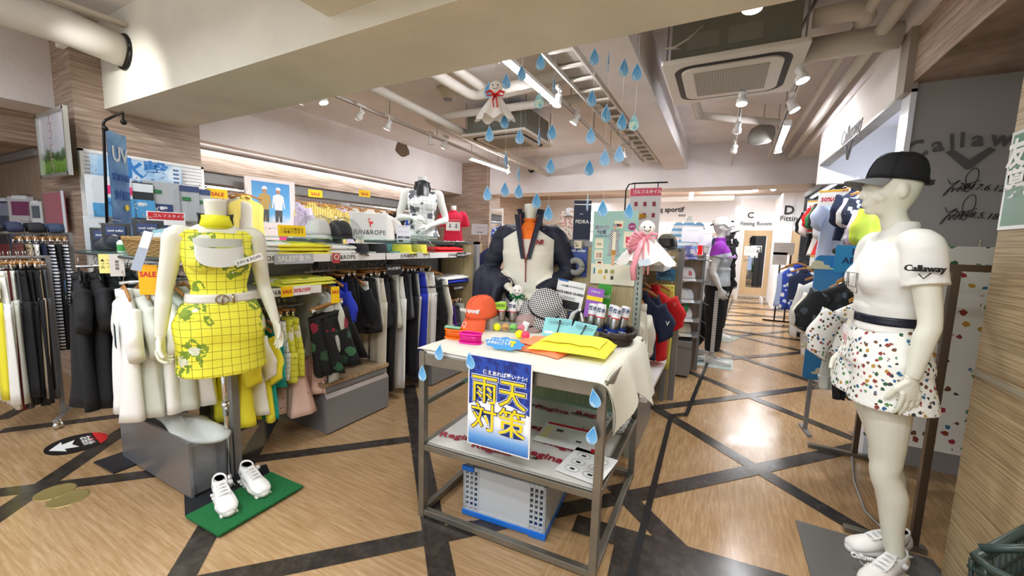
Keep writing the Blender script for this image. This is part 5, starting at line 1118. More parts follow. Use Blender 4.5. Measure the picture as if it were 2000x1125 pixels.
for x, y, lb in ((108, 961, 'round brass floor cover, nearer the black strip'), (133, 974, 'round brass floor cover, the one nearer the viewer')):
    p = aZ(x, y); t = MB().lathe([(.085, 0), (.085, .002), (.078, .003), (.074, .0022), (.02, .0024)], 32).build('brass_floor_cover', M('aged_brass', 'b5a468', .35, .6), None, True, p); tag(t, lb, 'floor cover')
a, b_, c_ = aZ(200, 885), aZ(255, 925), aZ(215, 925)
t = MB().box((0, 0, .006), (.26, .17, .012)).build('stand_base', M('black_slate_plate', '23262c', .25), None, False, tuple(aZ(236, 903)), .05); t.name = 'floor_plate'; tag(t, 'black metal plate on the floor left of the grey plinth', 'plate')
# wall display behind the gondola: poster, face-out garments
q = empty('framed_poster', aX(530, 410, -5.75), math.radians(82), 'large white framed poster of two people in golf wear under blue sky', 'poster')
MB().box((0, 0, 0), (.66, .03, .86)).build('frame', M('pinkish_white_frame', 'ece2e2', .5), q, bevel=.004); MB().box((0, -.017, .10), (.50, .004, .56)).build('picture', PM('poster_sky', lambda nt, s, v: ramp(nt, math_(nt, 'ADD', math_(nt, 'MULTIPLY', s[2], 1.4), math_(nt, 'MULTIPLY', nz(nt, v, 5), .5)), [(.0, lin('dfe8f0')), (.2, lin('6ab4e8')), (.9, lin('2f86cc'))]), .4), q)
for sx, shirt, hair in ((-.09, 'b99a5c', '3a2418'), (.09, 'e6e8ec', '4a3a30')):
    m = MB(); m.prism([(sx-.035, -.16), (sx-.05, .0), (sx-.06, .14), (sx-.075, .02), (sx-.09, .03), (sx-.07, .2), (sx-.02, .225), (sx+.02, .225), (sx+.07, .2), (sx+.09, .03), (sx+.075, .02), (sx+.06, .14), (sx+.05, 0), (sx+.035, -.16)], .003, 0, 'y', -.022); m.build('figure_top', M('c'+shirt, shirt, .7), q)
    MB().prism([(sx-.05, .0), (sx+.05, .0), (sx+.045, -.17), (sx+.01, -.17), (sx, -.06), (sx-.01, -.17), (sx-.045, -.17)], .002, 0, 'y', -.0245).build('figure_trousers', DG, q)
    MB().prism([(sx+.028*math.cos(a), .262+.036*math.sin(a)) for a in [2*PI*i/14 for i in range(14)]], .003, 0, 'y', -.022).build('figure_face', M('face_tan', 'b98a68', .7), q); MB().prism([(sx-.036, .28), (sx-.03, .31), (sx, .325), (sx+.03, .31), (sx+.036, .28)], .003, 0, 'y', -.025).build('figure_hat', LBT, q)
tx(q, 'ー ◢ ーーー', .04, DG, 0, -.26, .034); MB().box((-.2, -.018, -.39), (.12, .004, .06)).box((.15, -.018, -.39), (.12, .004, .06)).build('pink_tabs', HP, q)
w_ = empty('wall_rail', (-5.78, 4.4, 0), 0, 'long silver wall rail carrying the face-out garments', 'rail'); m = MB(); m.bb((-.02, -1.75, 2.07), (.0, 2.3, 2.10)); [m.bb((-.5, y, 2.06), (0, y+.02, 2.09)) for y in (-1.7, -.6, .5, 1.6, 2.25)]; m.build('rail_bar', CHROME, w_)
WG = [(468, 'tank', Cr, 'pale sleeveless top behind the yellow polo on the far wall'), (478, 'tank', M('cloth_butter', 'f2e27a', .85), 'butter yellow sleeveless polo left of the poster'), (586, 'shirt', LV, 'lavender striped shirt at the left of the yellow striped tee'), (607, 'shirt', YW, 'yellow and white striped tee facing out on the far wall'), (640, 'shirt', YW, 'yellow striped shirt hung behind the tee on the far wall, left of two'), (655, 'shirt', YW, 'yellow striped shirt hung behind the tee on the far wall, right of two'), (672, 'shirt', LV, 'lavender striped shirt just before the flamingo sign'), (700, 'shirt', Cr, 'cream shirt peeking over the flamingo sign'), (722, 'long', Wt, 'white long sleeve shirt over the flamingo sign'), (745, 'shirt', Wt, 'white graphic tee right of the flamingo sign'), (765, 'shirt', Bk, 'black tee on the far wall left of the floral torso'), (780, 'shirt', BG, 'blue patterned shirt half hidden by the floral torso')]
for i, (x, kd, mm, lb) in enumerate(WG):
    p = aX(x, 385, -5.62); face = x in (478, 607, 745, 765, 722); garment(kd, (-5.60 if face else -5.7, p.y, 1.98), math.radians(58) if face else math.radians(rnd.uniform(-5, 20)), mm, lb, None, .40 if x == 478 else .46, .62, .045)
for x, lb in ((425, 'yellow SALE card above the mannequin neck on the far wall'), (616, 'yellow SALE card above the striped tee'), (712, 'yellow SALE card above the flamingo sign')):
    p = aX(x, 378, -5.5); s = board('sale_sign', (p.x, p.y, p.z), .20, .11, math.radians(72), YEL, lb); tx(s, 'SALE', .06, REDINK, 0, -.01, bold=.03)
p = aX(885, 475, -4.6); bust((-4.6, p.y, 1.47), math.radians(38), M('crimson_shirt', 'd01440', .8), 'red shirt torso form standing beyond the gondola', long=False, sc=.95)
G3t = MB().bb((-4.95, p.y-.45, 0), (-4.25, p.y+.5, 1.47)).build('display_cabinet', WEND); tag(G3t, 'wooden display block under the red shirt torso', 'display block')
p = aX(885, 440, -4.3); s = board('magazine_sign', (p.x, p.y, p.z), .25, .19, math.radians(35), PAPER, 'white sign with red band before the red shirt torso'); MB().box((0, -.003, .075), (.24, .002, .03)).build('red_band', REDINK, s); tx(s, '♟ ♟', .07, DG, 0, -.01)
p = aX(937, 448, -4.0); s = board('notice', (p.x, p.y, p.z), .3, .2, math.radians(30), M('pale_card', 'e6e4ee', .6), 'white printed notice left of the jacket mannequin, by the wood column'); tx(s, 'ーーーーー', .035, INK, 0, .03); tx(s, '▬ ▬', .04, INK, 0, -.05); MB().cyl((0, .01, -.1), (0, .01, -p.z+.01), .008, 8).lathe([(.12, -p.z), (.12, -p.z+.01)], 20).build('sign_stand', CHROME, s)
# ================================================================ DISPLAY TABLE IN FRONT
TQ = [Vector(q) for q in ((-1.344, 1.594, 0), (-.405, 1.645, 0), (-.415, 2.545, 0), (-1.375, 2.50, 0))]
T1 = empty('display_table', (-.885, 2.07, 0), 0, 'brushed steel frame display table with shelves in the centre of the shop', 'table')
def tp(name, fn, mats, smooth=False, bevel=0):
    m = MB(); m.at((.885, -2.07, 0)); fn(m); return m.build(name, mats, T1, smooth, bevel=bevel)
TZ = .925
def beam(m, a, b, w=.032, h=.032, z=0):
    a, b = Vector(a), Vector(b); d = (b-a).normalized(); n = Vector((-d.y, d.x, 0))*w/2
    m.loft([[p+n*sx+Vector((0, 0, z+h*sz)) for sx, sz in ((-1, 0), (1, 0), (1, 1), (-1, 1))] for p in (a, b)])
for q in TQ: tp('leg', lambda m: m.bb((q.x-.018, q.y-.018, 0), (q.x+.018, q.y+.018, TZ)), STEEL, bevel=.002)
for i in range(4):
    tp('bottom_rail', lambda m: beam(m, TQ[i], TQ[(i+1) % 4], z=.012), STEEL, bevel=.002); tp('shelf_rail', lambda m: beam(m, TQ[i], TQ[(i+1) % 4], z=.385), STEEL, bevel=.002)
    tp('top_rail', lambda m: beam(m, TQ[i], TQ[(i+1) % 4], .03, .06 if i != 2 else .03, z=TZ-.07), STEEL, bevel=.002)
    if i != 0: tp('upper_shelf_rail', lambda m: beam(m, TQ[i], TQ[(i+1) % 4], .025, .025, z=.625), STEEL, bevel=.002)
def sheet(m, z, t, e=0, y0=0): m.add([(q.x+(e if q.x < -1 else -e), q.y, zz) for zz in (z, z+t) for q in TQ], [(3, 2, 1, 0), (4, 5, 6, 7), (0, 1, 5, 4), (1, 2, 6, 5), (2, 3, 7, 6), (3, 0, 4, 7)])
tp('tabletop', lambda m: sheet(m, TZ-.01, .012), M('white_board', 'e4e2da', .5)); tp('lower_shelf', lambda m: sheet(m, .410, .008, .02), M('shelf_grey', 'b9b6ae', .5))
tp('upper_glass_shelf', lambda m: m.bb((-1.35, 1.95, .648), (-.43, 2.53, .655)), GLASS)
tp('back_panel', lambda m: m.bb((-1.36, 2.50, .68), (-.43, 2.51, .90)), M('grey_apron', '75736a', .6))
# printed wrapping sheet on the lower shelf
def sheet_o(name, pts, z, m_, label, cat='paper', th=.0015, grp=None, wav=.004):
    mb = MB(); a, b, c, d = [Vector(p) for p in pts]; n = 12; G = []
    for i in range(n+1):
        u = i/n; G.append([tuple(a.lerp(b, u).lerp(d.lerp(c, u), v)+Vector((0, 0, z+wav*noise.noise(Vector((u*5+z, v*5, len(label)))) ))) for v in [j/n for j in range(n+1)]])
    mb.loft(G, 0, False, False); mb.loft([[(x, y, zz+th) for x, y, zz in r] for r in G], 0, False, False); return tag(mb.build(name, m_, None, True), label, cat)
w_ = sheet_o('printed_wrapping_sheet', [(-1.32, 1.60, 0), (-.43, 1.65, 0), (-.44, 2.5, 0), (-1.34, 2.47, 0)], .424, M('wrap_white', 'dcdad4', .3, var=.12, vscale=5), 'crumpled white sheet printed all over with dark red words on the lower table shelf', wav=.008)
RG = M('regina_red', '9c2438', .5)
for i, (x, y, r) in enumerate(((-1.2, 1.72, .25), (-.98, 1.70, .1), (-.73, 1.78, 0), (-1.12, 2.0, .1), (-.85, 2.05, .15), (-.66, 2.16, .2), (-1.2, 2.3, .1), (-.9, 2.33, .05), (-.64, 2.38, .1), (-.66, 1.92, .0))):
    text('lettering', 'Regina', .075, RG, w_, (x, y, .434), (0, 0, r), .0008, bold=.02, sx=1.15); text('lettering', 'PREMIUM', .022, INK, w_, (x+.185, y+.012+.18*r, .434), (0, 0, r), .0008, bold=.03, sx=1.3)
for (x, y, z, w, h, r, cs, lb) in ((-.66, 2.03, .4395, .36, .26, .06, 1, 'white leaflet with red header lying on the lower table shelf'), (-1.22, 2.22, .662, .26, .22, .1, 0, 'printed leaflet on the glass upper shelf of the table'), (-.50, 1.80, .4395, .22, .26, -.1, 2, 'white leaflet with black line drawings near the right table leg'), (-.5, 2.36, .4395, .16, .22, .0, 2, 'plain white leaflet at the back right of the lower table shelf')):
    o = MB().box((0, 0, 0), (w, h, .0015)).build('leaflet', PAPER, None, False, (x, y, z), r); tag(o, lb, 'leaflet')
    if cs == 1:
        MB().box((0, h*.42, .001), (w*.96, h*.1, .001)).box((w*.42, -h*.38, .001), (w*.12, h*.14, .001)).build('red_print', REDINK, o); MB().box((-w*.4, 0, .001), (w*.12, h*.6, .001)).build('yellow_print', M('pale_yellow', 'f2ecb8', .6), o)
        MB().box((-.08, .04, .001), (.04, .03, .001)).box((.05, -.04, .001), (.03, .02, .001)).build('dark_print', DG, o); MB().box((.09, .02, .001), (.03, .03, .001)).build('green_print', Gn, o)
    elif cs == 0:
        m = MB(); [m.box((-.09+.045*i, .06-.05*j, .001), (.025, .02, .001)) for i in range(5) for j in range(3)]; m.build('grey_pictures', M('steel_blue', '5a7da8', .5), o)
    else:
        m = MB()
        for i in range(2):
            for j in range(3): m.at((-.045+.09*i, -.075+.07*j, .0015)).tube([(.035*math.cos(a), .026*math.sin(a), 0) for a in [2*PI*k/18 for k in range(19)]], .0008, 4); m.box((0, 0, 0), (.022, .014, .001))
        m.at(); m.build('line_drawings', INK, o)
# table cloth: covers the top, hangs down the right side and back
CL = M('cream_linen', 'eeede0', .9, bump=.3, bscale=180)
mb = MB(); G = []
for i in range(30):
    u = i/29; row_ = []
    for j in range(26):
        v = j/25; y = 1.59+v*.99
        if u < .66: x = -1.385+(.98)*(u/.66)*(1) ; z = TZ+.006
        else:
            t = (u-.66)/.34; drop = .22+.10*v-.16*max(0, .18-v)/.18+.07*math.sin(v*9); x = -.405+.02*t+.025*t*math.sin(v*17+1)+.08*t*v; z = TZ+.006-drop*t*(1.0)
            x += .01*min(1, t*4)
        z += .0015*noise.noise(Vector((x*8, y*8, 1)))
        if v > .97: z -= 0
        row_.append((x, y+(.01*math.sin(u*9) if v in (0, 1) else 0), z))
    G.append(row_)
mb.loft(G, 0, False, False); mb.loft([[(x+.003 if i > 19 else x, y, z+.003) for x, y, z in r] for i, r in enumerate(G)], 0, False, False)
tag(mb.build('tablecloth', CL, None, True), 'cream linen cloth over the steel table, draped down its right side', 'tablecloth')
ZT = TZ+.012
def TP(x, y): p = aZ(x, y, ZT); return p
# rainy-day poster on the table front
a_, b_, c_, d_ = [aY(x, y, 1.572) for x, y in ((918, 700), (1036, 717), (1034, 890), (917, 868))]
o = empty('rain_poster', (a_+c_)/2, math.radians(2), 'large blue and white poster with yellow kanji hung on the table front', 'poster')
Wp, Hp = .335, .455; o.location = ((a_.x+b_.x)/2, 1.578, (a_.z+c_.z)/2+.0)
def pf(nt, s, v):
    st = stripes(nt, s[0], .0075, .45); up = math_(nt, 'DIVIDE', math_(nt, 'ADD', s[2], Hp/2), Hp)
    low = mixc(nt, math_(nt, 'MULTIPLY', math_(nt, 'LESS_THAN', up, .30), math_(nt, 'MULTIPLY', st, 1)), ramp(nt, up, [(0, lin('1f6fc8')), (.12, lin('4a96dc')), (.30, lin('f4f6fa'))]), ramp(nt, up, [(0, lin('2b4fa8')), (.1, lin('7ab0e4')), (.3, lin('ffffff'))]))
    blot = math_(nt, 'GREATER_THAN', nz(nt, v, 30, 3), .52)
    hi = mixc(nt, blot, mixc(nt, st, lin('2450b4'), lin('1b3a98')), lin('1a2f80'))
    edge = math_(nt, 'GREATER_THAN', math_(nt, 'SUBTRACT', up, math_(nt, 'MULTIPLY', math_(nt, 'POWER', math_(nt, 'ABSOLUTE', math_(nt, 'MULTIPLY', s[0], 3)), 2), -.35)), .53)
    return mixc(nt, edge, low, hi)
MB().box((0, 0, 0), (Wp, .004, Hp)).build('backing', WPLAS, o); MB().box((0, -.003, 0), (Wp-.014, .002, Hp-.014)).build('print', PM('poster_blue', pf, .3), o)
YK = M('poster_yellow', 'f6d816', .5); NK = M('poster_navy', '14306c', .5)
for s_, z in (('雨天', .055), ('対策', -.085)):
    for dx, dz_, mm, bd, yy in ((0, 0, WPLAS, .05, -.0045), (0, 0, NK, .028, -.0060), (0, 0, YK, .002, -.0075)): text('lettering', s_, .148, mm, o, (.0+dx, yy, z+dz_), (PI/2, 0, 0), .0004, bold=bd)
text('lettering', '備えあれば憂いナシ!', .025, WPLAS, o, (.03, -.0045, .148), (PI/2, 0, 0), .0004, bold=.02)
DROPM = PM('raindrop_blue', lambda nt, s, v: ramp(nt, math_(nt, 'ADD', math_(nt, 'ADD', math_(nt, 'MULTIPLY', s[2], -5), math_(nt, 'MULTIPLY', s[0], 3)), .5), [(0, lin('2f7ec0')), (.4, lin('4c9ad8')), (.75, lin('86c2ec')), (1, lin('b4def6'))]), .25); DEDGE = M('raindrop_edge', 'a9d4f0', .4)
def drop_mesh(w, h):
    out = []
    for i in range(28):
        t = 2*PI*i/28; r = math.sin(t); yy = -math.cos(t); out.append((w/2*math.sin(t)*(1-(yy+1)/2)**.75*1.35 if yy > -.98 else 0, h/2*yy))
    m = MB(); m.prism(out, .003, 1, 'y', -.0015); m.prism([(x*.88, z*.9-.002) for x, z in out], .0042, 0, 'y', -.0021)
    m.tube([(-w*.30, -.0028, -h*.20), (-w*.24, -.0028, -h*.34), (-w*.08, -.0028, -h*.42)], .0022, 5, 2); return m
DM = drop_mesh(.052, .085).mesh('raindrop_cutout', [DROPM, DEDGE, WPLAS], False)
def drop(loc, rz, label, grp=None, sc=1, roll=0):
    o = bpy.data.objects.new('raindrop_cutout', DM); C.objects.link(o); o.location = loc; o.rotation_euler = (0, roll, rz); o.scale = (sc,)*3; tag(o, label, 'decoration', grp); return o
for x, y, Y, lb, r in ((858, 687, 1.560, 'blue paper raindrop stuck on the table top rail above the left leg', .15), (918, 704, 1.565, 'blue paper raindrop at the upper left corner of the kanji poster', -.2), (825, 728, 1.566, 'blue paper raindrop on the left front table leg', 0), (1161, 777, 1.60, 'blue paper raindrop stuck high on the right front table leg', -.25), (1157, 849, 1.60, 'blue paper raindrop stuck lower on the right front table leg', .15)):
    drop(aY(x, y, Y), .05, lb, None, 1.0, r)
# cap, cans, balls, cases, sign, folded shorts
ORC = M('coral_orange_cloth', 'f0663c', .75)
cap(TP(937, 642)+Vector((.0, .02, .085)), math.radians(2), (ORC, ORC), 'coral orange golf cap with rooster on its brim at the left of the table', logo='coq sportif', lsize=.034, rot=(.12, 0, math.radians(-12)), sc=1.12, brimtilt=.85)
hc = bpy.data.objects['cap'] if 'cap' in bpy.data.objects else None
oc = [o for o in bpy.data.objects if o.get('label', '').startswith('coral orange golf cap')][0]
MB().tube([(.0, -.170, -.045), (.012, -.160, -.034), (.004, -.148, -.022), (-.010, -.150, -.024), (-.012, -.142, -.012), (.0, -.134, -.002), (.006, -.140, -.010), (.016, -.136, -.006), (.018, -.150, -.020), (.016, -.160, -.034)], .0016, 5).build('rooster_logo', WPLAS, oc)
MB().prism([(x, y) for x, y in ((-.09, -.04), (.09, -.04), (.07, .06), (-.07, .06))], .072, 0, 'z').build('cap_block', M('display_block', 'b8b6ae', .3), oc).location = (0, .03, -.078)
CANM = M('can_steel', 'a9aaa6', .22, .9); CANB = M('can_navy', '1f3a8c', .3); CANW = M('can_white', 'eef0f2', .35)
def spray(loc, rz, label, tilt=(0, 0), grp=None, navy=True, h=.155):
    o = empty('spray_can', loc, rz, label, 'spray can', grp); o.rotation_euler = (tilt[0], tilt[1], rz)
    MB().lathe([(.020, 0), (.0225, .004), (.0225, h*.70), (.020, h*.74)], 24).build('can_body', CANM, o, True)
    if navy:
        MB().lathe([(.0229, .008), (.0229, h*.33)], 24, cap=False).build('navy_band', CANB, o, True); text('lettering', 'アメダス', .012, CANW, o, (0, -.0235, h*.20), (PI/2, 0, 0), .0004, bold=.04)
    MB().lathe([(.0215, h*.72), (.0215, h*.93), (.014, h)], 24).build('can_cap', CANW, o, True)
    MB().loft([[(.0232*math.sin(a), -.0232*math.cos(a), z) for a in [-1.2+2.4*j/12 for j in range(13)]] for z in (h*.66, h*1.0)], 0, False, False).build('label_card', CANW, o, True); MB().loft([[(.0236*math.sin(a), -.0236*math.cos(a), z) for a in [-1.2+2.4*j/12 for j in range(13)]] for z in (h*.635, h*.67)], 0, False, False).build('red_line', REDINK, o, True)
    text('lettering', '防水', .024, NK, o, (0, -.0245, h*.86), (PI/2, 0, 0), .0006, bold=.03, sx=.85); return o
p1, p2 = TP(979, 641), TP(1001, 642); sp = spray(p1, .3, 'silver spray can with a green price note, beside the coral cap', navy=False, h=.155); sp.scale = (1.15,)*3; MB().box((-.0, -.028, .135), (.062, .002, .042), r=(0, -.08, 0)).build('price_note', M('note_green', 'a8e03a', .6), sp); text('lettering', '▤▤▤', .02, INK, sp, (0, -.030, .135), (PI/2, 0, 0), .0004)
spray(p2, .3, 'silver waterproofing spray can right of the one with the green note', navy=False, h=.155).scale = (1.15,)*3
for i, (x, y, c, lb) in enumerate(((971, 641, 'f4f414', 'fluorescent yellow golf ball before the spray cans'), (987, 641.5, 'ffa414', 'fluorescent orange golf ball before the spray cans'), (1002, 642.5, '74e414', 'fluorescent green golf ball before the spray cans'), (1018, 643.5, 'ff5a84', 'fluorescent pink golf ball at the right of the ball row'), (1014, 661, 'f4f414', 'yellow golf ball beside the blue cloud card'), (1026, 663, 'ff4a70', 'pink golf ball beside the coral shorts'))):
    p = TP(x, y+5 if i < 4 else y); m = MB().ell((0, 0, .0255), (.0255, .0255, .0255), 24, 14); o = m.build('golf_ball', M('b'+c, c, .35, emit=.0), None, True, p); tag(o, lb, 'golf ball')
BXM = glassm('clear_box', 'ffffff', .05, .86)
p = TP(995, 648); o = MB().box((0, 0, .026), (.235, .056, .056)).build('clear_ball_box', BXM, None, False, (p.x-.0, p.y+.012, p.z), -.0); o.rotation_euler.z = .17; tag(o, 'clear plastic box around the row of four golf balls', 'box'); text('lettering', 'KIRA★STAR', .022, INK, o, (.02, -.028, .022), (PI/2, 0, 0), .0004)
def case(x, y, c, lb):
    p = TP(x, y); o = empty('belt_case', p, .15, lb, 'case'); mm = glassm('tint'+c, c, .15, .45, c); m = MB(); P = sup(28, .062, .034, 0, 0, 0, 3)
    m.loft([[(x_, y_, z) for x_, y_, _ in P] for z in (.003, .05)], 0, True).build('clear_body', mm, o, True); rim = M('rim'+c, c, .3)
    for z in (.003, .052): MB().tube([(x_*1.02, y_*1.02, z) for x_, y_, _ in P+[P[0]]], .005, 8).build('rim', rim, o, True)
    MB().box((0, -.0, .027), (.08, .03, .035)).build('belt_roll', M('roll'+c, {'f01ea0': 'c01050', 'ff7a10': 'd85000'}[c], .5), o, bevel=.01); return o
case(890, 660, 'ff7a10', 'orange translucent case at the left corner of the table'); case(919, 669, 'f01ea0', 'hot pink translucent case beside the orange one')
o = [q for q in bpy.data.objects if q.get('label', '').startswith('orange translucent')][0]; MB().box((-.02, .0, .062), (.09, .05, .004), r=(0, .1, .3)).build('green_card', M('jade_card', '7cc49c', .5), o)
o = empty('cloud_card', TP(985, 684)+Vector((0, 0, .0)), .12, 'blue cloud-shaped card with white writing standing on the table', 'sign')
pts = [(.105*math.cos(a)*(1+.07*math.sin(9*a)), .036*math.sin(a)*(1+.10*math.sin(9*a))) for a in [2*PI*i/60 for i in range(60)]]
q = MB().prism(pts, .004, 0, 'y', 0).build('card', M('cloud_blue', '4a9ad8', .5), o); q.location = (0, 0, .036); q.rotation_euler.x = -.75
text('lettering', 'レインウェアは\nお早めにどうぞ', .019, WPLAS, q, (-.03, -.002, .006), (PI/2, 0, 0), .0004, bold=.02); MB().ell((.045, -.002, .012), (.018, .002, .008)).ell((.045, -.002, -.006), (.008, .002, .010)).build('umbrella_mark', YK, q)
MB().box((0, .01, .004), (.12, .04, .006)).build('card_foot', BXM, o)
def shorts_flat(loc, rz, mat, label, w=.34, l=.27, seed=0, t=.028):
    m = MB(); n = 22
    def top(u, v): return t*(1-abs(2*u-1)**8)*(1-abs(2*v-1)**8)+.006*noise.noise(Vector((u*7, v*7, seed)))+.003*noise.noise(Vector((u*20, v*14, seed)))
    G = []; Bm = []
    for i in range(n+1):
        u = i/n; r1 = []; r2 = []
        for j in range(n+1):
            v = j/n; x = -w/2+w*u*(1-.10*v)+.04*v; y = -l/2+l*v-.02*math.sin(u*3+seed); r1.append((x, y, max(.002, top(u, v)))); r2.append((x, y, .001))
        G.append(r1); Bm.append(r2)
    m.loft(G, 0, False, False); m.loft([r[::-1] for r in Bm], 0, False, False)
    m.loft([[(x, y, z+.012) for x, y, z in r[2:n-5]] for r in G[3:n-1]], 0, False, False)
    q = m.build('folded_shorts', mat, None, True, loc, rz); tag(q, label, 'shorts')
    MB().tube([G[i][2] for i in range(n+1)], .002, 4).tube([(x, y, z+.002) for x, y, z in [G[i][n-3] for i in range(n+1)]], .002, 4).build('seam', mat, q, True); return q
p = TP(1050, 683); q = shorts_flat((p.x+.01, p.y+.055, ZT), -.12, M('salmon_cloth', 'ff9468', .8), 'folded salmon pink shorts lying flat on the table', .33, .30, 3)
MB().cyl((-.08, .13, .022), (-.08, .13, .03), .008, 12).build('button', WPLAS, q, True)
p = TP(1115, 690); q = shorts_flat((p.x, p.y+.03, ZT+.026), .04, M('lemon_cloth', 'f8ee48', .8), 'folded lemon yellow shorts on top at the table front', .40, .30, 9, .04)
# dark basket with spray cans, packs, hats
bk = basket((-.585, 2.33, ZT), .12, .31, .26, .062, M('wicker_dark', '352a24', .5), 'dark brown wicker basket holding the row of spray cans', 1.1, .016); bk.name = 'wicker_basket'
for i, (dx, dy, lb) in enumerate(((-.105, .03, 'spray can at the left of the dark basket'), (-.062, .055, 'second spray can from the left, rear of the dark basket'), (-.045, -.02, 'front spray can nearest the yellow shorts in the dark basket'), (.005, .06, 'rear centre spray can in the dark basket'), (.04, .0, 'front right spray can in the dark basket'), (.075, .06, 'spray can at the right rear of the dark basket'))):
    spray((-.58+dx*.95, 2.315+dy, ZT+.012), .25, lb, (-.10, .07+.02*i), 'waterproofing spray cans in the dark basket', True, .165).scale = (1.2,)*3
def card(loc, w, h, rot, mat, label, items=(), t=.003, name='hang_card_pack', cat='package'):
    o = MB().box((0, 0, 0), (w, t, h)).build(name, mat, None, False, loc); o.rotation_euler = rot; tag(o, label, cat)
    for it in items:
        if it[0] == 'b': MB().box((it[1]*w, -t/2-.001, it[2]*h), (it[3]*w, .002, it[4]*h)).build('print_block', it[5], o)
        else: text('lettering', it[1], it[4], it[5], o, (it[2]*w, -t/2-.0025, it[3]*h), (PI/2, 0, 0), .0004, bold=it[6] if len(it) > 6 else .01)
    return o
FLB = M('packet_aqua', '8fd4dc', .4)
for x, y, rz, lb in ((1090, 642, .12, 'aqua dragonfly packet lying left of the yellow shorts'), (1138, 652, -.42, 'aqua dragonfly packet tilted over the yellow shorts edge')):
    p = aY(x-2, y-2, 2.17 if rz > 0 else 2.13); o = MB().box((0, 0, 0), (.165, .12, .006)).build('dragonfly_packet', FLB, None, False, (p.x, p.y, max(p.z, ZT+.05)), 0); o.rotation_euler = (.95, 0, rz); tag(o, lb, 'packet')
    MB().box((-.045, -.035, .0035), (.05, .016, .001)).box((.03, -.035, .0035), (.04, .012, .001)).build('price_label', PAPER, o)
    MB().tube([(.012, .04, .009), (.014, .01, .012), (.008, -.035, .009)], .003, 6).ell((.012, .042, .010), (.006, .006, .005)).build('dragonfly_body', INK, o, True)
    m = MB(); [m.tube([(.012, .022+.01*k, .010), (.012+s*.03, .035+.012*k, .013), (.012+s*.068, .028+.016*k, .010), (.012+s*.05, .018+.01*k, .010), (.012, .022+.01*k, .010)], .0009, 4) for s in (-1, 1) for k in (0, 1)]; m.build('wings', DG, o)
    MB().box((0, .0, -.031), (.14, .08, .05)).build('stand_block', BXM, o)
o = cap(TP(1118, 622)+Vector((0, .0, -.0)), math.radians(55), (M('periwinkle', '8ea4dc', .8),)*2, 'periwinkle blue cap lying behind the aqua packets', sc=1.1, rot=(0, .1, math.radians(60)), strap=False); text('logo', 'NTE', .036, WPLAS, o, (.03, -.098, .05), (PI/2-.3, 0, .3), .003, bold=.02)
def check_m(nm, a, b, p_): return PM(nm, lambda nt, s, v: mixc(nt, math_(nt, 'MODULO', math_(nt, 'ADD', math_(nt, 'FLOOR', math_(nt, 'DIVIDE', math_(nt, 'ADD', s[0], 10), p_)), math_(nt, 'FLOOR', math_(nt, 'DIVIDE', math_(nt, 'ADD', math_(nt, 'ADD', s[2], math_(nt, 'MULTIPLY', s[1], .7)), 10), p_))), 2.0), lin(a), lin(b)), .8)
def bucket(loc, rot, mat, label, sc=1):
    o = empty('bucket_hat', loc, 0, label, 'hat'); o.rotation_euler = rot; o.scale = (sc,)*3
    m = MB(); m.loft([[(r*math.cos(a), r*1.08*math.sin(a), z+.004*math.sin(3*a)*(r > .1)) for a in [2*PI*j/40 for j in range(40)]] for r, z in ((.155, -.03), (.125, -.004), (.098, .01), (.094, .05), (.084, .085), (.06, .098), (.02, .102))], 0, True); m.build('hat_shell', mat, o, True)
    MB().loft([[(r*math.cos(a), r*1.08*math.sin(a), z) for a in [2*PI*j/40 for j in range(40)]] for r, z in ((.0985, .012), (.0975, .026))], 0, False).build('band', M('hat_band', '18181a', .7), o, True); return o
bucket((-1.03, 2.44, ZT+.13), (.5, .42, .2), check_m('black_white_gingham', '18181c', 'e6e6e6', .0085), 'black and white gingham hat leaning beneath the mannequin hands', 1.15)
bucket((-1.10, 2.33, ZT+.03), (.25, -.1, .1), check_m('maroon_gingham', '5a1f26', 'd8c4c0', .007), 'maroon gingham hat under the black and white one', .74)
card((-1.07, 2.24, ZT+.04), .04, .06, (-.35, .3, .2), PAPER, 'white price tag hanging on the maroon gingham hat', name='price_tag', cat='price tag')
card(aY(1112, 577, 2.60), .20, .20, (-.15, .12, .05), PAPER, 'white card pack with bold English capitals leaning on the wood panel', [('b', 0, -.33, .8, .3, INK), ('b', -.3, .48, .35, .06, DB2), ('t', 'FACE NECK GUARD', 0, .08, .022, INK, .04), ('t', 'UV対策さわやかCOOL', .05, .30, .016, INK), ('t', '○○○○', 0, -.10, .026, DG)])
card(aY(1160, 592, 2.56), .11, .20, (-.1, .1, 0), M('lilac_card', '9a5cc0', .5), 'purple glove card pack with yellow stripe behind the spray cans', [('b', 0, .15, 1, .14, YK), ('b', .1, -.25, .5, .4, WPLAS), ('t', 'Callaway', 0, .38, .018, WPLAS)])
card(aY(1180, 578, 2.66), .09, .16, (-.05, .05, 0), M('green_card', '3aa02a', .5), 'green card pack behind the purple glove pack', [('t', 'Cool', 0, .0, .04, WPLAS)])
m = MB()
for k, (x, c) in enumerate(((-.855, 0), (-.82, 1))): m.tube([(x-.03, 2.53, ZT+.02), (x-.01, 2.56, ZT+.09), (x+.03, 2.58, ZT+.13), (x+.06, 2.56, ZT+.06), (x+.07, 2.52, ZT+.015)], [.018, .022, .02, .018, .012], 10, c, flat=.6)
tag(m.build('sun_sleeve_pack', [Wt, Bk], None, True), 'white and black folded arm sleeves before the white card pack', 'sleeves')
p = TP(1075, 615); folded((-.95, 2.52, ZT), (.2, .12, .035), Wt, 'white folded cloth behind the aqua packets', 1, name='folded_cloth', cat='cloth', seed=12)
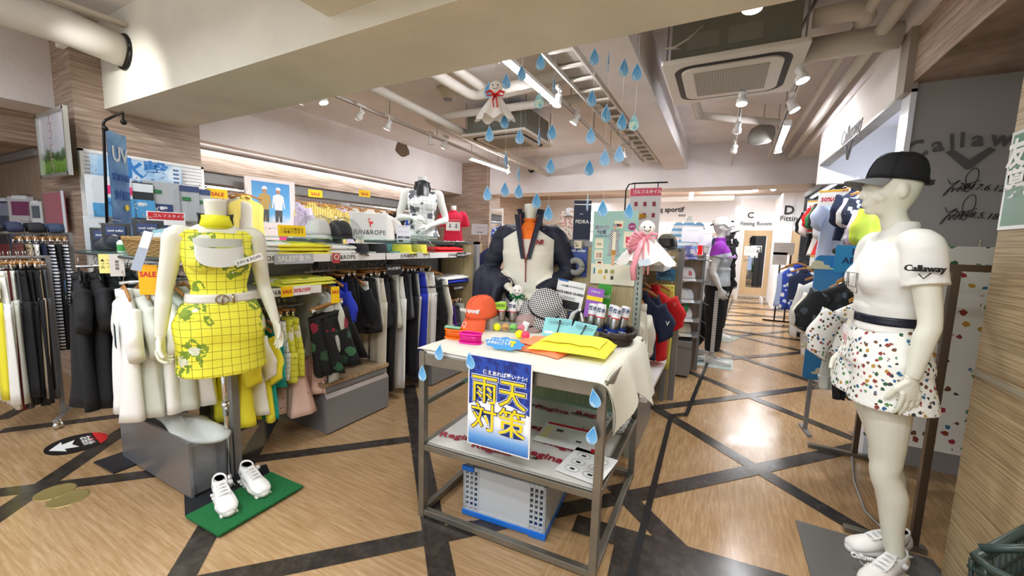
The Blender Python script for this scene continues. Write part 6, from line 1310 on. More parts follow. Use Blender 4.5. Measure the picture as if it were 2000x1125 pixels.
# ghost dolls
def doll(loc, sc, ribbon, label, hang=0, rz=0, skirt=.14, tail=.10, wide=1.0):
    o = empty('ghost_doll', loc, rz, label, 'paper doll'); o.scale = (sc,)*3
    MB().ell((0, 0, .045), (.042, .040, .045), 24, 14).build('head', M('tissue_white', 'f4f2ee', .9, bump=.3, bscale=90), o, True)
    m = MB(); n = 48; R = []
    for i in range(8):
        t = i/7; R.append([((.014+(.105*wide-.014)*t**.8)*math.cos(a)*(1+.10*t*math.sin(a*9)+.05*t*math.sin(a*15+2)), (.014+(.075-.014)*t**.8)*math.sin(a)*(1+.16*t*math.sin(a*9+1)), .008-skirt*t*(1+.10*math.sin(a*7)*t)) for a in [2*PI*j/n for j in range(n)]])
    m.loft(R, 0, False); m.build('skirt', M('tissue_white', 'f4f2ee', .9, bump=.3, bscale=90), o, True)
    m = MB().tube([(.018*math.cos(a), .018*math.sin(a), .004) for a in [2*PI*i/16 for i in range(17)]], .008, 6)
    for s in (-1, 1): m.tube([(0, -.022, .004), (s*.03, -.03, .022), (s*.055, -.03, .012), (s*.05, -.03, -.006), (s*.02, -.028, -.002), (0, -.022, .004)], .008, 6, flat=.35); m.tube([(0, -.024, .004), (s*.012, -.05, -.04), (s*(.004+.014*(s > 0)), -.065, -tail)], .009, 6, flat=.25)
    m.build('ribbon', ribbon, o, True)
    m = MB(); [m.ell((s*.015, -.0385, .052), (.004, .002, .005)) for s in (-1, 1)]; m.tube([(-.016, -.038, .038), (-.008, -.0405, .031), (.004, -.0405, .030), (.016, -.038, .038)], .0016, 5); m.build('drawn_face', INK, o, True)
    if hang:
        for s in (-1, 1): MB().cyl((s*.004, 0, .085), (s*.008, 0, hang), .0008, 5).build('string', WPLAS, o)
        MB().box((0, 0, hang+.012), (.035, .03, .05)).cyl((0, 0, hang+.03), (0, 0, hang+.06), .012, 10).build('clip', WPLAS, o, bevel=.003)
    return o
p = aY(968, 188, 2.42); doll(p, 1.08, M('ribbon_red', 'd8101c', .4), 'white tissue ghost doll with red ribbon hanging among the raindrops', .205, math.radians(25), .145, .085, 1.15)
p = aY(1263, 463, 2.62); d2 = doll(p, 1.15, M('ribbon_pink', 'f4a0b0', .35), 'white tissue ghost doll with big pink ribbon on the wood panel post', 0, math.radians(10), .15, .20, 1.5)
m = MB(); 
for k in range(5): m.tube([(-.02, -.05, -.01), (-.06-.01*k, -.08, .03-.02*k), (-.085, -.07, -.01-.02*k), (-.03, -.05, -.02)], .012, 6, flat=.3)
m.tube([(-.02, -.05, -.0), (-.045, -.08, -.1), (-.06, -.07, -.17), (-.05, -.06, -.235)], .016, 6, flat=.2); m.build('ribbon_tail', M('ribbon_pink', 'f4a0b0', .35), d2, True); MB().box((-.005, -.09, -.135), (.055, .002, .032), r=(0, -.2, 0)).build('note', M('note_blue', 'cfe0f4', .6), d2)
doll((-1.205, 2.395, 1.135), .95, M('ribbon_green', '0c6a3c', .4), 'white tissue ghost doll with green ribbon held by the jacket mannequin', 0, math.radians(15), .10, .12, .7)
# plastic crate under the table
K = empty('folding_crate', (-.94, 1.93, 0), math.radians(5), 'frosted plastic folding crate with blue base under the table', 'crate')
FR = glassm('frosted_plastic', 'd9dde0', .35, .35, 'e8eef2'); CB = M('crate_blue', '1c6fd0', .35); cw, cd, ch = .475, .40, .285
MB().box((0, 0, .018), (cw+.01, cd+.01, .03)).build('base', CB, K, bevel=.003)
for nm, c, d, ax in (('front_side', (0, -cd/2+.006, .155), cw, 0), ('back_side', (0, cd/2-.006, .155), cw, 0), ('left_side', (-cw/2+.006, 0, .155), cd, 1), ('right_side', (cw/2-.006, 0, .155), cd, 1)):
    m = MB(); H_ = .25
    def bx(x0, x1, z0, z1, th=.012): 
        if ax == 0: m.box((c[0]+(x0+x1)/2, c[1], z0+(z1-z0)/2), (x1-x0, th, z1-z0))
        else: m.box((c[0], c[1]+(x0+x1)/2, z0+(z1-z0)/2), (th, x1-x0, z1-z0))
    bx(-d/2+.09, d/2-.09, .03, .28, .006); bx(-d/2, d/2, .03, .045); bx(-d/2, d/2, .27, .285); bx(-d/2, -d/2+.012, .03, .285); bx(d/2-.012, d/2, .03, .285)
    for s in (-1, 1):
        for k in range(4): xx = s*(d/2-.09)+s*(.0+.026*k); bx(xx-.004, xx+.004, .03, .285)
        for k in range(8): a0, a1 = sorted((s*(d/2-.09), s*(d/2))); bx(a0, a1, .055+.03*k, .061+.03*k)
    m.build(nm, FR, K)
MB().box((-cw/2+.03, -cd/2-.002, .275), (.07, .012, .025)).box((cw/2-.04, -cd/2, .012), (.09, .02, .02)).build('latch', CB, K)
m = MB(); m.loft([sup(20, .19-.01*i, .15-.01*i, 0, 0, .035+.045*i, 3) for i in range(5)]); m.build('stored_goods', M('crate_goods', 'a9b4bc', .8, var=.3, vscale=10), K, True)

# ================================================================ SECOND GONDOLA (wood end panel) AND ITS GOODS
G2 = empty('display_gondola', (-.87, 3.5, 0), 0, 'wooden ended display unit behind the steel table with white bench shelf', 'shelving')
def g2(name, fn, mats, smooth=False, bevel=0):
    m = MB(); m.at((.87, -3.5, 0)); fn(m); return m.build(name, mats, G2, smooth, bevel=bevel)
g2('front_end_panel', lambda m: m.bb((-1.30, 2.80, 0), (-.51, 2.83, 1.49)), WEND); g2('front_top_frame', lambda m: m.bb((-1.32, 2.79, 1.49), (-.47, 2.84, 1.525)), GREYM)
g2('corner_post', lambda m: m.bb((-.515, 2.785, 0), (-.47, 2.835, 1.50)), M('pale_green_grey', 'a9b0a6', .45, .2)); m = MB(); m.at((.87, -3.5, 0)); [m.box((-.492, 2.783, .62+.035*k), (.006, .002, .018)) for k in range(24)]; m.build('post_slots', BLACKM, G2)
g2('centre_back', lambda m: m.bb((-.90, 2.83, 0), (-.87, 4.12, 1.30)), M('grey_perforated_back', 'a5a8ae', .6, .2)); g2('rear_end_panel', lambda m: m.bb((-1.30, 4.12, 0), (-.36, 4.15, 1.47)), WEND); g2('rear_frame', lambda m: m.bb((-1.32, 4.11, 1.47), (-.32, 4.16, 1.50)).bb((-.37, 4.105, 0), (-.32, 4.16, 1.47)), GREYM)
g2('bench_shelf', lambda m: m.bb((-.87, 2.84, .405), (-.39, 4.10, .445)), WPLAS, bevel=.003); g2('bench_base', lambda m: m.bb((-.87, 2.86, 0), (-.45, 3.55, .405)), M('satin_grey_panel', '8a8680', .35, .4))
g2('bench_leg', lambda m: m.bb((-.44, 4.02, 0), (-.40, 4.06, .405)).bb((-.44, 4.02, .12), (-.7, 4.05, .15)), GREYM); g2('side_rail', lambda m: m.cyl((-.62, 2.84, 1.16), (-.62, 4.10, 1.16), .011, 10), CHROME); g2('top_shelf', lambda m: m.bb((-1.28, 2.84, 1.40), (-.40, 4.1, 1.42)), M('shelf_white', 'd4d6d8', .5)); g2('side_white_shelf', lambda m: m.bb((-.87, 3.5, 1.30), (-.42, 4.05, 1.385)), WPLAS)
def face(kind, x0, x1, y0, y1, Y, mat, lb, rz=0, t=.05, k=1.0, **kw):
    a, b_ = aY(x0, y0, Y), aY(x1, y0, Y); bt = aY((x0+x1)/2, y1, Y); w = (b_.x-a.x)*k; return garment(kind, ((a.x+b_.x)/2, Y, a.z), rz, mat, lb, None, w, a.z-bt.z, t, **kw)
q = face('shirt', 1240, 1322, 560, 700, 3.75, Rd, 'bright red golf shirt hanging on the right side of the wooden unit', .25, .06, .78); text('logo', 'V', .05, M('logo_pale_red', 'e88a80', .6), q, (.16, -.085, -.12), (PI/2, 0, .2), .003)
q = face('shirt', 1215, 1300, 572, 700, 3.35, Nv, 'navy golf shirt hanging in front of the red one', .25, .055, .74); text('logo', 'V', .05, WPLAS, q, (.19, -.08, -.2), (PI/2, 0, .2), .003)
face('pants', 1280, 1322, 555, 720, 3.98, M('cloth_soft_yellow', 'dcd860', .85), 'soft yellow trousers hanging behind the red shirt', .1, .03, 1.0); face('shirt', 1238, 1268, 600, 690, 3.0, Cr, 'cream garment hanging just behind the wooden end post', 1.2, .05, 1.0)
face('shirt', 1225, 1280, 558, 660, 3.55, Nv, 'second navy shirt between the red and the front navy one', .3, .04, .8)
o = MB(); o.loft([sup(24, rx, ry, 0, 0, z, 3) for z, rx, ry in ((0, .075, .05), (.01, .09, .06), (.07, .085, .055), (.13, .05, .03), (.15, .015, .02))]); o = o.build('gift_bag', PM('bag_two_tone', lambda nt, s, v: mixc(nt, math_(nt, 'GREATER_THAN', s[2], .07), lin('e2f418'), lin('e6e0d2')), .5), None, True, (-.47, 2.98, .446)); tag(o, 'fluorescent yellow and clear bag on the white bench shelf', 'bag')
o = MB().ell((0, 0, .04), (.09, .11, .04)).build('navy_cap_pack', Nv, None, True, (-.55, 2.93, .446)); tag(o, 'navy rounded pouch under the yellow bag on the bench shelf', 'pouch')
s = card(aY(1300, 536, 3.95), .17, .115, (0, 0, .1), M('arrival_blue', '2a86b8', .4), 'blue NEW ARRIVAL card above the red shirt', [('t', 'NEW\nARRIVAL', 0, .12, .034, M('arrival_navy', '0e2850', .5), .02), ('t', '新商品入荷', 0, -.36, .02, FLB)], name='new_arrival_card', cat='sign')
cap((aY(1302, 480, 3.9).x, 3.9, 1.505), math.radians(20), (M('olive_grey', '5a5648', .8), BLACK), 'dark olive cap lying on top of the wooden unit', sc=1.0); o = [q for q in bpy.data.objects if q.get('label', '').startswith('dark olive cap')][0]
c_ = cap((aY(1300, 490, 3.6).x, 3.6, 1.505), math.radians(40), (BLACK, BLACK), 'black visor on top of the wooden unit before the olive cap', visor=True, name='visor', cat='visor', sc=1.0)
# checklist poster on the end panel
a_, b_, c2, d_ = [aY(x, y, 2.775) for x, y in ((1163, 413), (1251, 416), (1243, 565), (1156, 553))]
Wq = (b_.x-a_.x); Hq = a_.z-d_.z; o = empty('checklist_poster', ((a_.x+b_.x)/2-.01, 2.775, (a_.z+c2.z)/2+.01), 0, 'pale teal rainy day checklist poster with a figure in a gingham coat', 'poster')
MB().box((0, 0, 0), (Wq, .004, Hq)).build('sheet', M('poster_teal', '9fc8be', .5), o); MB().box((0, -.003, -Hq*.36), (Wq, .002, Hq*.28)).build('cream_lower_part', M('poster_cream', 'ece8d0', .5), o)
k = Wq/.36
def pp(x, z, w, h, m_, nm='inset', y=-.004): return MB().box((x*k, y, z*k), (w*k, .002, h*k)).build(nm, m_, o)
CRM = M('inset_cream', 'eee8cc', .5)
for x, z, w, h in ((-.12, .035, .07, .08), (-.12, -.055, .07, .08), (.03, .19, .07, .06), (.115, .07, .08, .13), (.10, -.06, .06, .06), (-.11, -.12, .06, .03)): pp(x, z, w, h, CRM)
for x, z, w, h, c in ((-.12, .03, .04, .015, 'b8a08c'), (-.13, -.06, .02, .04, 'd0a090'), (-.105, -.06, .02, .04, 'a89888'), (.025, .185, .02, .02, '2a2a2c'), (.045, .185, .018, .02, 'c83038'), (.11, .07, .035, .05, 'd84858'), (.125, .035, .03, .03, '2c2426'), (-.11, -.12, .03, .015, '8a2a2c'), (-.15, -.19, .012, .05, '3a8ab0'), (-.10, -.195, .03, .03, 'd8b840'), (-.05, -.19, .02, .03, '6a7a3a'), (-.0, -.19, .03, .03, 'a8a050'), (-.06, -.24, .012, .03, 'd8a83a'), (.0, -.24, .02, .03, '2a2a2a')): pp(x, z, w, h, M('c'+c, c, .6), 'item_print', -.006)
MB().prism([((.135+.03*math.cos(t))*k, (.175+.03*math.sin(t))*k) for t in [2*PI*i/20 for i in range(20)]], .002, 0, 'y', -.005).build('ladys_badge', M('badge_plum', '9a3070', .5), o); text('lettering', "LADY'S", .014*k, WPLAS, o, (.135*k, -.006, .175*k), (PI/2, 0, 0), .0003, bold=.02)
for s_, z in (('雨の日', .165), ('対策', .125)): text('lettering', s_, .040*k, WPLAS, o, (-.105*k, -.0045, z*k), (PI/2, 0, 0), .0003, bold=.05); text('lettering', s_, .040*k, NK, o, (-.105*k, -.0055, z*k), (PI/2, 0, 0), .0003, bold=.005)
text('lettering', 'チェックリスト', .017*k, NK, o, (-.10*k, -.0045, .095*k), (PI/2, 0, 0), .0003, bold=.02)
GH = check_m('gingham_print', '1c2238', 'f0f0ee', .0075)
MB().prism([(x*k, z*k) for x, z in ((-.045, -.06), (-.035, .06), (-.045, .10), (-.025, .145), (0, .155), (.025, .145), (.045, .10), (.035, .06), (.045, -.06), (.018, -.06), (.012, .13), (-.012, .13), (-.018, -.06))], .002, 0, 'y', -.0055).build('figure_coat', GH, o)
MB().prism([(x*k, z*k) for x, z in ((-.014, -.02), (-.012, .135), (.012, .135), (.014, -.02))], .0015, 0, 'y', -.005).build('figure_shirt', CRM, o); MB().prism([(x*k, z*k) for x, z in ((-.018, -.055), (-.016, -.015), (.016, -.015), (.018, -.055))], .002, 0, 'y', -.006).build('figure_shorts', M('mustard_print', 'b8882a', .6), o)
MB().prism([(x*k, z*k) for x, z in ((-.014, -.14), (-.014, -.055), (.014, -.055), (.014, -.14))], .0015, 0, 'y', -.005).build('figure_legs', M('skin_print', 'e0b090', .6), o); MB().prism([((.013*math.cos(t))*k, (.17+.015*math.sin(t))*k) for t in [2*PI*i/16 for i in range(16)]], .002, 0, 'y', -.0055).build('figure_face', M('skin_print', 'e0b090', .6), o); MB().prism([(x*k, z*k) for x, z in ((-.02, .172), (-.014, .195), (.014, .195), (.018, .175), (.028, .17), (.0, .178))], .002, 0, 'y', -.007).build('figure_cap', GH, o)
p = aY(1127, 519, 2.78); q = pack((p.x, p.y, p.z+.03), .155, .235, 0, M('card_royal', '1d3f94', .4), [('t', 'cool collar', 0, .34, .13, WPLAS)], 'royal blue card pack with grey neck ring on the wood panel', bulge=.02, hang=True, name='neck_collar_pack'); MB().tube([(.05*math.cos(t), -.035-.008*math.cos(t), -.035+.045*math.sin(t)) for t in [2*PI*i/24 for i in range(25)]], .022, 10).build('grey_collar', M('heather_grey', '8c8c86', .9), q, True)
t = empty('socket_box', aY(1130, 478, 2.77), 0, 'small cream plug box on the top edge of the wood panel', 'plug box'); MB().box((0, 0, 0), (.055, .035, .055)).build('box_body', M('cream_plastic', 'd8d0b4', .5), t, bevel=.004); MB().box((-.012, -.02, -.008), (.004, .006, .012)).box((.0, -.02, -.008), (.004, .006, .012)).build('plug_slots', BLACKM, t)
# style board hung on a black stand behind
o = empty('style_board', aY(1258, 423, 3.4), .05, 'pink headed style sheet hanging from a black arched stand', 'sign'); MB().box((0, 0, 0), (.24, .003, .46)).build('sheet', M('sheet_grey', 'd8d4d4', .6), o); MB().box((0, -.003, .195), (.24, .002, .06)).build('pink_header', M('header_pink', 'd84860', .5), o); text('lettering', 'ゴルフスタイル', .032, WPLAS, o, (.01, -.005, .195), (PI/2, 0, 0), .0003, bold=.02)
m = MB(); [m.box((-.07+.07*i, -.003, .10-.09*j), (.025, .002, .035)) for i in range(3) for j in range(3)]; m.build('small_figures', M('c8a3040', '8a3040', .6), o); MB().box((0, -.002, -.29), (.24, .003, .12)).build('pink_lower_card', HP, o)
m = MB().tube([(-.16, .02, -.5), (-.16, .02, .22), (-.14, .02, .262), (-.10, .02, .27), (.16, .02, .27)], .006, 8); [m.cyl((x, .02, .27), (x, 0, .225), .004, 6) for x in (-.09, .09)]; m.build('stand_arm', BLACKM, o, True)
p = aY(1250, 417, 3.2); MB().tube([(-.17, -.03, -.0), (-.12, -.03, .008), (-.05, -.03, .004), (.02, -.03, 0)], [.01, .024, .024, .008], 12).build('gold_roll', M('gold_satin', 'd89c1c', .4), o, True)
# ---- cap rack with five tiers
H3 = empty('cap_rack', (-.36, 5.28, 0), 0, 'narrow cap rack with five shelves of caps beside the purple-shirt mannequin', 'cap rack')
m = MB(); m.bb((-.20, .05, 0), (.17, .08, 1.42)); m.build('back_panel', WVERT, H3); m = MB(); m.bb((-.22, .03, 0), (-.19, .07, 1.45)); m.bb((.16, .03, 0), (.19, .07, 1.45)); m.build('side_upright', GREYM, H3)
capsd = [(1.385, 'M', '7a80b8', 'periwinkle and pink tie-dye cap on the top tier of the cap rack', 'B'), (1.135, 'w', 'd8d4d4', 'white cap with red letter on the second tier of the cap rack', 'B'), (.885, 'w', 'd4d6d8', 'white cap on the middle tier of the cap rack with green strap', None), (.665, 'w', 'e4e4e4', 'white cap on the fourth tier of the cap rack', None), (.49, 'w', 'ccc8bc', 'off-white cap with script on the lowest tier of the cap rack', None)]
for i, (z, a, c, lb, lg_) in enumerate(capsd):
    MB().box((0.0, -.13, z-.012), (.36, .34, .012)).build('shelf', GREYM, H3); MB().cyl((.19, -.05, z-.02), (.26, -.28, z-.02), .006, 8).build('shelf_arm', CHROME, H3)
    mm = M('cap_'+c, c, .8) if a == 'w' else PM('tie_dye', lambda nt, s, v: ramp(nt, nz(nt, v, 12, 2), [(.3, lin('5a64a8')), (.5, lin('8a90c8')), (.65, lin('f0c4cc'))]), .8); o = cap((-.36, 5.12, z+.012), math.radians(28), (mm, mm), lb, sc=1.12)
    if lg_: text('logo', lg_, .06, M('logo_crimson', 'b01c2c', .5) if i else WPLAS, o, (0, -.092, .055), (PI/2-.3, 0, 0), .003, bold=.04)
    if i == 2: MB().tube([(-.02, -.12, -.01), (-.03, -.14, -.08), (-.05, -.12, -.17)], .016, 6, flat=.25).build('green_strap', Gn, o, True)
MB().bb((-.14, -.36, .02), (.12, -.05, .42)).bb((-.15, -.37, .36), (.13, -.33, .43)).build('grey_box', GREYL, H3, bevel=.004)
for x, y, Y, w, h, lb in ((1352, 458, 5.9, .26, .2, 'white printed notice behind the top caps, left one'), (1375, 464, 6.1, .2, .22, 'white printed notice behind the purple shirt, right one')):
    s = board('notice', aY(x, y, Y), w, h, .15, M('pale_card', 'e6e4ee', .6), lb, tilt=-.15); tx(s, 'ーーーーー', .03, INK, 0, .05)
    MB().cyl((0, .01, -h/2), (0, .02, -aY(x, y, Y).z+.02), .008, 8).lathe([(.1, -aY(x, y, Y).z+.005), (.1, -aY(x, y, Y).z+.015)], 20).build('sign_stand', CHROME, s)
# ================================================================ RIGHT SIDE
MOT = floral_m('small_motif_board', 'e2e4de', ['2f5d3a', '8a3a2c', '3f6f98', 'b98f3a', '30343a', '5b8a55', '9c2f38', '6b4a2e'], 17, .27)
def rrect(w, h, r, n=5):
    return [(sx*(w/2-r)+r*math.cos(a0+PI/2*i/n), sz*(h/2-r)+r*math.sin(a0+PI/2*i/n)) for sx, sz, a0 in ((1, 1, 0), (-1, 1, PI/2), (-1, -1, PI), (1, -1, 3*PI/2)) for i in range(n+1)]
o = MB().prism(rrect(.46, 1.20, .03), .006, 0, 'y', 0).build('printed_board', MOT, None, False, (1.10, 3.15, .955)); tag(o, 'white board with small colourful motifs hanging behind the tall mannequin', 'board')
m = MB().cyl((-.15, .003, .60), (-.15, .003, .64), .003, 6).cyl((.15, .003, .60), (.15, .003, .64), .003, 6).build('board_hooks', CHROME, o)
R2 = empty('garment_rack', (.98, 3.15, 0), 0, 'bronze steel garment rack behind the tall woman mannequin', 'clothes rack'); BZ = M('bronze_steel', '6a5e50', .35, .8)
for y in (-.51, .53):
    MB().bb((-.016, y-.016, .0), (.016, y+.016, 1.45)).build('post', BZ, R2, bevel=.002); MB().bb((-.13, y-.014, 1.43), (.13, y+.014, 1.462)).build('top_arm', BZ, R2, bevel=.002); MB().bb((-.28, y-.02, .0), (.16 if y > 0 else .05, y+.02, .03)).build('foot', STEEL, R2, bevel=.002)
MB().cyl((-.10, -.52, 1.445), (-.10, .54, 1.445), .011, 10).build('rail', BZ, R2)
BZ2 = tag(MB().tube([aZ(1664, 893, .02), aZ(1668, 940, .012), aZ(1690, 1000, .008), aZ(1722, 1030, .008)], .008, 8).build('floor_cable', M('grey_cable', 'a8a49c', .4, .4), None, True), 'grey cable curving over the floor from the rack foot', 'cable')
def gx(kind, x, y0, y1, Y, mat, lb, rz=0, w=.40, t=.035, tilt=0, **k):
    a = aY(x, y0, Y); b_ = aY(x, y1, Y); return garment(kind, (a.x, Y, a.z), rz, mat, lb, None, w, a.z-b_.z, t, tilt=tilt, **k)
gx('shirt', 1655, 560, 665, 3.62, Cr, 'cream shirt with navy trim hanging at the far end of the bronze rack', .35, .46, .05, .0); gx('shirt', 1672, 548, 672, 3.42, BP, 'black leaf-print shirt on the bronze rack beside the cream one', .35, .46, .05)
gx('shirt', 1700, 585, 690, 3.22, CP, 'white printed shirt on the bronze rack touching the tall mannequin', .3, .42, .05); gx('pants', 1636, 672, 762, 3.55, LG, 'pale grey trousers hanging under the cream shirt', .35, .20, .03); gx('pants', 1664, 680, 782, 3.36, BP, 'black leaf-print trousers hanging under the matching shirt', .35, .20, .03)
for q in bpy.data.objects:
    if 'bronze rack' in q.get('label', '') and q.children: q.children[0].scale = (.62, 1, 1)
o = [q for q in bpy.data.objects if q.get('label', '').startswith('cream shirt with navy trim')][0]; MB().tube([(-.1, -.04, .0), (-.17, -.06, -.05), (-.25, -.06, -.14), (-.30, -.05, -.24)], .008, 6).build('navy_trim', Nv, o, True)
# blue cloud board with card
o = MB().prism(rrect(.50, 1.02, .03), .012, 0, 'y', 0).build('cloud_board', M('board_blue', '2f78ac', .5), None, False, (.915, 4.0, .965), .12); tag(o, 'blue board with cream clouds standing at the end of the bronze rack', 'board')
def cloud(x, z, s): 
    m = MB(); m.prism([(x-.07*s, z), (x-.075*s, z+.012*s), (x-.05*s, z+.02*s), (x-.045*s, z+.045*s), (x-.015*s, z+.058*s), (x+.015*s, z+.05*s), (x+.025*s, z+.03*s), (x+.05*s, z+.028*s), (x+.06*s, z+.01*s), (x+.085*s, z+.008*s), (x+.085*s, z)], .002, 0, 'y', -.002); m.build('painted_cloud', M('cloud_cream', 'cdc6a4', .6), o)
for x, z, s in ((-.22, .40, 1.2), (-.10, .16, 1.4), (-.22, .02, 1.3), (.02, .28, 1), (-.2, -.25, 1.2), (-.12, -.46, 1.0), (.12, -.1, 1.2)): cloud(x, z, s)
m = MB().bb((-.2, .012, -.965), (-.17, .03, .3)).bb((.17, .012, -.965), (.2, .03, .3)).bb((-.2, -.10, -.965), (-.17, .14, -.945)).bb((.17, -.10, -.965), (.2, .14, -.945)).build('board_foot', GREYM, o)
card(aY(1680, 507, 3.93)+Vector((.02, 0, 0)), .36, .21, (0, 0, .12), M('arrival_blue', '2a86b8', .4), 'blue NEW ARRIVAL card on the cloud board', [('t', 'NEW\nARRIVAL', 0, .10, .068, M('arrival_navy', '0e2850', .5), .02), ('t', '新商品入荷', 0, -.38, .03, FLB)], name='new_arrival_card', cat='sign')
# wall unit with garments
UW = empty('wall_unit', (1.45, 5.1, 0), 0, 'wall unit with white drawers and garment rails along the right side', 'shelving')
MB().bb((.0, -1.2, .0), (.38, 2.5, .72)).build('lower_cabinet', WPLAS, UW); m = MB(); [m.bb((-.16, -1.0+1.05*k, .78), (.30, -.1+1.05*k, .88)) for k in range(3)]; m.build('white_drawer_trays', WPLAS, UW); m = MB(); [m.bb((-.14, -1.0+1.05*k, 1.22), (.30, -.1+1.05*k, 1.27)) for k in range(3)]; m.build('upper_tray', M('tray_wood', '8a6c4a', .5), UW)
MB().cyl((-.1, -1.2, 2.16), (-.1, 2.5, 2.16), .011, 10).build('upper_rail', CHROME, UW); MB().cyl((-.2, -1.2, 1.10), (-.2, 2.5, 1.10), .010, 10).build('lower_rail', CHROME, UW); m = MB(); [m.bb((.30, y, 0), (.35, y+.04, 2.3)) for y in (-1.2, .1, 1.25, 2.4)]; m.build('uprights', BLACKM, UW); MB().bb((.36, 1.45, .75), (.38, 3.42, 2.42)).build('dark_backdrop', M('dark_canopy', '2c2c2f', .5), UW)
MB().bb((-.28, 1.42, 2.42), (.4, 3.48, 2.50)).build('dark_canopy', M('dark_canopy', '2c2c2f', .5), UW); MB().bb((-.27, 3.42, 0), (.38, 3.48, 2.42)).build('dark_side_panel', M('dark_canopy', '2c2c2f', .5), UW)
m = MB(); m.bb((-.20, 1.5, 2.405), (-.17, 3.38, 2.418)); m.bb((.1, 1.5, 2.405), (.13, 3.38, 2.418)); m.build('led_strip', EML, UW)
for (kd, x, y0, y1, X, mm, rz, w, lb) in (('shirt', 1648, 388, 512, 1.16, M('cloth_icy', 'd6e2fa', .85), .55, .50, 'icy white oversized tee on the right wall unit under the 30 percent card'), ('shirt', 1672, 372, 470, 1.20, Nv, .8, .44, 'navy and white top right of the icy white tee'), ('shirt', 1686, 380, 470, 1.22, Wt, .8, .42, 'white top between the navy one and the floral one'), ('shirt', 1700, 378, 478, 1.2, NF, .8, .44, 'navy floral shirt near the cap brim of the tall mannequin'),
        ('shirt', 1712, 400, 470, 1.2, LV, .8, .44, 'lavender print shirt near the tall mannequin chin'), ('shirt', 1724, 398, 452, 1.16, M('cloth_lime', 'd4e24a', .85), .8, .44, 'lime yellow folded-over shirt just behind the tall mannequin neck'), ('pants', 1676, 440, 512, 1.25, Cr, .8, .36, 'cream trousers under the navy and white top'), ('skirt', 1700, 470, 515, 1.22, NF, .8, .40, 'navy floral skirt under the matching shirt'),
        ('shirt', 1634, 410, 460, 1.16, Wt, .7, .44, 'white frilled blouse left of the icy white tee'), ('skirt', 1634, 462, 512, 1.16, Bk, .7, .4, 'black skirt under the white frilled blouse'), ('shirt', 1626, 390, 455, 1.16, Bk, .6, .44, 'black top left of the frilled blouse'), ('shirt', 1618, 398, 455, 1.16, Gn, .6, .44, 'green edged top between black and red tops'), ('shirt', 1610, 400, 452, 1.16, Rd, .6, .46, 'red top hanging under the smaller 30 percent card'),
        ('shirt', 1602, 405, 452, 1.16, Wt, .6, .44, 'white top left of the red one on the right wall unit'), ('shirt', 1594, 408, 450, 1.16, Bk, .6, .44, 'black and white top left of the red one'), ('skirt', 1614, 455, 502, 1.16, Rd, .6, .34, 'red skirt below the red top'), ('skirt', 1604, 455, 500, 1.16, Wt, .6, .34, 'white skirt left of the red skirt'), ('skirt', 1593, 455, 498, 1.16, BP, .6, .34, 'black patterned skirt at the dark edge of the wall unit'),
        ('tank', 1558, 520, 612, .98, BG, .4, .40, 'blue and white geometric dress at the near end of the lower rail'), ('tank', 1546, 525, 606, .98, M('cloth_pale_denim', 'b4c6e8', .85), .4, .40, 'pale blue dress left of the geometric dress'), ('tank', 1570, 530, 590, 1.02, Nv, .4, .38, 'navy printed dress right of the geometric dress'),
        ('long', 1606, 545, 660, 1.02, Wt, .5, .44, 'white long coat hanging beside the blue cloud board, nearer one'), ('long', 1598, 560, 640, 1.05, Gn, .5, .40, 'dark green trimmed coat behind the white coats'), ('pants', 1596, 620, 705, 1.02, Wt, .5, .34, 'white trousers below the coats beside the blue cloud board')):
    if x < 1640 and X > 1.1: w *= .78
    a = aX(x, y0, X); b_ = aX(x, y1, X); garment(kd, (a.x, a.y, a.z), rz, mm, lb, None, w, max(.3, a.z-b_.z), .045)
for x, y, X, w, h, lb, s_ in ((1627, 386, 1.02, .26, .17, 'white 30% OFF card above the icy white tee', '30%OFF'), (1599, 402, 1.1, .26, .15, 'white 30% OFF card above the red top', '30%OFF'), (1604, 512, 1.1, .24, .17, 'white 30% card on the lower shelf of the right wall unit', '30%')):
    s = board('discount_card', aX(x, y, X), w, h, -.35, PAPER, lb); MB().box((0, -.003, h*.42), (w, .002, h*.14)).build('gold_band', M('gold_band', 'd8a838', .5), s); tx(s, s_, w*.24, REDINK, 0, -.02, bold=.03)
for i, (x, y) in enumerate(((1585, 540), (1590, 556), (1575, 612))):
    p = aX(x, y, 1.33); o = folded((1.33, p.y, p.z), (.26, .3, .06), Wt, 'white folded goods in the drawer tray of the right wall unit, %s' % ('upper', 'middle', 'lower')[i], 2, seed=20+i, name='folded_shirt')
o = MB().ell((0, 0, 0), (.11, .13, .06)).build('hat_pack', BP, None, True, aX(1650, 490, 1.12)); tag(o, 'dark patterned hat in a bag below the icy white tee', 'hat')
o = MB().cyl((0, 0, -2.16), (0, 0, .22), .05, 20).build('rolled_banner', M('deep_blue_print', '1c4f9c', .4), None, True, (1.115, 3.93, 2.165)); tag(o, 'tall deep blue roll standing at the light box edge above the cap', 'roll')
text('lettering', 'CALLAWAY', .05, M('tube_white', 'a8c4e8', .5), o, (0, -.052, 0), (PI/2, -PI/2, 0), .001)
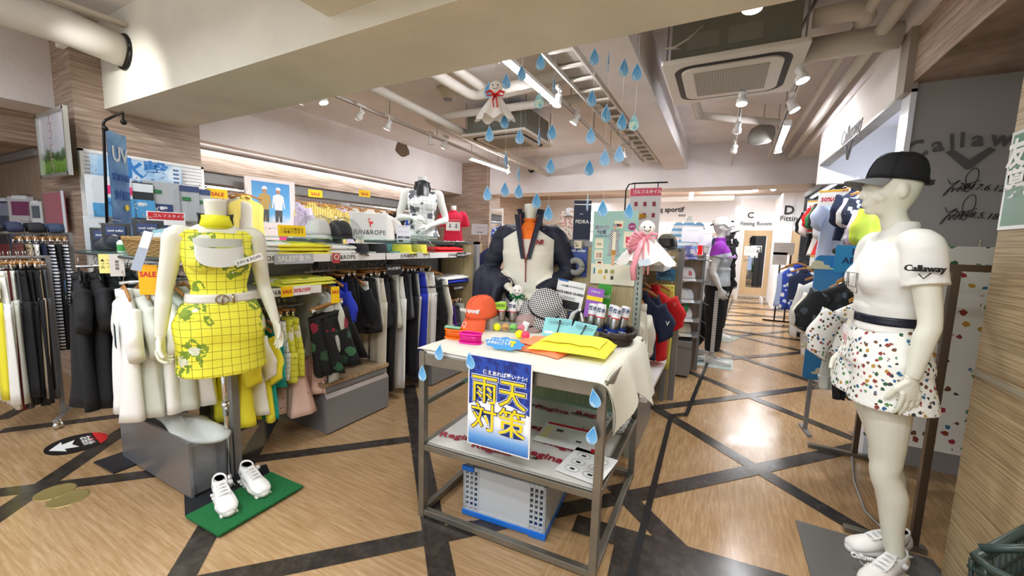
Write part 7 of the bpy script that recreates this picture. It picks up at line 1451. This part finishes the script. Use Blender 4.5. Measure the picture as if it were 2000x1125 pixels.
# green recruitment poster
a_, b_, c_ = Vector((1.022, 2.475, 1.985)), Vector((1.022, 2.02, 1.985)), Vector((1.022, 2.475, 1.615))
q = MB().box((0, 0, 0), (.46, .004, .37)).build('green_poster', M('poster_green', '2f7a58', .3), None, False, (1.0275, 2.235, 1.815), -PI/2); tag(q, 'green laminated poster with white characters on the wood wall at the right edge', 'poster')
MB().box((0, .0, 0), (.49, .003, .40)).build('clear_margin', M('laminate_edge', 'dfe6e2', .2), q); text('lettering', '友だち', .12, WPLAS, q, (-.07, -.003, .10), (PI/2, 0, 0), .0005, bold=.04); text('lettering', '募集', .12, WPLAS, q, (-.11, -.003, -.02), (PI/2, 0, 0), .0005, bold=.04)
# shopping basket stack at lower right
K2 = empty('shopping_basket', (0, 0, 0), 0, 'dark green grey shopping basket at the lower right corner', 'basket'); c0, c1 = aZ(1897, 1092, .80), aZ(2005, 1032, .80)
BK = M('basket_green_grey', '2c3a36', .35); dv = (c1-c0).normalized(); nv = Vector((dv.y, -dv.x, 0)); 
def bp_(u, v, z): return c0+dv*u+nv*v+Vector((0, 0, z))
L1, L2 = .37, .26
K2.location = (0, 0, 0)
m = MB(); loop = [bp_(.02, 0, 0), bp_(L1, 0, 0), bp_(L1+.02, .03, 0), bp_(L1+.02, L2, 0), bp_(0, L2, 0), bp_(0, .03, 0), bp_(.02, 0, 0)]; m.tube(loop, .010, 10); m.build('rim', BK, K2, True)
m = MB()
for k in range(5):
    z0, z1 = -.02-.045*k, -.02-.045*k-.012
    for (a, b_) in (((0, 0), (L1, 0)), ((0, 0), (0, L2)), ((0, L2), (L1, L2)), ((L1, 0), (L1, L2))):
        s0 = 1-.03*k; cc = Vector((L1/2, L2/2)); A = cc+(Vector(a)-cc)*s0; Bq = cc+(Vector(b_)-cc)*s0; m.tube([bp_(A.x, A.y, z0), bp_(Bq.x, Bq.y, z0)], .006, 6)
for i in range(12):
    for (a, b_) in (((0, 0), (L1, 0)), ((0, L2), (L1, L2)), ((0, 0), (0, L2)), ((L1, 0), (L1, L2))):
        t = i/11; P = Vector(a).lerp(Vector(b_), t); cc = Vector((L1/2, L2/2)); Q = cc+(P-cc)*.86; m.tube([bp_(P.x, P.y, 0), bp_(Q.x, Q.y, -.24)], .005, 6)
m.build('lattice_sides', BK, K2, True); MB().add([tuple(bp_(x, y, -.24)) for x, y in ((.03, .03), (L1-.03, .03), (L1-.03, L2-.03), (.03, L2-.03))], [(0, 1, 2, 3)]).build('bottom', BK, K2)
MB().tube([bp_(.05, -.004, .01), bp_(.08, .06, .05), bp_(L1-.08, .06, .05), bp_(L1-.05, -.004, .01)], .010, 8).build('handle', BK, K2, True)
s = MB().loft([[tuple(bp_(L1/2+sx*w/2, L2/2+sy*d/2, z)) for sx, sy in ((-1, -1), (1, -1), (1, 1), (-1, 1))] for z, w, d in ((-.80, L1*.8, L2*.8), (-.25, L1*.86, L2*.86))]).build('basket_stand', BK); tag(s, 'dark basket stand under the shopping basket', 'stand')
# ================================================================ FAR END OF THE SHOP
FWM = M('far_white', 'eeeef0', .6); FW_ = wood('pale_door_wood', [(.3, 'c4a67e'), (.6, 'd6ba92')], 3, (14, 14, 1), .5)
# brand wall with lit bays
W1 = empty('brand_wall_unit', (-1.3, 13.0, 0), 0, 'white far wall unit with black brand name and brightly lit shelves', 'shelving')
MB().bb((-3.2, -.1, 2.26), (1.52, .05, 2.86)).build('header', FWM, W1); MB().bb((-3.2, .6, 0), (1.52, .68, 2.3)).build('back', M('cream_back', 'f2e8d0', .6), W1); MB().bb((1.42, -.1, 0), (1.52, .68, 2.3)).build('side', FWM, W1)
m = MB(); [m.bb((.95, .0, z), (1.42, .6, z+.03)) for z in (.42, .8, 1.15)]; m.build('shelf', FWM, W1); m = MB(); m.bb((-3.0, .2, 2.22), (1.4, .24, 2.25)); m.build('led_strip', EML, W1)
text('lettering', 'le coq sportif', .20, INK, W1, (-.35, -.106, 2.62), (PI/2, 0, 0), .003, bold=.03); text('lettering', 'GOLF', .08, INK, W1, (.15, -.106, 2.45), (PI/2, 0, 0), .003, bold=.03)
MB().cyl((-3, .1, 1.95), (1.4, .1, 1.95), .012, 8).build('rail', CHROME, W1)
area((-2.0, 13.2, 2.2), 3.5, .2, 60)
for i, (x, kd, mm, lb) in enumerate(((-3.0, 'shirt', Nv, 'navy white-printed shirt in the far lit bay, leftmost'), (-2.75, 'shirt', NF, 'navy patterned shirt in the far lit bay'), (-2.5, 'shirt', M('cloth_orange', 'e8642a', .8), 'orange shirt in the far lit bay'), (-1.45, 'shirt', M('cloth_orange', 'e8642a', .8), 'orange shirt left of the blue striped torso'), (-.95, 'shirt', GS, 'grey striped shirt in the far lit bay'), (-.62, 'shirt', Rd, 'red and white shirt by the purple-shirt mannequin'), (-.15, 'shirt', Lb, 'pale blue shirt in the far rail right of the visor'), (-.02, 'shirt', Nv, 'navy shirt in the far rail right of the visor, nearer the shelf'), (.07, 'shirt', Bk, 'black shirt at the end of the far rail'), (-.3, 'pants', NS, 'navy striped garment behind the visor'))):
    garment(kd, (x, 13.1, 1.88), .4, mm, lb, None, .46, .75, .06)
for i, z in enumerate((.83, 1.18, .45)):
    for k in range(2):
        o = MB().ell((0, 0, .05), (.10, .14, .05)).build('shoe', [FWM, Gy, Ye][i], None, True, (-.15+.2*k, 12.75+.35, z)); tag(o, 'small shoe on the far white shelf column', 'shoe', 'shoes on the far white shelf column')
bb_ = bust((-.62, 8.5, 1.38), .15, stripe_m('sky_stripe', '7fb6e0', 'f2f6fa', 2, .11, .5), 'headless torso form in a sky blue and white striped shirt', sc=1.0); o = MB().bb((-1.1, 8.2, 0), (-.2, 8.85, 1.37)).build('display_cabinet', FWM); tag(o, 'white display block under the blue striped torso', 'display block')
# fitting room C with mirror door
F1 = empty('fitting_room', (.85, 13.9, 0), 0, 'white fitting room booth C with a mirrored wooden door', 'fitting room'); pa, pb = aY(1442, 575, 13.9), aY(1511, 575, 13.9)
x0, x1 = pa.x-F1.location.x, pb.x-F1.location.x
MB().bb((x0-.12, 0, 2.10), (x1, .08, 2.96)).bb((x0-.12, 0, 0), (x0-.02, .08, 2.1)).bb((x1-.12, 0, 0), (x1, .08, 2.1)).build('booth_wall', FWM, F1)
d = MB().bb((x0, -.02, .15), (x0+.16, .02, 2.08)).bb((x1-.30, -.02, .15), (x1-.12, .02, 2.08)).bb((x0+.16, -.02, 1.92), (x1-.30, .02, 2.08)).bb((x0+.16, -.02, .15), (x1-.30, .02, .38)).build('door', FW_, F1)
MB().bb((x0+.15, -.0, .35), (x1-.29, .015, 1.94)).build('mirror', M('mirror', 'e8ecee', .02, 1), d); MB().cyl((x0+.07, -.03, 1.2), (x0+.2, -.06, 1.2), .015, 8).build('door_handle', CHROME, d)
e0, e1 = aY(1466, 421, 13.89), aY(1476, 437, 13.89); text('lettering', 'C', .24, INK, F1, (e0.x-F1.location.x, -.01, e0.z), (PI/2, 0, 0), .004, bold=.02); text('lettering', 'Fitting Room', .155, INK, F1, (e1.x-F1.location.x, -.01, e1.z), (PI/2, 0, 0), .004)
s = board('notice', (F1.location.x+x0+.2, 13.872, 1.47), .32, .28, 0, PAPER, 'white paper notice on fitting room C mirror door'); tx(s, 'ーーーー\nーーーー', .06, INK, 0, 0)
# fitting room D, nearer and turned
F2 = empty('fitting_room', (1.62, 12.2, 0), 0, 'white fitting room booth D with dark glass door beside the aisle', 'fitting room')
qa, qb, qc = aY(1510, 590, 12.2), aY(1532, 590, 12.2), aY(1600, 590, 12.2); u0, u1 = qb.x-1.62, qc.x-1.62+.4
MB().bb((qa.x-1.62, -.02, 0), (qb.x-1.62, .06, 2.95)).bb((u0, .0, 2.02), (u1+.3, .08, 2.95)).bb((qa.x-1.62-.02, .0, 0), (qa.x-1.62+.06, 1.7, 2.95)).build('booth_wall', FWM, F2)
d = MB().bb((u0, -.01, .12), (u0+.20, .04, 2.0)).bb((u0+.2, -.01, 1.84), (u1, .04, 2.0)).bb((u0+.2, -.01, .12), (u1, .04, .30)).bb((u0+.2, -.01, .80), (u1, .04, 1.0)).build('door', FW_, F2); MB().bb((u0+.18, .01, .3), (u1, .03, 1.86)).build('dark_glass', M('dark_glass', '191b1e', .1), d); MB().ell((u0+.1, -.04, 1.05), (.03, .03, .03)).build('door_knob', CHROME, d)
e0, e1 = aY(1541, 411, 12.18), aY(1568, 427, 12.18); text('lettering', 'D', .30, INK, F2, (e0.x-1.62, -.06, e0.z), (PI/2, 0, 0), .004, bold=.02); text('lettering', 'Fitting Room', .185, INK, F2, (e1.x-1.62, -.06, e1.z), (PI/2, 0, 0), .004)
text('lettering', '◆\n◆\n◆\n◆', .07, M('far_blue', '5a6ca8', .6), F2, (qa.x-1.62+.14, -.03, 1.55), (PI/2, 0, 0), .003)
for x, y, w, h, lb in ((1531, 486, .36, .25, 'white notice on the black stand before fitting room D, upper sheet'), (1523, 505, .25, .26, 'white notice on the black stand before fitting room D, lower sheet')):
    s = board('notice', aY(x, y, 10.0), w, h, 0, PAPER, lb); tx(s, 'ーーー\nーーー', .045, INK, 0, 0)
o = empty('sign_stand', aY(1524, 600, 10.05), 0, 'tall black sign stand in front of fitting room D', 'stand'); o.location.z = 0; MB().bb((-.10, -.015, 0), (-.075, .015, 1.62)).bb((.075, -.015, 0), (.10, .015, 1.62)).build('posts', BLACKM, o); MB().bb((-.3, -.02, 0), (.3, .02, .03)).bb((-.1, -.015, 1.60), (.1, .015, 1.63)).build('base', BLACKM, o)
struct(MB().bb((x1+.85-.35, 13.0, 0), (x1+.85-.33, 13.9, .16)).build('trim_30', FWM)); struct(MB().bb((.2, 15.0, 0), (4, 15.2, 3.3)).build('wall_rear', FWM))
# items left of the aisle beyond the wood column
o = empty('banner_stand', aY(1137, 430, 6.8), .35, 'tall navy banner with white capitals standing behind the plug box', 'banner'); h_ = aY(1137, 392, 6.8).z-aY(1137, 468, 6.8).z; MB().box((0, 0, 0), (.30, .02, h_)).build('banner_face', M('banner_navy', '18243c', .4), o); MB().box((0, -.012, h_*.40), (.30, .003, .015)).build('white_line', WPLAS, o); text('lettering', 'FIDRA', .085, WPLAS, o, (0, -.013, -.03), (PI/2, 0, 0), .001, bold=.02); text('lettering', '↣', .08, WPLAS, o, (-.02, -.013, .10), (PI/2, 0, 0), .001)
MB().bb((-.15, -.02, -aY(1137, 430, 6.8).z), (.15, .02, -h_/2)).build('banner_stand_leg', GREYM, o)
o = MB().box((0, 0, 0), (.36, .02, .55)).build('floral_poster', floral_m('rose_print', 'e8dcd2', ['c88878', 'b87a70', 'd8a898', '9cb0a0'], 22, .42), None, False, aY(1112, 440, 7.4)); MB().bb((-.15, .01, .27-aY(1112, 440, 7.4).z), (.15, .03, -.2)).build('poster_leg', GREYM, o); tag(o, 'poster of a rose printed garment left of the navy banner', 'poster')
cap(aY(1112, 420, 7.5), .3, (M('cap_pale', 'dcdce2', .8),)*2, 'pale cap displayed above the rose printed poster', sc=1.2)
o = empty('wall_mirror', aY(970, 437, 8.05), 0, 'tall framed mirror on the wood column left of the jacket mannequin', 'mirror'); MB().box((0, 0, -.3), (.32, .03, 1.3)).build('frame', WPLAS, o); MB().box((0, -.017, -.3), (.28, .004, 1.24)).build('glass', M('mirror', 'e8ecee', .02, 1), o)
o = MB().bb((-3.9, 7.2, 0), (-2.0, 7.7, 1.5)).build('display_cabinet', GREYL); tag(o, 'long grey display cabinet behind the jacket mannequin', 'cabinet')
for i, (x, y, c, lb) in enumerate(((955, 475, '1c2450', 'navy jacket heaped on a wooden chair left of the jacket mannequin'), (945, 530, 'e4e0e6', 'plastic wrapped white goods below the navy heap'))):
    p = aY(x, y, 4.65); p.z = (1.13 if i == 0 else .83)+.16; m = MB(); m.loft([sup(20, rx*(1+.1*math.sin(3*z*9)), ry, .05*math.sin(z*9), 0, z, 2.2) for z, rx, ry in ((-.16, .20, .14), (-.05, .19, .15), (.05, .13, .12), (.13, .06, .06))]); o = m.build('jacket_heap' if i == 0 else 'wrapped_goods', cloth('h'+c, c), None, True, p); tag(o, lb, 'jacket' if i == 0 else 'package')
p = aY(945, 560, 4.6); ch = empty('wooden_stand', (p.x, 4.65, 0), .4, 'wooden stand behind the far end of the grey gondola', 'stand'); MB().bb((-.22, -.2, 1.10), (.22, .2, 1.13)).build('top_board', M('stand_wood', '8a5c30', .5), ch); MB().bb((-.22, -.2, .80), (.22, .2, .83)).bb((-.22, -.2, .4), (.22, .2, .43)).build('shelf', M('stand_wood', '8a5c30', .5), ch)
for sx in (-1, 1):
    for sy in (-1, 1): MB().bb((sx*.21-.015, sy*.19-.015, 0), (sx*.21+.015, sy*.19+.015, 1.10)).build('leg', M('stand_wood', '8a5c30', .5), ch)
cap(aY(940, 590, 4.4)+Vector((0, 0, -.03)), .4, (Wt, Wt), 'white cap on the wooden stand behind the gondola end', sc=1.2)
for x, mm, lb in ((1093, Gy, 'grey shirt hanging in the far left bay behind the jacket mannequin'), (1070, Wt, 'white shirt hanging in the far left bay behind the jacket mannequin')):
    p = aY(x, 440, 9.2); garment('shirt', p, .3, mm, lb, None, .46, .7, .05)
# ================================================================ CEILING FITTINGS
def cassette(cx_, cy_, z, label):
    t = empty('air_conditioner', (cx_, cy_, z), 0, label, 'air conditioner')
    MB().prism([(x, y) for x, y in rrect(.96, .96, .02)], .035, 0, 'z', 0).build('panel', M('ac_white', 'd9d6cc', .5), t, bevel=.006)
    m = MB(); a = rrect(.80, .80, .14, 8); b = rrect(.70, .70, .10, 8); m.loft([[(x, y, z_) for x, y in q] for q, z_ in ((a, -.001), (b, -.001))], 0, False); m.build('air_slot', M('ac_slot', '1c1c1a', .6), t)
    MB().prism(rrect(.70, .70, .10, 8), .012, 0, 'z', -.012).build('inner_panel', M('ac_white', 'd9d6cc', .5), t)
    MB().box((0, 0, -.014), (.52, .52, .008)).build('intake_grille', PM('ac_grille', lambda nt, s, v: mixc(nt, math_(nt, 'MAXIMUM', stripes(nt, s[0], .02, .35), stripes(nt, s[1], .02, .35)), lin('8c887c'), lin('a8a498')), .7), t)
    MB().bb((-.42, -.42, .035), (.42, .42, .34)).build('unit_body', M('ac_galvanised', '7e8078', .45, .5), t, bevel=.004); [MB().cyl((sx*.45, sy*.40, .03), (sx*.45, sy*.40, .45), .006, 8).build('hanger_rod', GREYM, t) for sx in (-1, 1) for sy in (-1, 1)]
    MB().box((-.2, -.422, .16), (.22, .004, .12)).box((.08, -.422, .16), (.22, .004, .12)).build('access_plates', M('ac_plate', '8c8e86', .4, .5), t); return t
cassette(-.06, 3.90, 2.90, 'large ceiling cassette air conditioner on the right, next to the beam'); cassette(-2.78, 5.08, 2.90, 'ceiling cassette air conditioner above the far left lighting track')
t = empty('cable_ladder', (-1.27, 5.3, 3.02), 0, 'white cable ladder running along the ceiling beside the beam', 'cable ladder')
for s in (-1, 1): MB().box((s*.125, 0, 0), (.018, 4.75, .05)).build('side_rail', M('ladder_white', 'dcd9d2', .5), t)
for k in range(16): MB().box((0, -2.2+.295*k, -.005), (.24, .035, .02)).build('rung', M('ladder_white', 'dcd9d2', .5), t)
MB().box((0, -1.6, .02), (.23, 1.5, .004)).build('mesh_tray', PM('mesh_tray', lambda nt, s, v: mixc(nt, math_(nt, 'MAXIMUM', stripes(nt, s[0], .012, .4), stripes(nt, s[1], .012, .4)), lin('4a4844'), lin('c8c4bc')), .6), t); MB().box((.02, .6, .03), (.14, 3.4, .02)).build('cables', M('cable_grey', '8c8a86', .7), t)
[MB().cyl((s*.12, y, .02), (s*.12, y, .33), .006, 6).build('hanger_rod', GREYM, t) for s in (-1, 1) for y in (-1.9, -.4, 1.1, 2.2)]
def track(a, b, label, w=.035, rods=5):
    a, b = Vector(a), Vector(b); c = (a+b)/2; L = (b-a).length; t = empty('lighting_track', c, math.atan2((b-a).y, (b-a).x), label, 'lighting track'); MB().box((0, 0, .09), (L, w, .035)).build('track_bar', M('track_white', 'e6e4e0', .4), t); MB().box((0, 0, .071), (L-.1, .008, .004)).build('conductor_slot', BLACKM, t)
    [MB().cyl((-L/2+L*(i+.5)/rods, 0, .1), (-L/2+L*(i+.5)/rods, 0, 3.35-c.z), .005, 6).build('hanger_rod', GREYM, t) for i in range(rods)]; return t
track((-3.79, 2.4, 2.93), (-4.02, 7.4, 2.93), 'long white lighting track along the left wall'); track((-1.64, 3.95, 2.93), (-1.72, 7.9, 2.93), 'white lighting track left of the cable ladder', rods=4); track((.045, 4.6, 2.85), (.02, 7.9, 2.85), 'lighting track behind the big air conditioner, left one', rods=4); track((.45, 4.0, 2.85), (.53, 7.6, 2.85), 'lighting track with tube lamp at the far right', rods=4)
n_ = 0
for (x, y, Z_, d, on, lb) in ((592, 205, 2.83, (-.9, .3, -1), True, 'brightly lit spotlight nearest the cross beam on the left track'), (628, 205, 2.83, (.35, .1, -1), True, 'second lit spotlight on the left track from the cross beam'), (705, 237, 2.83, (-1.1, .1, -.9), True, 'third spotlight on the left track, glowing to the left'), (760, 255, 2.83, (-.7, .1, -1), True, 'fourth spotlight on the left track, pointing down'),
        (840, 285, 2.83, (.2, .2, -1), False, 'unlit spotlight on the left track above the floral torso'), (870, 292, 2.83, (-.8, .2, -1), True, 'small spotlight on the left track beside the tube lamp'), (994, 342, 2.83, (.1, .1, -1), False, 'spotlight at the far end of the left track tube'),
        (1090, 210, 2.83, (-.15, -.2, -1), True, 'bright spotlight at the end of the ceiling tube by the cable ladder'), (1126, 245, 2.83, (-.6, -.1, -1), True, 'second spotlight on the track by the cable ladder'), (1210, 308, 2.83, (-.3, .9, -.5), True, 'lit far spotlight on the track by the cable ladder'), (1219, 312, 2.83, (.1, .1, -1), False, 'unlit far spotlight beside the lit one'),
        (1470, 25, 2.62, (-.05, -.1, -1), True, 'large bright spotlight hanging before the big air conditioner'), (1448, 208, 2.75, (0, -.2, -1), True, 'bright spotlight just behind the big air conditioner'), (1440, 262, 2.75, (-.1, .6, -.7), True, 'second spotlight behind the big air conditioner'), (1434, 302, 2.75, (-.2, .8, -.5), True, 'third and farthest spotlight behind the big air conditioner'),
        (1560, 165, 2.75, (.3, -.2, -1), True, 'spotlight beside the right pipe near the big air conditioner'), (1543, 222, 2.75, (.4, -.1, -.8), True, 'spotlight above the far right tube lamp'), (1518, 300, 2.75, (.1, .0, -1), True, 'spotlight at the far end of the right tube lamp')):
    spot_lamp(x, y, Z_, d, lb, on, drop=.13)
def pipe(pts, r, label, m_=M('pipe_white', 'd2cdc4', .6), joints=True):
    o = MB(); P = [Vector(p) for p in pts]; Q = [P[0]]
    for i in range(1, len(P)-1):
        a = (P[i-1]-P[i]).normalized()*r*2; b = (P[i+1]-P[i]).normalized()*r*2; Q += [P[i]+a, P[i]+a*.3+b*.3, P[i]+b]
    Q.append(P[-1]); o.tube(Q, r, 14); return tag(o.build('ceiling_pipe', m_, None, True), label, 'pipe')
pipe([(-2.64, 2.3, 3.13), (-2.64, 3.95, 3.13), (-1.1, 3.72, 3.13)], .055, 'white ceiling pipe bending right behind the ghost doll'); pipe([(-2.50, 2.3, 3.2), (-2.50, 4.2, 3.2), (-1.1, 4.0, 3.2)], .05, 'second white ceiling pipe parallel to the one behind the ghost doll')
pipe([(-1.2, 4.45, 3.12), (-3.68, 4.37, 3.12), (-3.83, 8.08, 3.12)], .045, 'long white ceiling pipe turning toward the far wall'); pipe([(-3.3, 2.3, 3.06), (-3.45, 8.1, 2.98)], .05, 'straight white pipe beside the left lighting track')
struct(MB().lathe([(.045, 0), (.085, 0), (.085, .01), (.045, .01)], 24, cap=False).build('pipe_gasket', BLACKM, None, True, (-3.83, 8.085, 3.12))); bpy.data.objects['pipe_gasket'].rotation_euler.x = PI/2; bpy.data.objects['pipe_gasket'].name = 'trim_40'
pipe([(.74, 2.3, 3.12), (.73, 8.08, 3.12)], .035, 'slim white pipe along the right beam, inner one'); pipe([(.86, 2.3, 3.05), (.86, 8.08, 3.05)], .045, 'thicker white pipe along the right beam, outer one'); pipe([(.42, 3.88, 3.02), (.98, 3.86, 3.02)], .085, 'thick short duct from the big air conditioner into the right beam')
pipe([(.43, 3.6, 3.12), (.74, 3.58, 3.12), (.74, 3.75, 3.12)], .06, 'taped pipe elbow above the thick duct'); pipe([(-.4, 5.48, 3.1), (.49, 6.15, 3.1)], .045, 'white cross pipe behind the big air conditioner'); pipe([(-.42, 4.4, 3.1), (-.38, 5.5, 3.1)], .045, 'short white pipe running back from the big air conditioner')
pipe([(.30, 2.3, 3.25), (.45, 2.9, 3.2), (.75, 3.0, 3.2)], .05, 'white pipe crossing over at the top right of the ceiling'); pipe([(.55, 2.3, 3.28), (.30, 5.2, 3.2)], .012, 'thin steel conduit hanging past the big air conditioner', GREYM)
t = empty('ceiling_speaker', (.32, 6.15, 2.97), -.5, 'grey wedge speaker hanging from the far ceiling', 'speaker'); m = MB(); m.loft([sup(24, rx, ry, 0, y, z, 3) for z, rx, ry, y in ((-.12, .10, .05, -.03), (-.09, .14, .09, -.02), (0, .15, .11, 0), (.08, .13, .10, .02), (.11, .09, .07, .02))]); m.build('speaker_body', M('speaker_grey', '8c8a84', .6), t, True); MB().cyl((0, .02, .1), (0, .02, .38), .012, 8).box((0, .02, .14), (.05, .03, .06)).build('bracket', CHROME, t)
t = empty('smoke_detector', aZ(875, 188, 3.26), 0, 'round beige ceiling detector left of the white pipes', 'detector'); MB().lathe([(.14, .085), (.14, .05), (.11, .03), (.09, -.02), (.05, -.04)], 28).build('dome', M('detector_beige', 'c4bca8', .5), t, True); MB().lathe([(.06, -.035), (.05, -.05)], 20).build('sensor', GREYM, t, True)
o = MB().tube([aZ(1330, 95, 3.0), aZ(1300, 95, 2.85), aZ(1318, 92, 2.86), aZ(1345, 75, 2.95), aZ(1385, 40, 3.2)], .006, 6).build('hanging_wire', M('wire_white', 'd0ccc0', .5), None, True); tag(o, 'loose white wire looping beside the big air conditioner', 'wire')
# raindrops on threads
cols_ = [((954, 175), (956, 261), (952, 377)), ((989, 158), (985.5, 235.6), (988, 311), (986, 369)), ((1019, 142), (1015, 266), (1013, 339), (1013, 372.5)), ((1056, 120), (1053, 195), (1053, 267), (1048, 391)), ((1082, 166), (1078, 257), (1075, 323), (1071, 415)), ((1161, 110), (1156, 191), (1153.6, 264), (1151, 327), (1147.5, 396)), ((1188, 121), (1184, 221), (1181, 307), (1177, 406)), ((1219, 131), (1215, 236.5), (1209.5, 300)), ((1244, 139.5), (1238, 238), (1228.5, 411))]
edge = {(988, 311), (1013, 339), (1053, 267), (1082, 166), (1147.5, 396), (1188, 121)}; holo = {(1053, 195), (1238, 238)}
HOLO = PM('holographic_drop', lambda nt, s, v: ramp(nt, nz(nt, v, 40, 4), [(.3, lin('3a9ac0')), (.5, lin('a0dce0')), (.6, lin('e8f4d8')), (.7, lin('7cc0d8'))]), .12)
names = ['three blue raindrops on a thread at the left edge of the cluster', 'four raindrops on a thread left of the ceiling tube, second from the left', 'four raindrops on a thread crossing the lit ceiling tube', 'raindrop thread with a shiny drop under the ceiling tube', 'raindrop thread just right of the ceiling tube, lowest drop over the jacket shoulder', 'raindrop thread of five drops left of the cable ladder rungs', 'raindrop thread whose lowest drop hangs over the checklist poster left corner', 'three raindrops on a thread before the cable ladder', 'raindrop thread at the right edge with a shiny silver blue drop']
for i, cl in enumerate(cols_):
    Y = 2.42+.05*(i % 3); t = empty('raindrop_garland', aY(*cl[-1], Y), 0, names[i], 'hanging decoration'); base = Vector(t.location); top = aY(*cl[0], Y)
    MB().cyl((top.x-base.x+.005, 0, 2.93-base.z), (0, 0, .03), .0007, 4).build('thread', WPLAS, t)
    for j, q in enumerate(cl):
        p = aY(*q, Y)-base; o = bpy.data.objects.new('raindrop', DM); C.objects.link(o); o.parent = t; o.location = p; o.scale = (1.22,)*3; o.rotation_euler.z = 1.35-.4 if q in edge else rnd.uniform(.15, .75)
        if q in edge: o.rotation_euler.z = .4+PI/2-.25
        if q in holo: o.material_slots[0].link = 'OBJECT'; o.material_slots[0].material = HOLO
    MB().cyl((top.x-base.x, 0, 2.93-base.z), (top.x-base.x, 0, 3.35-base.z), .0007, 4).build('thread', WPLAS, t)
# a few lamps in the far room
for x, y, z, lb in ((1475, 372, 2.95, 'far spotlight seen under the beam over fitting room C'), (1510, 370, 2.95, 'far twin spotlight under the beam over fitting room D'), (1282, 385, 2.95, 'far spotlight beside the style board'), (1350, 388, 2.95, 'far spotlight over the blue striped torso'), (1420, 375, 2.95, 'far spotlight above the visor mannequin')):
    p = aZ(x, y, z); k = 10.5/p.y if p.y > 10.5 else 1; p = Vector((p.x*k, p.y*k, HC+(p.z-HC)*k)); t = empty('far_spotlight', p, 0, lb, 'spotlight'); MB().cyl((0, 0, .02), (0, 0, .14), .05, 14).cyl((0, 0, .14), (0, 0, 3.22-p.z), .012, 8).build('lamp_can', WPLAS, t, True); MB().ell((0, 0, 0), (.055, .055, .03)).build('lamp_face', EM, t, True)
tube_lamp((-1.5, 9.6, 2.95), (-1.42, 10.8, 2.95), 'lit tube lamp in the far room beside the style board', 20)

# ================================================================ GROUPS OF LIKE THINGS
GARM = {'shirt', 'trousers', 'skirt', 'shorts'}
def region(o):
    x, y, z = o.location; c = o.get('category')
    if c in GARM:
        if o.name.startswith('folded'): return None
        if y > 12: return 'clothes in the far lit bay'
        if x < -5.3: return 'clothes on the far left wall rail'
        if x < -4.3: return 'trousers and leggings on the grey rack'
        if x < -2.2: return 'clothes on the low near rail of the gondola' if y < 1.95 and z < 1.05 else ('clothes on the low far rail of the gondola' if z < .85 else 'clothes on the middle rail of the gondola')
        if -1 < x < 0 and y < 4.3: return 'clothes on the side of the wooden unit'
        if x > .4 and y < 3.9: return 'clothes on the bronze rack'
        if x > .8: return 'clothes on the right wall unit'
        return 'clothes in the far left bay'
    if c in ('cap', 'visor'):
        if -.6 < x < -.1 and 4.9 < y < 5.4: return 'caps on the cap rack'
        if x < -2.4 and z > 1.3: return 'caps and visors on the gondola'
        return None
    if c == 'package': return 'packs hung in the left corner' if x < -4 else None
    return {'spotlight': 'ceiling spotlights', 'hanging decoration': 'threads of paper raindrops', 'decoration': 'paper raindrops stuck on the table', 'pipe': 'ceiling pipes', 'golf ball': 'golf balls on the table', 'lighting track': 'ceiling lighting tracks', 'ceiling lamp': 'fluorescent ceiling lamps', 'spray can': 'silver spray cans', 'leaflet': 'leaflets on the table shelves', 'paper doll': 'tissue ghost dolls', 'air conditioner': 'ceiling air conditioners', 'floor cover': 'round brass floor covers', 'shoe': 'golf shoes', 'case': 'translucent belt cases', 'packet': 'aqua dragonfly packets', 'fitting room': 'fitting rooms', 'hat': 'gingham hats' if x > -1.2 and y < 3 else None}.get(c)
for o in bpy.data.objects:
    if o.parent is None and o.get('category') and not o.get('group'):
        g = region(o)
        if g: o['group'] = g
sc = bpy.context.scene
sc.view_settings.view_transform = 'Standard'; sc.view_settings.look = 'None'; sc.view_settings.gamma = 1; sc.view_settings.use_curve_mapping = False
sc.view_settings.exposure = EXPOSURE
sc.cycles.max_bounces = 8; sc.cycles.diffuse_bounces = 6; sc.cycles.glossy_bounces = 3; sc.cycles.transmission_bounces = 4; sc.cycles.transparent_max_bounces = 10
sc.cycles.caustics_reflective = False; sc.cycles.caustics_refractive = False; sc.cycles.sample_clamp_indirect = 4; sc.cycles.use_denoising = True
